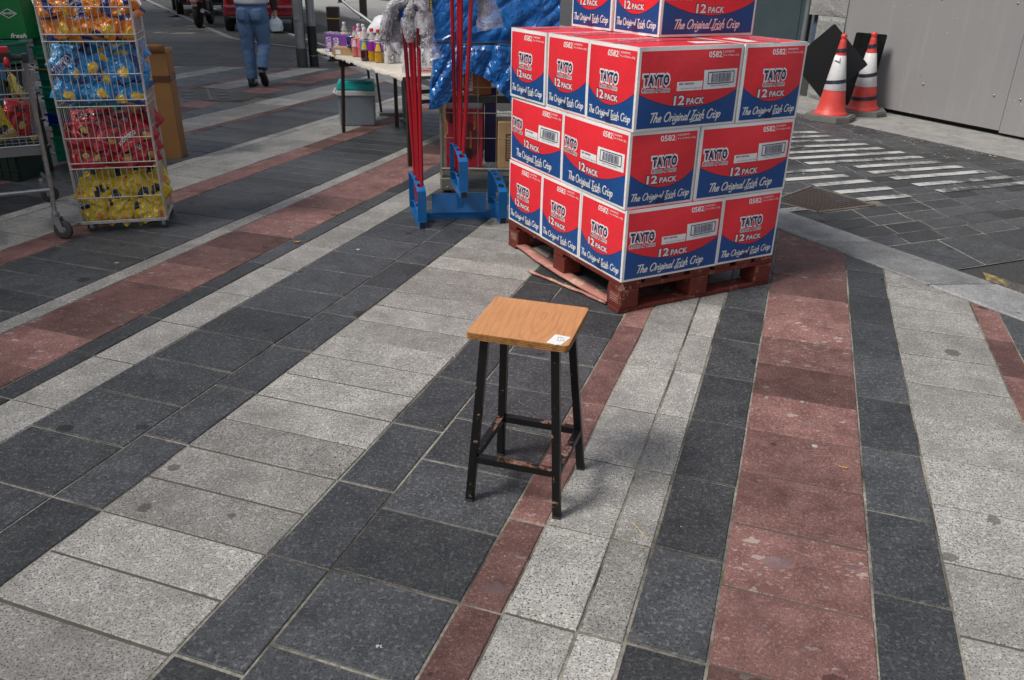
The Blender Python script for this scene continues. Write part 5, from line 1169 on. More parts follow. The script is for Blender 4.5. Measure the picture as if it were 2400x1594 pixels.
# drain pipe / steel post behind the table
e = empty('steel_post', (-1.18, 8.98, 0), 0, 'ribbed steel post standing behind the folding table', 'post'); m = MB(); 
m.lathe([(.06*(1+.05*(k % 2)), z) for k, z in enumerate((0.02, .74))], 24); m.build('post_tube', M_GALV, e); m = MB(); m.lathe([(.085, 0), (.085, .02), (.062, .03)], 20); m.build('base_collar', M_GALV, e)
e = empty('kerb_weight', (-1.36, 9.35, 0), R(4), 'flat grey slab lying behind the cool box', 'slab'); m = MB(); m.box((0, 0, .02), (.36, .3, .04), 0, None, .004); m.build('slab_body', mat('slab_grey', (.16, .16, .17), .7, 0, .2, 10, .2), e)

# ------------------------------------------------------------------ blue stand for mop handles
M_BLUE = mat('blue_enamel', (0.003, 0.115, 0.34), 0.35, 0, .15, 14, .12, 60, dirt=.18); M_RUST = mat('rusty_cut', (.20, .075, .03), .8, .2, .3, 40); M_HOLLOW = mat('tube_inside', (.012, .01, .01), .9)
stand = empty('handle_stand', (-0.37, 5.24, 0), R(8), 'blue steel stand with three drilled holders for long handles', 'stand')
ca, sa = math.cos(R(-8)), math.sin(R(-8))
def ls(x, y): v = Vector((x+0.37, y-5.24)); return Vector((v.x*ca-v.y*sa, v.x*sa+v.y*ca))
def holder(p0, p1, z0, hf, hb, nm='holder'):
    """square rail from p0 (front) to p1 (back) with an arched, drilled strap above it and a second strap inside"""
    h_ = empty(nm, (0, 0, 0), 0, parent=stand); p0, p1 = Vector(p0), Vector(p1); d = (p1-p0); dn = d.normalized(); s_ = Vector((-dn.y, dn.x))
    m = MB(); m.beam((*p0, z0+.022), (*p1, z0+.022), .044, .044, 0, (0, 0, 1)); m.build('rail', M_BLUE, h_)
    m = MB(); m.beam((*(p0-dn*.001), z0+.022), (*(p0+dn*.004), z0+.022), .036, .036); m.build('tube_mouth', M_HOLLOW, h_)
    def strap(za, zb, inset_, arch, w, nh, rad, name):
        m = MB(); a, b = p0+dn*inset_, p1-dn*inset_; L = (b-a).length
        def top(f): return za+(zb-za)*f+arch*math.sin(math.pi*f)
        def q(f, off, dz=0): p = a+dn*(L*f)+s_*off; return (p.x, p.y, z0+.044+top(f)+dz)
        # drilled top: each cell is a square with a round hole
        n = nh; N = 16; f0, f1 = .06, .94
        for i in range(n):
            fa, fb = f0+(f1-f0)*i/n, f0+(f1-f0)*(i+1)/n; fc = (fa+fb)/2; hl = (fb-fa)/2
            ring = []; sq = []
            for k_ in range(N):
                t = 2*math.pi*k_/N; c_, s2 = math.cos(t), math.sin(t); rf = min(rad/L, hl*.86)
                ring.append(q(fc+rf*c_, min(rad, w*.42)*s2)); mx = max(abs(c_), abs(s2)); sq.append(q(fc+hl*c_/mx, w/2*s2/mx))
            m.add(ring+sq, [(k_, N+k_, N+(k_+1) % N, (k_+1) % N) for k_ in range(N)])
        for fa, fb in ((0, f0), (f1, 1)): m.add([q(fa, -w/2), q(fb, -w/2), q(fb, w/2), q(fa, w/2)], [(0, 1, 2, 3)])
        for f in (0.0, 1.0):
            t = [q(f, -w/2), q(f, w/2)]; base = [(x, y, z0+.044) for x, y, z in t]; m.add([*base, t[1], t[0]], [(0, 1, 2, 3)])
        o_ = m.build(name, M_BLUE, h_); solidify(o_, .004, -1); return o_
    strap(hf, hb, .012, .03, .058, 4, .021, 'drilled_strap'); strap(.01, .05, .03, .045, .05, 4, .019, 'lower_strap'); return h_
lf, lbk = ls(-0.595, 5.06), ls(-0.70, 5.44); rf_, rb = ls(-0.075, 5.20), ls(-0.165, 5.57); mf, mbk = ls(-0.325, 5.06), ls(-0.415, 5.42)
holder(lf, lbk, 0.0, .20, .24); holder(rf_, rb, 0.0, .17, .235); holder(mf, mbk, .205, .19, .24)
m = MB(); c0, c1 = ls(-0.60, 5.29), ls(-0.13, 5.36); m.beam((*c0, .021), (*c1, .021), .042, .042); m.build('cross_tube', M_BLUE, stand)
m = MB(); c0, c1 = ls(-0.555, 5.275), ls(-0.19, 5.315); m.add([(*c0, .045), (*c1, .045), (c1.x, c1.y+.03, .172), (c0.x, c0.y+.03, .168)], [(0, 1, 2, 3)]); pz = m.build('plate', M_BLUE, stand); solidify(pz, .004)
m = MB(); c0 = ls(-0.37, 5.32); m.beam((*c0, .04), (*c0, .21), .04, .04, 0, (0, 1, 0)); m.build('post', M_BLUE, stand)
# ------------------------------------------------------------------ red handles and fluffy heads
M_REDH = mat('red_lacquer', (0.34, 0.006, 0.016), 0.22, 0, .1, 8, coat=.4); M_BLUEC = mat('blue_socket', (.01, .07, .42), .4)
k = NT('grey_chenille'); co = k.obco(); s_ = k.noise(co, 150, 2, .7); k.base(k.mix(k.ramp(s_, [(.42, 0), (.58, 1)]), (.05, .055, .06), (.52, .53, .53))); k.set(Roughness=.8, Specular_IOR_Level=.2); M_FLUFF = k.m
M_BAG = clear_plastic('thin_poly_bag', (0.74, 0.71, 0.80), 0.30, 0.10)
def fluff(path, r, seed, parent, n=1100):
    """bent core covered with short yarn loops"""
    b = MB(); pts = [Vector(p) for p in spline3(path, 5)]; b.tube(pts, [r*.72]*len(pts), 10); rg = random.Random(seed)
    for _ in range(n):
        i = rg.randrange(len(pts)-1); p = pts[i].lerp(pts[i+1], rg.random()); d = (pts[i+1]-pts[i]).normalized(); u, w = frame(d); a = rg.uniform(0, 6.283); rad = u*math.cos(a)+w*math.sin(a)
        tip = p+rad*r*rg.uniform(.95, 1.18)+d*rg.uniform(-.02, .02)+Vector((0, 0, -.008)); bs = p+rad*r*.55; sd = rad.cross(d).normalized()*.0038
        b.add([bs-sd, bs+sd, tip+sd*.7, tip-sd*.7], [(0, 1, 2, 3)]); 
    return b.build('fluffy_head', M_FLUFF, parent)
def spline3(pts, k=4):
    P_ = [Vector(p) for p in pts]; out = []
    for i in range(len(P_)-1):
        p0, p1, p2, p3 = P_[max(i-1, 0)], P_[i], P_[i+1], P_[min(i+2, len(P_)-1)]
        for j in range(k): t = j/k; out.append(0.5*((2*p1)+(p2-p0)*t+(2*p0-5*p1+4*p2-p3)*t*t+(3*p1-p0-3*p2+p3)*t**3))
    out.append(P_[-1]); return out
def polybag(path, radii, parent, seed):
    b = MB(); pts = spline3(path, 4); n = len(pts); seg = 14; vs = []; fs = []
    for i, p in enumerate(pts):
        f = i/(n-1)*(len(radii)-1); q = int(min(f, len(radii)-2)); r = radii[q]+(radii[q+1]-radii[q])*(f-q)
        d = (pts[min(i+1, n-1)]-pts[max(i-1, 0)]).normalized(); u, w = frame(d)
        for k_ in range(seg):
            a = 2*math.pi*k_/seg; off = 1+.28*noise.noise((math.cos(a)*2+seed, math.sin(a)*2, i*.45)); vs.append(p+(u*math.cos(a)+w*math.sin(a)*.7)*r*off)
    for i in range(n-1):
        for k_ in range(seg): fs.append((i*seg+k_, i*seg+(k_+1) % seg, (i+1)*seg+(k_+1) % seg, (i+1)*seg+k_))
    b.add(vs, fs, 0, False); return b.build('polythene_sleeve', M_BAG, parent)
def duster(base, top, label, group, head=None, sleeve=None, seed=1, socket=False):
    e = empty('duster', base, 0, label, 'duster', group); base, top = Vector(base), Vector(top)
    m = MB(); m.tube([(0, 0, 0), top-base], .0125, 12); m.build('handle', M_REDH, e)
    m = MB(); m.tube([(0, 0, -.002), (top-base).normalized()*.05], .0142, 12); m.build('end_plug', M_BLACKP, e)
    if socket: m = MB(); dd = (top-base).normalized(); m.tube([top-base-dd*.02, top-base+dd*.05, top-base+dd*.085], [.017, .019, .028], 12); m.build('socket', M_BLUEC, e)
    if head: fluff([Vector(p)-base for p in head], .034, seed, e)
    if sleeve: polybag([Vector(p)-base for p in sleeve[0]], sleeve[1], e, seed)
    return e
GD = 'red-handled dusters in the blue stand'
duster((-0.655, 5.31, .06), (-0.685, 5.16, 1.24), 'red-handled duster with blue socket and drooping grey head', GD, [(-0.80, 5.13, 1.14), (-0.785, 5.13, 1.25), (-0.74, 5.13, 1.335), (-0.68, 5.14, 1.355), (-0.62, 5.16, 1.35)], ([(-0.80, 5.13, 1.09), (-0.79, 5.13, 1.2), (-0.74, 5.13, 1.335), (-0.67, 5.14, 1.365)], [.012, .045, .05, .045]), 3, True)
duster((-0.64, 5.26, .06), (-0.65, 5.17, 1.18), 'red-handled duster hidden behind two others, head bagged low', GD, [(-0.735, 5.19, 1.16), (-0.735, 5.20, 1.24), (-0.70, 5.22, 1.31), (-0.66, 5.22, 1.32)], ([(-0.73, 5.19, 1.08), (-0.735, 5.19, 1.17), (-0.73, 5.2, 1.25)], [.045, .055, .045]), 5)
duster((-0.625, 5.21, .06), (-0.625, 5.12, 1.21), 'red-handled duster third from left in the lower left bunch', GD, [(-0.635, 5.10, 1.19), (-0.645, 5.10, 1.27), (-0.62, 5.10, 1.345), (-0.57, 5.10, 1.35)], ([(-0.64, 5.09, 1.14), (-0.645, 5.09, 1.21), (-0.64, 5.10, 1.29), (-0.61, 5.10, 1.36)], [.02, .042, .05, .04]), 7)
duster((-0.608, 5.16, .06), (-0.592, 5.11, 1.22), 'red-handled duster whose polythene sleeve hangs towards the tarpaulin', GD, [(-0.555, 5.09, 1.12), (-0.53, 5.09, 1.20), (-0.535, 5.09, 1.28), (-0.56, 5.09, 1.345), (-0.61, 5.09, 1.36)], ([(-0.50, 5.08, 1.05), (-0.52, 5.08, 1.12), (-0.54, 5.08, 1.22), (-0.55, 5.08, 1.32), (-0.59, 5.09, 1.37)], [.075, .055, .048, .048, .04]), 9)
GR = 'red-handled dusters in the raised holder'
duster((-0.395, 5.35, .285), (-0.40, 5.20, 1.62), 'red handle leaning leftmost in the raised holder', GR, [(-0.47, 5.2, 1.5), (-0.47, 5.2, 1.62), (-0.41, 5.2, 1.69)], None, 11)
duster((-0.375, 5.29, .285), (-0.352, 5.18, 1.62), 'red handle second from left in the raised holder', GR, [(-0.40, 5.1, 1.5), (-0.40, 5.12, 1.62), (-0.36, 5.16, 1.69)], None, 13)
duster((-0.36, 5.23, .285), (-0.335, 5.14, 1.62), 'red handle third from left, close against its neighbour in the raised holder', GR, [(-0.33, 5.0, 1.5), (-0.33, 5.05, 1.62), (-0.335, 5.12, 1.69)], None, 15)
duster((-0.345, 5.17, .285), (-0.262, 5.12, 1.62), 'red handle leaning rightmost, its bagged head hanging before the tarpaulin', GR, [(-0.205, 5.20, 1.30), (-0.215, 5.20, 1.42), (-0.22, 5.18, 1.55), (-0.25, 5.14, 1.66)], ([(-0.165, 5.2, 1.215), (-0.175, 5.2, 1.27), (-0.19, 5.2, 1.36), (-0.21, 5.2, 1.5)], [.085, .075, .06, .05]), 17)

# ------------------------------------------------------------------ roll cage under the blue tarpaulin
M_ZINC = mat('zinc_plate', (.38, .36, .29), .32, .8, .25, 12, dirt=.3)
CG = Vector((-0.545, 5.97)); cage = empty('roll_cage', (CG.x, CG.y, 0), R(2), 'zinc wire roll cage loaded with cartons, partly under the blue tarpaulin', 'roll cage'); CW, CD, CHt = .80, .68, 1.75
for sx, sy in ((0, 0), (CW, 0), (0, CD), (CW, CD)):
    m = MB(); m.tube([(sx, sy, .11), (sx, sy, CHt)], .0125, 10); m.build('upright', M_ZINC, cage)
m = MB()
for zz_ in (.41, .59, .77, .95, 1.13, 1.31, 1.49, 1.7): m.tube([(0, -.004, zz_), (CW, -.004, zz_)], .0032, 6)
for i in range(1, 6): m.tube([(CW*i/6+.0, -.008, .19), (CW*i/6, -.008, 1.7)], .0028, 6)
m.build('front_grid', M_ZINC, cage)
for sx in (0, CW):
    m = MB()
    for zz_ in (.3, .59, .88, 1.17, 1.46, 1.7): m.tube([(sx, 0, zz_), (sx, CD, zz_)], .0032, 6)
    for i in range(1, 5): m.tube([(sx, CD*i/5, .17), (sx, CD*i/5, 1.7)], .0028, 6)
    m.build('side_grid', M_ZINC, cage)
m = MB()
for i in range(40): m.tube([(CW*i/39, 0, .178), (CW*i/39, CD, .178)], .0025, 5)
m.build('deck_grid', M_ZINC, cage)
m = MB(); m.box((CW/2, 0, .15), (CW, .03, .03), 0, None, .003); m.tube([(0, -.012, .185), (CW, -.012, .185)], .010, 8); m.box((CW/2, CD, .15), (CW, .03, .03)); m.box((0, CD/2, .15), (.03, CD, .03)); m.box((CW, CD/2, .15), (.03, CD, .03)); m.build('base_frame', M_ZINC, cage)
for sx, sy in ((0.04, .03), (CW-.04, .03), (.04, CD-.03), (CW-.04, CD-.03)):
    m = MB(); m.box((sx, sy, .07), (.115, .09, .10), 0, None, .012); cz_ = m.build('caster_guard', M_ZINC, cage); m = MB(); m.lathe([(.001, -.02), (.045, -.02), (.045, .02), (.001, .02)], 18, 0, Matrix.Translation((sx, sy, .046)) @ Matrix.Rotation(R(90), 4, 'X')); m.build('wheel', M_RUBBER, cz_)
    m = MB(); m.lathe([(.009, 0), (.006, -.006)], 10, 0, Matrix.Translation((sx, sy-.045, .045)) @ Matrix.Rotation(R(-90), 4, 'X')); m.build('axle_bolt', M_GALV, cz_)
m = MB(); m.box((CW/2, .02, .685), (CW*.96, .03, .05), 0, None, .004); m.build('shelf_bar', M_BLACKP, cage)
def cg(x, y, z): v = Vector((x, y)); v.rotate(Matrix.Rotation(R(2), 2)); return (CG.x+v.x, CG.y+v.y, z)
M_RC = card('carton_crimson', (.33, .014, .03)); M_MAR = mat('carton_maroon_print', (.12, .008, .014), .5); M_OCH = mat('print_ochre', (.45, .25, .05), .5)
e = empty('red_snack_carton', cg(.165, .20, .182), R(2), 'tall crimson snack carton at the bottom of the roll cage', 'carton')
m = MB(); m.box((0, 0, .215), (.27, .30, .43), 0, None, .004); m.build('carton_body', M_RC, e)
m = MB(); m.lathe([(.085, 0), (.085, .0012)], 24, 0, Matrix.Translation((.045, -.1505, .20)) @ Matrix.Rotation(R(90), 4, 'X'), True, .8, 1.5); m.build('printed_panel', M_MAR, e)
m = MB()
vs, fs = fit_text('Perry', 0, .13, -.022, .022, .04, .3); m.add([(.0-y-.005, -.1535, .16+x) for x, y in vs], fs)
vs, fs = fit_text('EXCELLENT', 0, .12, 0, .014, .02); m.add([(.055-y, -.1535, .15+x) for x, y in vs], fs)
vs, fs = fit_text('PRAWN COCK', 0, .13, 0, .018, .02); m.add([(.085-y, -.1535, .28+x) for x, y in vs], fs); m.build('lettering', M_OCH, e)
m = MB(); m.add([(-.02, -.1525, .1), (.05, -.1525, .06), (.065, -.1525, .12), (0, -.1525, .17)], [(0, 1, 2, 3)]); m.add([(-.11, -.1525, .33), (-.05, -.1525, .30), (-.05, -.1525, .42), (-.10, -.1525, .42)], [(0, 1, 2, 3)]); m.build('dark_print', mat('print_black', (.01, .01, .01), .5), e)
e = empty('brown_carton', cg(.53, .16, .182), R(4), 'plain brown carton with a printed box outline in the roll cage', 'carton'); m = MB(); m.box((0, 0, .17), (.24, .24, .34), 0, None, .004); m.build('carton_body', M_CBOARD2, e)
m = MB()
for a_, b_ in (((-.06, .06), (.0, .06)), ((0, .06), (0, .25)), ((0, .25), (-.06, .25)), ((-.06, .25), (-.06, .06))): m.beam((a_[0], -.1215, a_[1]), (b_[0], -.1215, b_[1]), .005, .002, 0, (0, 1, 0))
for i in range(9): m.beam((-.052, -.1215, .075+i*.019), (-.008, -.1215, .075+i*.019), .003, .002, 0, (0, 1, 0))
m.build('printed_outline', mat('print_black', (.01, .01, .01), .5), e)
e = empty('purple_crate', cg(.36, .33, .182), R(2), 'narrow violet plastic tub between the cartons in the roll cage', 'tub'); m = MB(); m.box((0, 0, .28), (.09, .2, .56), 0, None, .008); m.box((0, 0, .52), (.11, .22, .02), 0, None, .004); m.build('tub_body', mat('violet_plastic', (.045, .035, .17), .4), e)
e = empty('orange_carton', cg(.26, .18, .71), R(3), 'orange printed carton on the cage shelf below the tarpaulin edge', 'carton'); m = MB(); m.box((0, 0, .15), (.20, .24, .30), 0, None, .004); m.build('carton_body', card('carton_orange', (.42, .11, .02)), e)
m = MB(); m.box((-.06, -.1215, .16), (.05, .003, .27)); m.build('white_strip', M_LW, e)
m = MB()
for i in range(14): m.box((-.06, -.1240, .06+i*.013), (.036, .002, .004+.003*(i % 2)))
m.build('barcode', mat('print_black', (.01, .01, .01), .5), e)
# tarpaulin
k = NT('blue_tarpaulin'); co = k.obco(); n1 = k.noise(co, 5, 4, .6, .6); n2 = k.noise(co, 22, 4, .6, 1.0); n3 = k.n('TexVoronoi', feature='DISTANCE_TO_EDGE'); n3.inputs['Scale'].default_value = 9; k.l(co, n3.inputs['Vector'])
k.base(k.mix(n1, (.002, .06, .25), (.006, .15, .47))); k.set(Roughness=.24, Specular_IOR_Level=.7); k.bump(k.math('ADD', k.math('MULTIPLY', n2, .35), k.math('MULTIPLY', n1, .4)), .6, .02); M_TARP = k.m
tarp = empty('tarpaulin', (CG.x, CG.y, 0), R(2), 'crumpled blue tarpaulin draped over the roll cage', 'tarpaulin')
hem = [(-.06, .62), (.02, .625), (.085, .68), (.12, .74), (.16, .86), (.20, .885), (.28, .855), (.36, .815), (.44, .74), (.50, .675), (.56, .69), (.68, .74), (.80, .70)]
def hemz(x):
    for (x0, z0), (x1, z1) in zip(hem, hem[1:]):
        if x <= x1: return z0+(z1-z0)*max(0, (x-x0)/(x1-x0))
    return hem[-1][1]
def tf(i, j):
    f = i; top = 1.80; x = -.03+(CW+.06)*f; zh = hemz(x-.0); z = top+(zh-top)*j
    if j > .6: x -= .055*((j-.6)/.4)**1.5*max(0, 1-f*4)
    pinch = math.exp(-((z-1.075)/.05)**2)                          # tied in by the cord
    r1 = abs(noise.noise((x*9-z*7, z*2.2+x*1.5, 1.0))); r2 = abs(noise.noise((x*16+z*9, z*6-x*2, 4.0))); r3 = abs(noise.noise((x*40-z*22, z*26, 9.0))); low = 1 if z < 1.06 else .45
    fold = .010*math.sin(x*26+z*6+3*noise.noise((x*3, z*2, 1)))-.045*r1+.02-.022*r2*low-.012*r3*low
    y = -.045-.03*max(0, (z < 1.06)*(1.06-z))+fold*(1-.7*pinch)+.025*pinch-.02*max(0, 1-f*5)*(j > .6)
    return (x, min(y, -.018), z)
m = MB(); m.grid(tf, 120, 110, 0, False)
def tfs(i, j):
    top = 1.80; zh = .66+.1*noise.noise((i*3, 0, 0)); z = top+(zh-top)*j; y = -.045+(CD+.08)*i; fold = .015*math.sin(y*30+z*5)+.012*noise.noise((y*6, z*6, 7)); x = -.03+fold-.055*(max(0, j-.6)/.4)**1.5*max(0, 1-i*3); return (min(x, -.018) if i > .02 else tf(0, j)[0], y if i > .02 else tf(0, j)[1], z if i > .02 else tf(0, j)[2])
m.grid(tfs, 40, 60)
m.grid(lambda i, j: (-.03+(CW+.06)*i, -.045+(CD+.08)*j, 1.80+.02*noise.noise((i*6, j*6, 3))), 30, 24)
sh = m.build('sheet', M_TARP, tarp)
m = MB(); m.tube([(x/20*(CW+.06)-.03, -.062-.004*math.sin(x), 1.075+.004*math.sin(x*.7)) for x in range(21)]+[(CW+.04, .3, 1.07)], .0055, 8)
m.tube([(x/20*(CW+.06)-.03, -.064-.004*math.sin(x+1), 1.062+.004*math.sin(x*.9)) for x in range(21)], .0045, 8); m.tube([(-.03, -.06, 1.07), (-.055, .1, 1.07), (-.05, .5, 1.07)], .0055, 8)
t_ = empty('bungee_cord', (CG.x, CG.y, 0), R(2), 'black elastic cord tied round the blue tarpaulin', 'cord'); m.build('cord', M_BLACKP, t_)
k = NT('hazard_cord'); co = k.obco(); w = k.n('TexWave', bands_direction='Z'); w.inputs['Scale'].default_value = 22; w.inputs['Distortion'].default_value = 2; k.l(co, w.inputs['Vector']); k.base(k.ramp(w.outputs['Fac'], [(.35, (.5, .36, .03)), (.55, (.02, .02, .02))], 'CONSTANT')); k.set(Roughness=.6); M_HAZ = k.m
m = MB(); m.tube([(-.048, -.03, 1.6), (-.05, -.035, 1.35), (-.045, -.045, 1.2), (-.06, -.05, 1.14)], .0055, 8); o = m.build('yellow_rope', M_HAZ, None, (CG.x, CG.y, 0)); tag(o, 'yellow and black rope running down the tarpaulin edge', 'rope')
m = MB(); m.tube([(0.0, -.03, .60), (.02, -.035, .575), (.045, -.035, .53), (.05, -.035, .46), (.03, -.035, .425)], .004, 8); m.lathe([(.001, -.012), (.011, -.004), (.008, .008), (.001, .012)], 8, 0, Matrix.Translation((.0, -.03, .605))); o = m.build('rope_end', M_HAZ, None, (CG.x, CG.y, 0)); tag(o, 'short knotted yellow and black rope end on the cage upright', 'rope')
# ------------------------------------------------------------------ hoarding, pillar and door on the far side of the road
WU = Vector((0.424, -0.9055)); WN = Vector((-0.9055, -0.424)); WP = Vector((4.53, 10.07))
def wl(s, off, z): p = WP+WU*s+WN*off; return (p.x, p.y, z)
WANG = math.atan2(WU.y, WU.x)
def hoard():
    k = NT('grey_hoarding'); co = k.obco(); mp = k.n('Mapping'); mp.inputs['Scale'].default_value = (5, 1, .3); k.l(co, mp.inputs['Vector'])
    st = k.noise(mp.outputs[0], 2.2, 4, .65); lg = k.noise(co, .9, 4, .6); sp_ = k.noise(co, 55, 2, .6); v = k.vor(co, 13)
    c = k.mix(lg, (.205, .200, .205), (.262, .257, .258)); c = k.mix(k.ramp(st, [(.52, 0), (.78, .35)]), c, (.33, .328, .325)); c = k.mix(k.ramp(st, [(.20, .5), (.36, 0)]), c, (.15, .148, .145))
    s3 = k.n('SeparateColor'); k.l(v.outputs['Color'], s3.inputs[0])
    c = k.mix(k.math('MULTIPLY', k.math('LESS_THAN', v.outputs['Distance'], k.math('MULTIPLY', s3.outputs[1], .09)), k.math('LESS_THAN', s3.outputs[0], .4)), c, k.mix(k.math('GREATER_THAN', s3.outputs[2], .5), (.05, .05, .05), (.55, .55, .55)))
    k.base(c); k.set(Roughness=.5, Specular_IOR_Level=.4); k.bump(lg, .15, .02); return k.m
M_HOARD = hoard()
e = empty('hoarding', (WP.x, WP.y, 0), WANG, 'tall grey painted hoarding panels along the far pavement', 'hoarding')
for i, (s0_, s1_, zb) in enumerate(((-0.85, 1.45, .055), (1.455, 3.7, .035), (3.705, 6.0, .04))):
    m = MB(); m.add([(s0_-(.2 if i == 0 else 0), -.012-.02, 2.6), (s1_, -.032, 2.6), (s1_, -.012, zb), (s0_, -.012, zb)]+[(s0_-(.2 if i == 0 else 0), .012, 2.6), (s1_, .012, 2.6), (s1_, .03, zb), (s0_, .03, zb)], [(3, 2, 1, 0), (4, 5, 6, 7), (0, 1, 5, 4), (2, 3, 7, 6), (1, 2, 6, 5), (3, 0, 4, 7)]); m.build('panel', M_HOARD, e)
m = MB(); m.box((2.6, .10, .03), (7.2, .05, .05)); m.build('dark_gap_strip', mat('gap_shade_black', (.02, .017, .014), .8), e)  # near-black strip stands in for the shade in the gap under the panels
for s_, z in ((-.6, .4), (-.6, 1.3), (1.3, .4), (1.3, 1.3), (1.6, .4), (1.6, 1.3), (.4, .4), (.4, 1.3)):
    m = MB(); m.lathe([(.012, 0), (.009, .006), (.001, .007)], 10, 0, Matrix.Translation((s_, -.024, z)) @ Matrix.Rotation(R(90), 4, 'X')); m.build('fixing_screw', M_GALV, e)
# rough-cut granite pillar
def rock():
    k = NT('rough_granite'); co = k.world(); a = k.noise(co, 30, 4, .7); b = k.noise(co, 120, 2, .6); c = k.mix(k.ramp(b, [(.35, 0), (.65, 1)]), (.22, .22, .22), (.46, .455, .44)); c = k.mix(k.ramp(a, [(.25, .7), (.45, 0)]), c, (.10, .10, .095)); k.base(c); k.set(Roughness=.85); k.bump(k.math('ADD', a, k.math('MULTIPLY', b, .3)), 1.0, .035); return k.m
M_ROCK = rock(); M_BLUESTONE = mat('blue_painted_render', (.045, .075, .125), .7, 0, .25, 9, .4, 30); M_DIRTW = mat('dark_dirty_base', (.045, .045, .042), .85, 0, .4, 9, .5, 40)
e = empty('stone_pillar', (WP.x, WP.y, 0), WANG, 'rough pale granite block pillar beside the grey hoarding', 'pillar')
for s0_, s1_, z0, z1 in ((-1.36, -.92, .0, .34), (-1.55, -.92, .345, .675), (-1.39, -.92, .68, 1.03), (-1.56, -.92, 1.035, 1.42), (-1.40, -.92, 1.425, 1.8), (-1.56, -.92, 1.805, 2.4)):
    m = MB(); w_, h_ = s1_-s0_, z1-z0
    bm = bmesh.new(); bmesh.ops.create_cube(bm, size=1); bmesh.ops.subdivide_edges(bm, edges=bm.edges[:], cuts=5, use_grid_fill=True)
    for v in bm.verts:
        v.co = Vector(((s0_+s1_)/2+v.co.x*w_, .14+v.co.y*.36, (z0+z1)/2+v.co.z*h_)); inner = 1 if min(v.co.x-s0_, s1_-v.co.x, v.co.z-z0, z1-v.co.z) > .02 else .0
        v.co.y -= (.022+.02*noise.noise(v.co*9))*inner if v.co.y < 0 else 0
    bm.verts.index_update(); m.add([v.co.copy() for v in bm.verts], [[v.index for v in f.verts] for f in bm.faces]); bm.free(); m.build('stone_block', M_ROCK, e)
m = MB(); m.box((-1.30, .20, 1.2), (.5, .3, 2.4)); m.build('blue_render', M_BLUESTONE, e)
m = MB(); m.box((-1.47, .10, .17), (.2, .12, .34)); m.build('dirty_plinth', M_DIRTW, e)
m = MB(); m.tube([(-1.62, -.02, 0), (-1.62, -.02, 2.4)], .035, 12); o = m.build('drain_pipe', mat('grey_pipe', (.15, .17, .17), .45, .2, .2, 8, dirt=.3), None, (WP.x, WP.y, 0), (0, 0, WANG)); tag(o, 'grey vertical pipe between the teal shutter and the stone pillar', 'pipe')
k = NT('teal_shutter'); co = k.obco(); n1 = k.noise(co, 3, 4, .6); k.base(k.mix(n1, (.035, .055, .065), (.06, .085, .095))); k.set(Roughness=.4, Metallic=.2); k.bump(k.noise(co, 12, 3), .1, .01)
e = empty('shutter', (WP.x, WP.y, 0), WANG, 'dark teal metal shutter behind the top cartons', 'shutter'); m = MB(); m.box((-3.2, .10, 1.25), (3.04, .06, 2.5)); m.build('shutter_panel', k.m, e)
for i in range(3): m = MB(); m.box((-1.85-i*1.0, .066, 1.25), (.02, .012, 2.46)); m.build('seam_rib', k.m, e)
vs, fs = fit_text('PW', -2.17, -2.0, .98, 1.13, -.03, .1); m = MB(); m.add([(x, .066, y) for x, y in vs], fs); m.build('scratched_letters', mat('scratch_grey', (.075, .10, .11), .6), e)

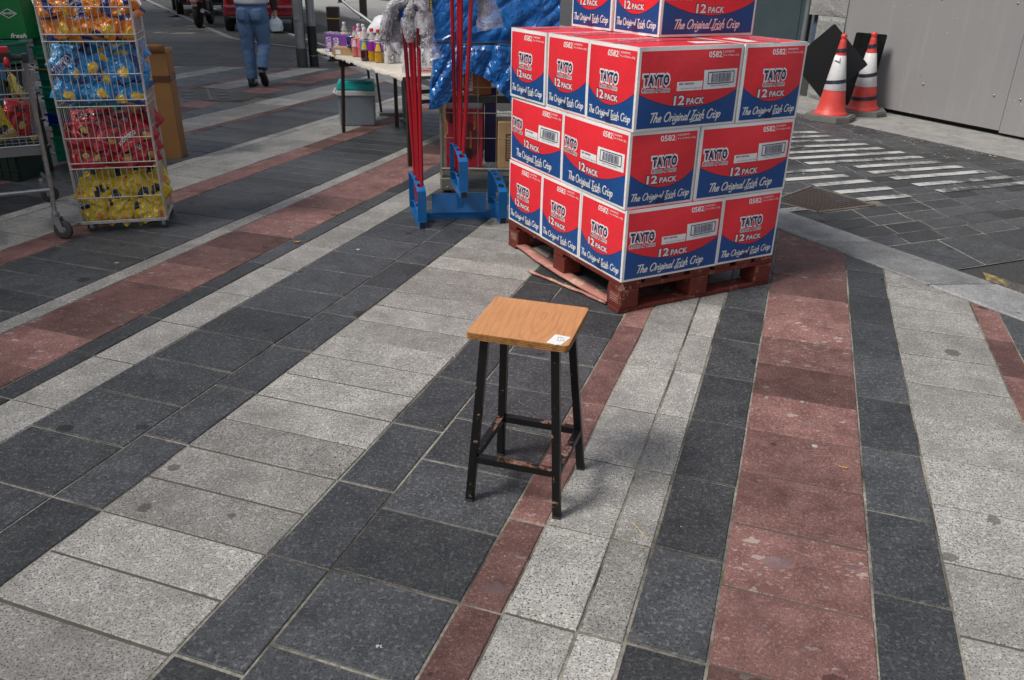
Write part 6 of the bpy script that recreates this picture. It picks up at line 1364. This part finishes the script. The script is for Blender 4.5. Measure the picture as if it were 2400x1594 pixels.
# ------------------------------------------------------------------ traffic cones with sign boards
def cone_red():
    k = NT('cone_red'); co = k.obco(); a = k.noise(co, 12, 4, .7); c = k.mix(a, (.50, .035, .028), (.66, .075, .06)); c = k.mix(k.ramp(k.noise(co, 40, 3, .7), [(.58, 0), (.8, .5)]), c, (.2, .05, .04)); k.base(c); k.set(Roughness=.45); return k.m
M_CONE = cone_red(); M_SLEEVE = mat('cone_reflective', (.62, .61, .62), .45, 0, .08, 60, .15, 200, dirt=.12); M_BASE = mat('cone_base_rubber', (.13, .13, .12), .85, 0, .3, 10, .4, 40); M_SIGNB = mat('sign_back_black', (.004, .004, .0045), .35, spec=.25); M_STRAP = mat('navy_strap', (.012, .014, .032), .5)
def cone(loc, rz, tilt, label, straps, board, blabel):
    e = empty('traffic_cone', loc, rz, label, 'traffic cone', 'traffic cones with boards against the hoarding'); e.rotation_euler[0] = tilt[0]; e.rotation_euler[1] = tilt[1]
    a = .255; oc = [(-a, -a*.55), (-a*.55, -a), (a*.55, -a), (a, -a*.55), (a, a*.55), (a*.55, a), (-a*.55, a), (-a, a*.55)]
    m = MB(); m.prism(oc, 0, .05); m.prism([(x*.93, y*.93) for x, y in oc], .0502, .062); m.build('base', M_BASE, e)
    H0, H1, r0, r1 = .062, .86, .168, .032
    def rz_(z): return r0+(r1-r0)*((z-H0)/(H1-H0))**.93
    m = MB(); m.lathe([(.19, H0), (.19, H0+.012), (.172, H0+.028)]+[(rz_(z), z) for z in (.11, .2, .31, .45, .6, .75, .84)]+[(.034, .86), (.026, .872), (.030, .885), (.034, .90), (.033, .918), (.022, .928)], 30); m.build('cone_shell', M_CONE, e)
    m = MB(); m.lathe([(rz_(.33)+.0015, .33), (rz_(.33)+.003, .332), (rz_(.70)+.003, .70), (rz_(.70)+.001, .702)], 30); m.build('reflective_sleeve', M_SLEEVE, e)
    for z, sl in straps:
        m = MB(); n = 30; vs = [((rz_(z+dz)+.006)*math.cos(2*math.pi*q/n), (rz_(z+dz)+.006)*math.sin(2*math.pi*q/n), z+dz+sl*math.cos(2*math.pi*q/n)) for dz in (-.02, .02) for q in range(n)]
        m.add(vs, [(q, (q+1) % n, n+(q+1) % n, n+q) for q in range(n)], 0, True); m.build('strap', M_STRAP, e)
    # sign board strapped behind the cone: a thin plate seen from its black back
    b = empty('sign_board', loc, 0, blabel, 'sign board', 'sign boards strapped to the cones'); 
    m = MB(); ctr, ux, uz, hw, hh, rot = board; ux = Vector(ux).normalized(); uz = Vector(uz).normalized(); nn_ = ux.cross(uz); c_, s_ = math.cos(rot), math.sin(rot)
    pts = []
    for cx_, cy_, a0 in ((1, 1, 0), (-1, 1, 90), (-1, -1, 180), (1, -1, 270)):
        for q in range(4): pts.append((cx_*(hw-.02)+.02*math.cos(R(a0+q*30)), cy_*(hh-.02)+.02*math.sin(R(a0+q*30))))
    def w3(x, y, d): X_, Y_ = x*c_-y*s_, x*s_+y*c_; return Vector(ctr)-Vector(loc)+ux*X_+uz*Y_+nn_*d
    n = len(pts); vs = [w3(x, y, d) for d in (-.004, .004) for x, y in pts]; m.add(vs, [tuple(range(n)), tuple(range(2*n-1, n-1, -1))]+[(i, (i+1) % n, n+(i+1) % n, n+i) for i in range(n)]); m.build('plate', M_SIGNB, b)
    m = MB(); vs = [w3(x*.85, y*.12+hh*.45, -.012) for x, y in ((-hw, -hh), (hw, -hh), (hw, hh), (-hw, hh))]; m.add(vs, [(0, 1, 2, 3), (3, 2, 1, 0)]); m.build('stiffener', M_BLACKP, b)
    return e
cone((3.63, 9.58, .002), R(-35), (0, 0), 'traffic cone nearer the cartons, white sticker on its sleeve', [(.42, .014), (.755, .008)], ((3.60, 9.83, .60), (.93, -.37, 0), (.04, .17, 1), .30, .30, R(45)), 'black-backed diamond sign board behind the first cone')
m = MB(); m.grid(lambda i, j: ((.094-.04*j*.5)*math.cos(R(-120+i*42)), (.094-.04*j*.5)*math.sin(R(-120+i*42)), .665+.05*j-.02*i), 6, 2); m.build('sticker', M_PAPER, bpy.data.objects['traffic_cone'])
cone((4.17, 10.02, .002), R(-15), (R(3), R(-2)), 'traffic cone leaning close to the grey hoarding', [(.20, .01), (.46, .014), (.78, .008)], ((4.155, 10.22, .48), (.60, -.78, 0), (.13, .10, 1), .20, .42, 0), 'black-backed rectangular sign board beside the hoarding')

# ------------------------------------------------------------------ unseen street front, added and sized to throw shade over the rack and the walker
sb_ = empty('unseen_shade_building', (-9.6, 1.0, 0), 0); tag(sb_, kind='structure')
m = MB(); m.box((-3, 4.5, 5.15), (6, 19, 10.3)); m.box((-9, 19, 8), (6, 8, 16)); m.build('wall', mat('grey_render', (.30, .29, .27), .85, 0, .15, 2), sb_)
for fl_ in range(3):
    for i in range(6): m = MB(); m.box((.012, -2.5+i*2.9, 1.6+fl_*3.0), (.06, 1.2, 1.7)); m.build('window', mat('window_dark', (.03, .035, .04), .15), sb_)
# ------------------------------------------------------------------ posts and bollards
e = empty('lamp_post', (-3.475, 13.66, 0), 0, 'thick galvanised lamp post on the footway behind the walker', 'lamp post'); m = MB(); m.lathe([(.082, 0), (.082, 4.5)], 24); m.build('shaft', M_GALV, e); m = MB(); m.lathe([(.084, 0), (.084, .28)], 24); m.build('dark_foot', mat('stained_steel', (.09, .09, .085), .6, .5, .3, 8), e); m = MB(); m.box((0, -.085, .85), (.09, .02, .3), 0, None, .004); m.build('access_door', M_GALV, e)
e = empty('sign_post', (-3.30, 13.74, 0), 0, 'grey post with a black lower sleeve beside the lamp post', 'post'); m = MB(); m.lathe([(.068, .61), (.068, 3.2)], 20); m.build('shaft', M_GALV, e); m = MB(); m.lathe([(.074, 0), (.074, .612)], 20); sl_ = m.build('black_sleeve', M_BLACKP, e); m = MB(); m.lathe([(.0755, .16), (.0755, .17)], 20); m.build('band', M_GALV, sl_)
M_BOLL = mat('bollard_brown', (.028, .018, .013), .55, 0, .3, 10, .3, 30); M_BAND = mat('bollard_yellow', (.5, .36, .02), .5)
for x, y, w, h, lab in ((-3.12, 14.60, .10, .86, 'dark brown bollard with a thin yellow band near the lamp post'), (-4.50, 25.2, .10, 1.0, 'dark bollard on the far path in line with the pole on the table'), (-7.15, 35.2, .12, 1.0, 'distant dark bollard on the far path above the near one'), (-2.10, 21.7, .12, 1.15, 'yellow-banded bollard on the far path behind the dusters')):
    e = empty('bollard', (x, y, 0), R(4), lab, 'bollard', 'bollards along the road'); m = MB(); m.box((0, 0, h/2), (2*w, 2*w, h), 0, None, .012); m.build('shaft', M_BOLL, e); m = MB(); m.box((0, 0, h*.79), (2*w+.004, 2*w+.004, .016)); m.build('band', M_BAND, e)
    m = MB(); m.box((0, 0, .012), (2*w+.06, 2*w+.06, .024), 0, None, .005); m.build('foot', M_BOLL, e)
e = empty('cable_bollard', (-3.72, 8.0, 0), 0, 'short black stained post behind the tall brown carton', 'post'); m = MB(); m.box((0, 0, .49), (.16, .16, .98), 0, None, .012, (.96, .96)); m.build('shaft', mat('stained_black', (.02, .02, .02), .5, 0, .4, 14, dirt=.1), e); m = MB(); m.box((0, 0, .985), (.165, .165, .02), 0, None, .006); m.build('cap', M_GALV, e)
# parking bay beside the road
bay = MB(); bay.add([((qv*q+ev*s).x, (qv*q+ev*s).y, .0045) for q, s in ((4.3, -15.9), (3.2, -18.9), (3.2, -45), (4.4, -45))], [(0, 1, 2, 3)]); tag(bay.build('parking_bay', M_ASPH), kind='structure')
bk_ = MB()
pts_ = [qv*4.35+ev*-15.6, qv*4.05+ev*-16.6, qv*3.55+ev*-17.7, qv*3.18+ev*-19.0, qv*3.15+ev*-22, qv*3.15+ev*-45]
for a_, b_ in zip(pts_, pts_[1:]): bk_.beam((*a_, .008), (*b_, .008), .12, .02)
tag(bk_.build('bay_kerb', mat('bay_kerb_stone', (.17, .17, .17), .8, 0, .25, 6)), kind='structure')
fk = MB(); fk.beam((*(qv*ROAD_FAR+ev*-10), .01), (*(qv*ROAD_FAR+ev*-55), .01), .16, .05); tag(fk.build('far_kerb', M_KERB), kind='structure')

# ------------------------------------------------------------------ cars
M_TYRE = mat('tyre_black', (.012, .012, .012), .8); M_GLASS = mat('car_glass', (.01, .012, .014), .08, 0, .1, 3, spec=.8); M_ALLOY = mat('alloy', (.36, .36, .37), .35, .8)
def car(loc, rz, paint, label):
    """rear towards -y; lofted shell with separate bumper, glass, lamps and wheels"""
    e = empty('parked_car', loc, rz, label, 'car', 'cars parked in the bay'); m = MB()
    secs = [(-.02, .66, .74, .34, .80, 1.02, .60), (.0, .74, .79, .30, .86, 1.16, .62), (.25, .80, .83, .24, .90, 1.40, .58), (.9, .83, .85, .22, .92, 1.47, .57), (1.7, .83, .85, .21, .92, 1.46, .57), (2.4, .83, .85, .21, .92, 1.20, .62), (2.9, .82, .84, .22, .90, .93, .70), (3.5, .78, .80, .25, .80, .82, .66), (3.85, .68, .70, .32, .66, .70, .58)]
    ring = []
    for y, wb, ws, z0, zs, zr, wr in secs: ring.append([(-wb, y, z0), (-ws, y, z0+.22), (-ws, y, zs*.8), (-ws+.03, y, zs), (-wr, y, zr-.05), (-wr+.12, y, zr), (wr-.12, y, zr), (wr, y, zr-.05), (ws-.03, y, zs), (ws, y, zs*.8), (ws, y, z0+.22), (wb, y, z0)])
    n = 12; vs = [q for r_ in ring for q in r_]; fs = [(i*n+k_, i*n+(k_+1) % n, (i+1)*n+(k_+1) % n, (i+1)*n+k_) for i in range(len(ring)-1) for k_ in range(n)]+[tuple(range(n-1, -1, -1)), tuple(range((len(ring)-1)*n, len(ring)*n))]
    m.add(vs, fs, 0, True); bd = m.build('body', paint, e); sb = bd.modifiers.new('s', 'SUBSURF'); sb.levels = 1; sb.render_levels = 1
    m = MB(); m.box((0, -.03, .47), (1.60, .16, .26), 0, None, .05); bp = m.build('bumper', paint, e); m = MB(); m.box((0, -.115, .53), (1.5, .012, .02)); m.build('bumper_trim', M_BLACKP, bp); m = MB(); m.box((0, -.06, .33), (1.45, .14, .06), 0, None, .02); m.build('lower_skirt', M_BLACKP, bp)
    m = MB(); m.add([(-.52, .045, .95), (.52, .045, .95), (.48, .16, 1.32), (-.48, .16, 1.32)], [(0, 1, 2, 3)]); m.build('rear_window', M_GLASS, e)
    for s_ in (-1, 1):
        m = MB(); m.add([(s_*.835, .5, .96), (s_*.835, 2.2, .96), (s_*.62, 1.9, 1.38), (s_*.62, .7, 1.38)], [(0, 1, 2, 3), (3, 2, 1, 0)]); m.build('side_window', M_GLASS, e)
        m = MB(); m.box((s_*.66, .0, .80), (.16, .1, .26), 0, None, .03); m.build('tail_lamp', mat('lamp_red', (.35, .01, .012), .15), e)
        for y in (.62, 3.1):
            w = empty('wheel', (s_*.76, y, .31), 0, parent=e); m = MB(); m.lathe([(.2, -.095), (.29, -.095), (.31, -.06), (.31, .06), (.29, .095), (.2, .095)], 28, 0, Matrix.Rotation(R(90), 4, 'Y')); m.build('tyre', M_TYRE, w)
            m = MB(); m.lathe([(.001, .07), (.06, .085), (.19, .06), (.205, .09)], 24, 0, Matrix.Rotation(R(90*s_), 4, 'Y')); m.build('rim', M_ALLOY, w)
    m = MB(); m.box((0, -.055, .72), (.5, .01, .11)); m.build('number_plate', mat('plate_white', (.6, .6, .58), .4), e)
    m = MB(); m.lathe([(.035, 0), (.03, .012), (.001, .014)], 16, 0, Matrix.Translation((.35, -.06, .70)) @ Matrix.Rotation(R(90), 4, 'X')); m.build('badge', M_ALLOY, e)
    return e
M_CARRED = mat('car_red', (.20, .006, .012), .22, 0, .06, 3, coat=.8); M_CARBLK = mat('car_black', (.012, .012, .013), .2, 0, .06, 3, coat=.8)
car((-5.93, 19.95, .004), R(14), M_CARRED, 'red hatchback parked behind the walking person')
car((-9.15, 25.6, .004), R(24), M_CARBLK, 'black car parked ahead of the red hatchback')
# motorbike
e = empty('motorbike', (-7.79, 20.85, 0), R(8), 'dark motorbike parked tail-on at the kerb by the cars', 'motorbike')
for y in (.30, 1.65):
    w = empty('wheel', (0, y, .30), 0, parent=e); m = MB(); m.lathe([(.21, -.06), (.27, -.066), (.30, -.035), (.305, 0), (.30, .035), (.27, .066), (.21, .06)], 28, 0, Matrix.Rotation(R(90), 4, 'Y')); m.build('tyre', M_TYRE, w)
    m = MB(); m.lathe([(.001, .04), (.05, .05), (.05, -.05), (.001, -.04)], 14, 0, Matrix.Rotation(R(90), 4, 'Y'))
    for q in range(6): a = q*math.pi/3; m.beam((0, .04*math.cos(a), .04*math.sin(a)), (0, .215*math.cos(a), .215*math.sin(a)), .02, .02)
    m.build('rim', M_ALLOY, w)
m = MB(); m.box((0, .15, .62), (.16, .34, .08), 0, None, .02); m.box((0, .02, .56), (.13, .02, .13), 0, None, .006); m.build('tail_guard', mat('bike_beige', (.42, .27, .23), .4), e)
m = MB(); m.box((0, .95, .48), (.26, .5, .32), 0, None, .05); m.build('engine', M_BLACKP, e)
m = MB(); m.box((0, .55, .80), (.24, .8, .10), 0, None, .04); m.build('seat', M_BLACKP, e)
m = MB(); m.box((0, 1.1, .86), (.28, .5, .2), 0, None, .07); m.build('tank', M_CARBLK, e)
for s_ in (-1, 1): m = MB(); m.tube([(s_*.10, .32, .34), (s_*.11, .42, .74)], .025, 10); m.build('shock_absorber', M_BLACKP, e)
m = MB(); m.tube([(.17, .05, .40), (.17, .75, .30)], [.05, .04], 14); m.build('exhaust', M_GALV, e)
m = MB(); m.tube([(-.14, .72, .28), (-.28, .70, .26)], .018, 8); m.build('foot_peg', mat('peg_orange', (.35, .06, .02), .4), e)
m = MB(); m.tube([(-.08, 1.62, .32), (-.08, 1.4, .95)], .022, 8); m.tube([(.08, 1.62, .32), (.08, 1.4, .95)], .022, 8); m.tube([(-.36, 1.3, 1.05), (0, 1.38, 1.0), (.36, 1.3, 1.05)], .014, 8); m.build('fork', M_GALV, e)
for s_ in (-1, 1): m = MB(); m.box((s_*.16, .12, .60), (.05, .04, .04), 0, None, .01); m.build('indicator', mat('lamp_red', (.35, .01, .012), .15), e)

# ------------------------------------------------------------------ person walking away
k = NT('blue_denim'); co = k.obco(); n1 = k.noise(co, 5, 3, .6); n2 = k.noise(co, 240, 2, .6); sp = k.n('SeparateXYZ'); k.l(co, sp.inputs[0])
c = k.mix(n1, (.07, .14, .28), (.17, .27, .44)); c = k.mix(k.ramp(n2, [(.45, 0), (.7, .35)]), c, (.25, .34, .48)); k.base(c); k.set(Roughness=.85, Specular_IOR_Level=.2); k.bump(k.math('ADD', k.noise(co, 9, 3, .6, 1.2), k.math('MULTIPLY', n2, .2)), .7, .03); M_DENIM = k.m
M_SKIN = mat('skin', (.38, .20, .14), .5, 0, .12, 14); M_SHIRT = mat('pale_tshirt', (.62, .62, .64), .8, 0, .06, 8, .3, 14, dist=.02); M_SLV = mat('dark_brown_sleeve', (.035, .018, .014), .8, 0, .2, 12); M_SHOE = mat('black_shoe', (.012, .011, .011), .45); M_SOLE = mat('shoe_sole', (.016, .015, .014), .8)
per = empty('person', (-3.50, 11.38, 0), R(3), 'person in blue jeans and pale top walking away with a white bag', 'person')
b = MB()
def ell(mb, c, r, seg=14, rings=8): mb.lathe([(math.cos(R(-88+176*i/rings)), math.sin(R(-88+176*i/rings))) for i in range(rings+1)], seg, 0, Matrix.Translation(c) @ Matrix.Diagonal((*r, 1)))
# continuous body
b.tube([(-.10, .0, .05), (-.105, .02, .28), (-.11, .04, .50), (-.105, .01, .75), (-.09, 0, .93)], [.042, .055, .06, .08, .095], 12); b.tube([(-.095, -.05, .05), (-.095, .12, .035)], [.04, .03], 10)
b.tube([(.085, -.13, .24), (.09, -.05, .36), (.10, .06, .52), (.105, .02, .75), (.09, 0, .93)], [.042, .055, .06, .08, .095], 12); b.tube([(.085, -.14, .20), (.085, -.02, .045)], [.038, .03], 10)
ell(b, (0, 0, 1.0), (.19, .13, .16)); ell(b, (0, .01, 1.25), (.20, .13, .28)); ell(b, (0, .01, 1.43), (.21, .11, .10)); b.tube([(0, .02, 1.46), (0, .04, 1.6)], .055, 10); ell(b, (0, .05, 1.70), (.08, .10, .125))
ell(b, (0, .155, 1.69), (.014, .02, .02)); ell(b, (.08, .045, 1.69), (.012, .02, .03)); ell(b, (-.08, .045, 1.69), (.012, .02, .03))
b.tube([(.21, .01, 1.43), (.255, .0, 1.20), (.275, .03, 1.13), (.285, .06, .96)], [.058, .045, .042, .03], 10); b.tube([(-.21, .01, 1.43), (-.26, .02, 1.2), (-.275, .09, 1.12), (-.25, .22, 1.05)], [.058, .045, .042, .03], 10)
b.box((.287, .062, .915), (.036, .075, .075)); b.box((-.25, .255, 1.035), (.034, .075, .06))
for i in range(4):
    y0 = .036+.019*i; L_ = (.055, .065, .062, .05)[i]; b.tube([(.287, y0, .89), (.280, y0, .89-L_*.6), (.262, y0, .89-L_*.75), (.250, y0, .89-L_*.4)], .0088, 8)
    b.tube([(-.25, y0+.19+.01, 1.02), (-.245, y0+.195, .985), (-.235, y0+.195, .96)], .0088, 8)
b.tube([(.282, .098, .925), (.265, .115, .895), (.252, .105, .870)], [.011, .0105, .009], 8); b.tube([(-.24, .20, 1.03), (-.225, .195, .995)], .01, 8)
obj('body', remesh_mesh(b, 'body', M_SKIN, .0075, 3), per)
j = MB(); j.tube([(-.095, .0, .085), (-.10, .02, .28), (-.108, .03, .50), (-.105, .0, .72), (-.095, 0, .93)], [.074, .078, .086, .108, .118], 16)
j.tube([(.088, -.125, .235), (.09, -.06, .37), (.10, .05, .52), (.105, .015, .74), (.095, 0, .93)], [.072, .078, .086, .108, .118], 16)
ell(j, (-.085, -.045, .90), (.115, .115, .13)); ell(j, (.085, -.045, .90), (.115, .115, .13)); j.lathe([(1, .90), (1.0, 1.05)], 20, 0, Matrix.Diagonal((.205, .138, 1, 1)))
def jeans_fold(v):
    w = v.copy(); crease = math.exp(-(v.x/.014)**2)*max(0, min(1, (1.0-v.z)/.1)); w.y += .018*crease if v.y < 0 else 0
    kn = math.exp(-((v.z-.48)/.13)**2)+.7*math.exp(-((v.z-.80)/.08)**2)+.6*math.exp(-((v.z-.17)/.08)**2)
    n_ = noise.noise((v.x*9+4, v.y*9, v.z*17))*.012*kn+noise.noise((v.x*5, v.y*5, v.z*7))*.006; d = Vector((v.x-math.copysign(.1, v.x), v.y, 0)); return w+(d.normalized()*n_ if d.length > 1e-4 else Vector())
jo = obj('jeans', remesh_mesh(j, 'jeans', M_DENIM, .011, 3, jeans_fold), per)
for s_ in (-1, 1):
    m = MB(); m.grid(lambda i, q: (s_*(.10)+(i-.5)*.125*(1-.25*(q < .3)*(1-abs(0))), -.168+.018*abs(2*i-1)**2+.012*abs(q-.5), .985-.15*(1-q)), 6, 6); po_ = m.build('back_pocket', M_DENIM, jo); solidify(po_, .004)
m = MB(); m.grid(lambda i, q: (.213*math.sin((i-.5)*3.4), -.145*math.cos((i-.5)*3.4), 1.02+.035*q), 24, 1); wb_ = m.build('waistband', M_DENIM, jo); solidify(wb_, .004)
s = MB(); s.lathe([(1.02, 1.035), (1.05, 1.09), (1.04, 1.2)], 20, 0, Matrix.Diagonal((.212, .148, 1, 1))); ell(s, (0, .0, 1.22), (.222, .150, .20)); ell(s, (0, .01, 1.36), (.228, .14, .15)); s.tube([(.19, .01, 1.44), (.255, .01, 1.25)], [.075, .07], 12); s.tube([(-.19, .01, 1.44), (-.26, .01, 1.25)], [.075, .07], 12)
obj('tshirt', remesh_mesh(s, 'tshirt', M_SHIRT, .012, 3, lambda v: v+Vector((0, noise.noise(v*9)*.008, 0))), per)
s = MB(); s.tube([(.21, .01, 1.42), (.257, .0, 1.20), (.277, .03, 1.12), (.285, .057, .965)], [.066, .056, .053, .045], 14); obj('sleeve', remesh_mesh(s, 'sleeve', M_SLV, .009, 2), per)
s = MB(); ell(s, (0, .035, 1.735), (.088, .108, .105)); obj('hair', remesh_mesh(s, 'hair', mat('brown_hair', (.05, .03, .02), .7), .012, 2), per)
# left shoe flat, right shoe pushed off on its toe with the sole to the camera
for nm, A0, A1 in (('left', (-.097, -.095, .03), (-.097, .175, .025)), ('right', (.085, -.175, .215), (.085, .015, .030))):
    a, c_ = Vector(A0), Vector(A1); d = (c_-a).normalized(); up = Vector((1, 0, 0)).cross(d); up = up if up.z > 0 else -up; s = MB()
    pts = [a+d*.0, a+d*.06+up*.006, a+d*.15+up*.0, a+d*.23-up*.006, a+d*.275-up*.01]
    s.tube(pts, [.036, .043, .046, .046, .03], 14); s.tube([a+d*.035+up*.02, a+d*.05+up*.07], [.042, .043], 12)
    so = obj('shoe', remesh_mesh(s, 'shoe', M_SHOE, .008, 2), per)
    m = MB(); side = Vector((1, 0, 0)); o_ = [(-.034, .0), (-.038, .05), (-.033, .11), (-.045, .19), (-.038, .255), (0, .285), (.038, .255), (.045, .19), (.033, .11), (.038, .05), (.034, 0), (0, -.012)]
    vs = [a+side*x+d*(y-.01)-up*(.030+t) for t in (0, .014) for x, y in o_]; n = len(o_); m.add(vs, [tuple(range(n)), tuple(range(2*n-1, n-1, -1))]+[(i, (i+1) % n, n+(i+1) % n, n+i) for i in range(n)]); m.build('sole', M_SOLE, so)
# carrier bag in the right hand
cb_ = empty('carrier_bag', (-3.235, 11.455, .70), R(6), 'white plastic carrier bag in the walking person\'s hand', 'bag')
m = MB()
def cbf(i, j):
    a = 2*math.pi*i; w = (.075+.02*math.sin(j*3))*(1-.72*max(0, j-.55)/.45); d_ = .05*(1-.6*max(0, j-.5)/.5); n_ = 1+.22*noise.noise((math.cos(a)*2, math.sin(a)*2, j*3)); sq = abs(math.cos(a))**.6*math.copysign(1, math.cos(a)); return (sq*w*n_+.01, math.sin(a)*d_*n_, .185*j+.01*noise.noise((math.cos(a), math.sin(a), 5)))
m.grid(cbf, 26, 14); m.add([cbf(i/26, 0) for i in range(26)], [tuple(range(25, -1, -1))])
M_CARR = mat('carrier_white', (.60, .68, .70), .35, 0, .08, 12, .5, 22, dist=.02); o = m.build('bag_skin', M_CARR, cb_)
m = MB(); m.tube([(-.025, 0, .165), (-.025, .01, .205), (0, .01, .222), (.03, 0, .205), (.03, 0, .165)], .008, 8); m.build('bag_handle', M_CARR, cb_)

# ------------------------------------------------------------------ small litter
M_STRAW = mat('dry_straw', (.55, .42, .20), .8); M_LEAF = mat('dead_leaf', (.42, .22, .05), .8); M_CHIP = mat('pale_chip', (.34, .32, .29), .85); M_MOSS = mat('moss', (.05, .085, .012), .95)
def bit(name, p, m_, label, cat, geo):
    b = MB(); geo(b); o = b.build(name, m_, None, p, (0, 0, rnd.uniform(0, 6))); tag(o, label, cat); return o
def leafgeo(s):
    def f(b): b.grid(lambda i, j: ((i-.5)*s, (j-.5)*s*.5*math.sin(math.pi*min(.97, i+.03)), .003+.006*(2*i-1)**2+.003*(2*j-1)**2), 6, 4)
    return f
def gpx(u, v):   # constants measured on the ground plane
    return None
bit('straw', (.405, 2.0, .002), M_STRAW, 'long dry straw on the pale stones right of the stool', 'straw', lambda b: b.tube([(-.045, .004, .002), (0, 0, .003), (.045, -.004, .002)], .0012, 6)).rotation_euler = (0, 0, R(-62))
bit('cigarette_butt', (1.165, 2.37, .002), M_LEAF, 'orange cigarette butt on the red stones', 'cigarette butt', lambda b: b.tube([(-.014, 0, .003), (.014, 0, .003)], .003, 10)).rotation_euler = (0, 0, R(-20))
bit('pebble', (1.17, 2.83, .001), mat('chip_grey', (.26, .22, .2), .85), 'small chip of stone lying on the red paving', 'pebble', lambda b: ell(b, (0, 0, .004), (.011, .008, .005), 8, 5))
bit('dead_leaf', (-1.33, 4.72, .002), M_LEAF, 'small dead leaf on the pale stones before the display rack', 'leaf', leafgeo(.05))
bit('dead_leaf', (1.66, 1.86, .002), M_LEAF, 'brown curled leaf on the pale stones at the right edge', 'leaf', leafgeo(.035))
lt = MB(); rg = random.Random(11)
def chip(x, y, z, s): 
    a = rg.uniform(0, 6.28); c_, s_ = math.cos(a)*s, math.sin(a)*s; h = s*.35; k_ = rg.uniform(.3, .9); lt.add([(x-c_, y-s_, z), (x+s_*k_, y-c_*k_, z), (x+c_, y+s_, z), (x-s_*k_, y+c_*k_, z), (x, y, z+h)], [(0, 1, 4), (1, 2, 4), (2, 3, 4), (3, 0, 4)])
for _ in range(240):       # grit gathered along the far gutter
    q = ROAD_FAR-abs(rg.gauss(0, .45)); s_ = rg.uniform(-9.5, -3); p = qv*q+ev*s_; chip(p.x, p.y, .003, rg.uniform(.004, .014))
for _ in range(160):
    q = ROAD_FAR+.75+rg.gauss(0, .12); s_ = rg.uniform(-9.5, -3); p = qv*q+ev*s_; chip(p.x, p.y, .003, rg.uniform(.004, .012))
for _ in range(260):
    n_, t_2 = rg.uniform(-3.4, 1.1), rg.uniform(1.2, 5); p = P(n_, t_2); 
    if p.dot(qv) < KERB_IN: chip(p.x, p.y, .001, rg.uniform(.0012, .004))
o = lt.build('grit', M_CHIP); tag(o, 'pale grit and crumbs scattered over the paving', 'grit', None, 'stuff')
lt = MB(); rg = random.Random(12)
for _ in range(90):
    q = ROAD_FAR-abs(rg.gauss(0, .5))+.2; s_ = rg.uniform(-9, -3); p = qv*q+ev*s_; chip(p.x, p.y, .003, rg.uniform(.006, .018))
for _ in range(130): 
    q = KERB_OUT+abs(rg.gauss(.05, .05)); s_ = rg.uniform(-2.4, 1.5); p = qv*q+ev*s_; chip(p.x, p.y, -.009, rg.uniform(.003, .009))
for bi, nb in ((0.0, 1), (-1.872, 1), (-1.266, 1), (0.405, 1), (0.61, 1)):
    for _ in range(45): p = P(bi+rg.gauss(0, .002), rg.uniform(1.3, 5)); 
o = lt.build('leaf_litter', M_LEAF); tag(o, 'yellow-brown leaf scraps along the gutters', 'leaves', None, 'stuff')
lt = MB()
for bi, t0_, t1_ in ((-1.872, 4.0, 5.6), (-1.266, 3.9, 4.7), (-2.5, 4.2, 5.2), (-2.85, 4.5, 5.4)):
    for _ in range(300):
        p = P(bi+rg.gauss(0, .003), rg.uniform(t0_, t1_)); chip(p.x, p.y, -.002, rg.uniform(.003, .007))
for tt in (4.15, 3.95):
    for _ in range(130): p = P(rg.uniform(-1.86, -1.28), tt+rg.gauss(0, .002)); chip(p.x, p.y, -.002, rg.uniform(.003, .006))
for _ in range(120): p = qv*(KERB_IN+rg.gauss(0, .004))+ev*rg.uniform(-3.9, -2.6); chip(p.x, p.y, 0, rg.uniform(.003, .008))
o = lt.build('moss', M_MOSS); tag(o, 'green moss growing in the paving joints', 'moss', None, 'stuff')
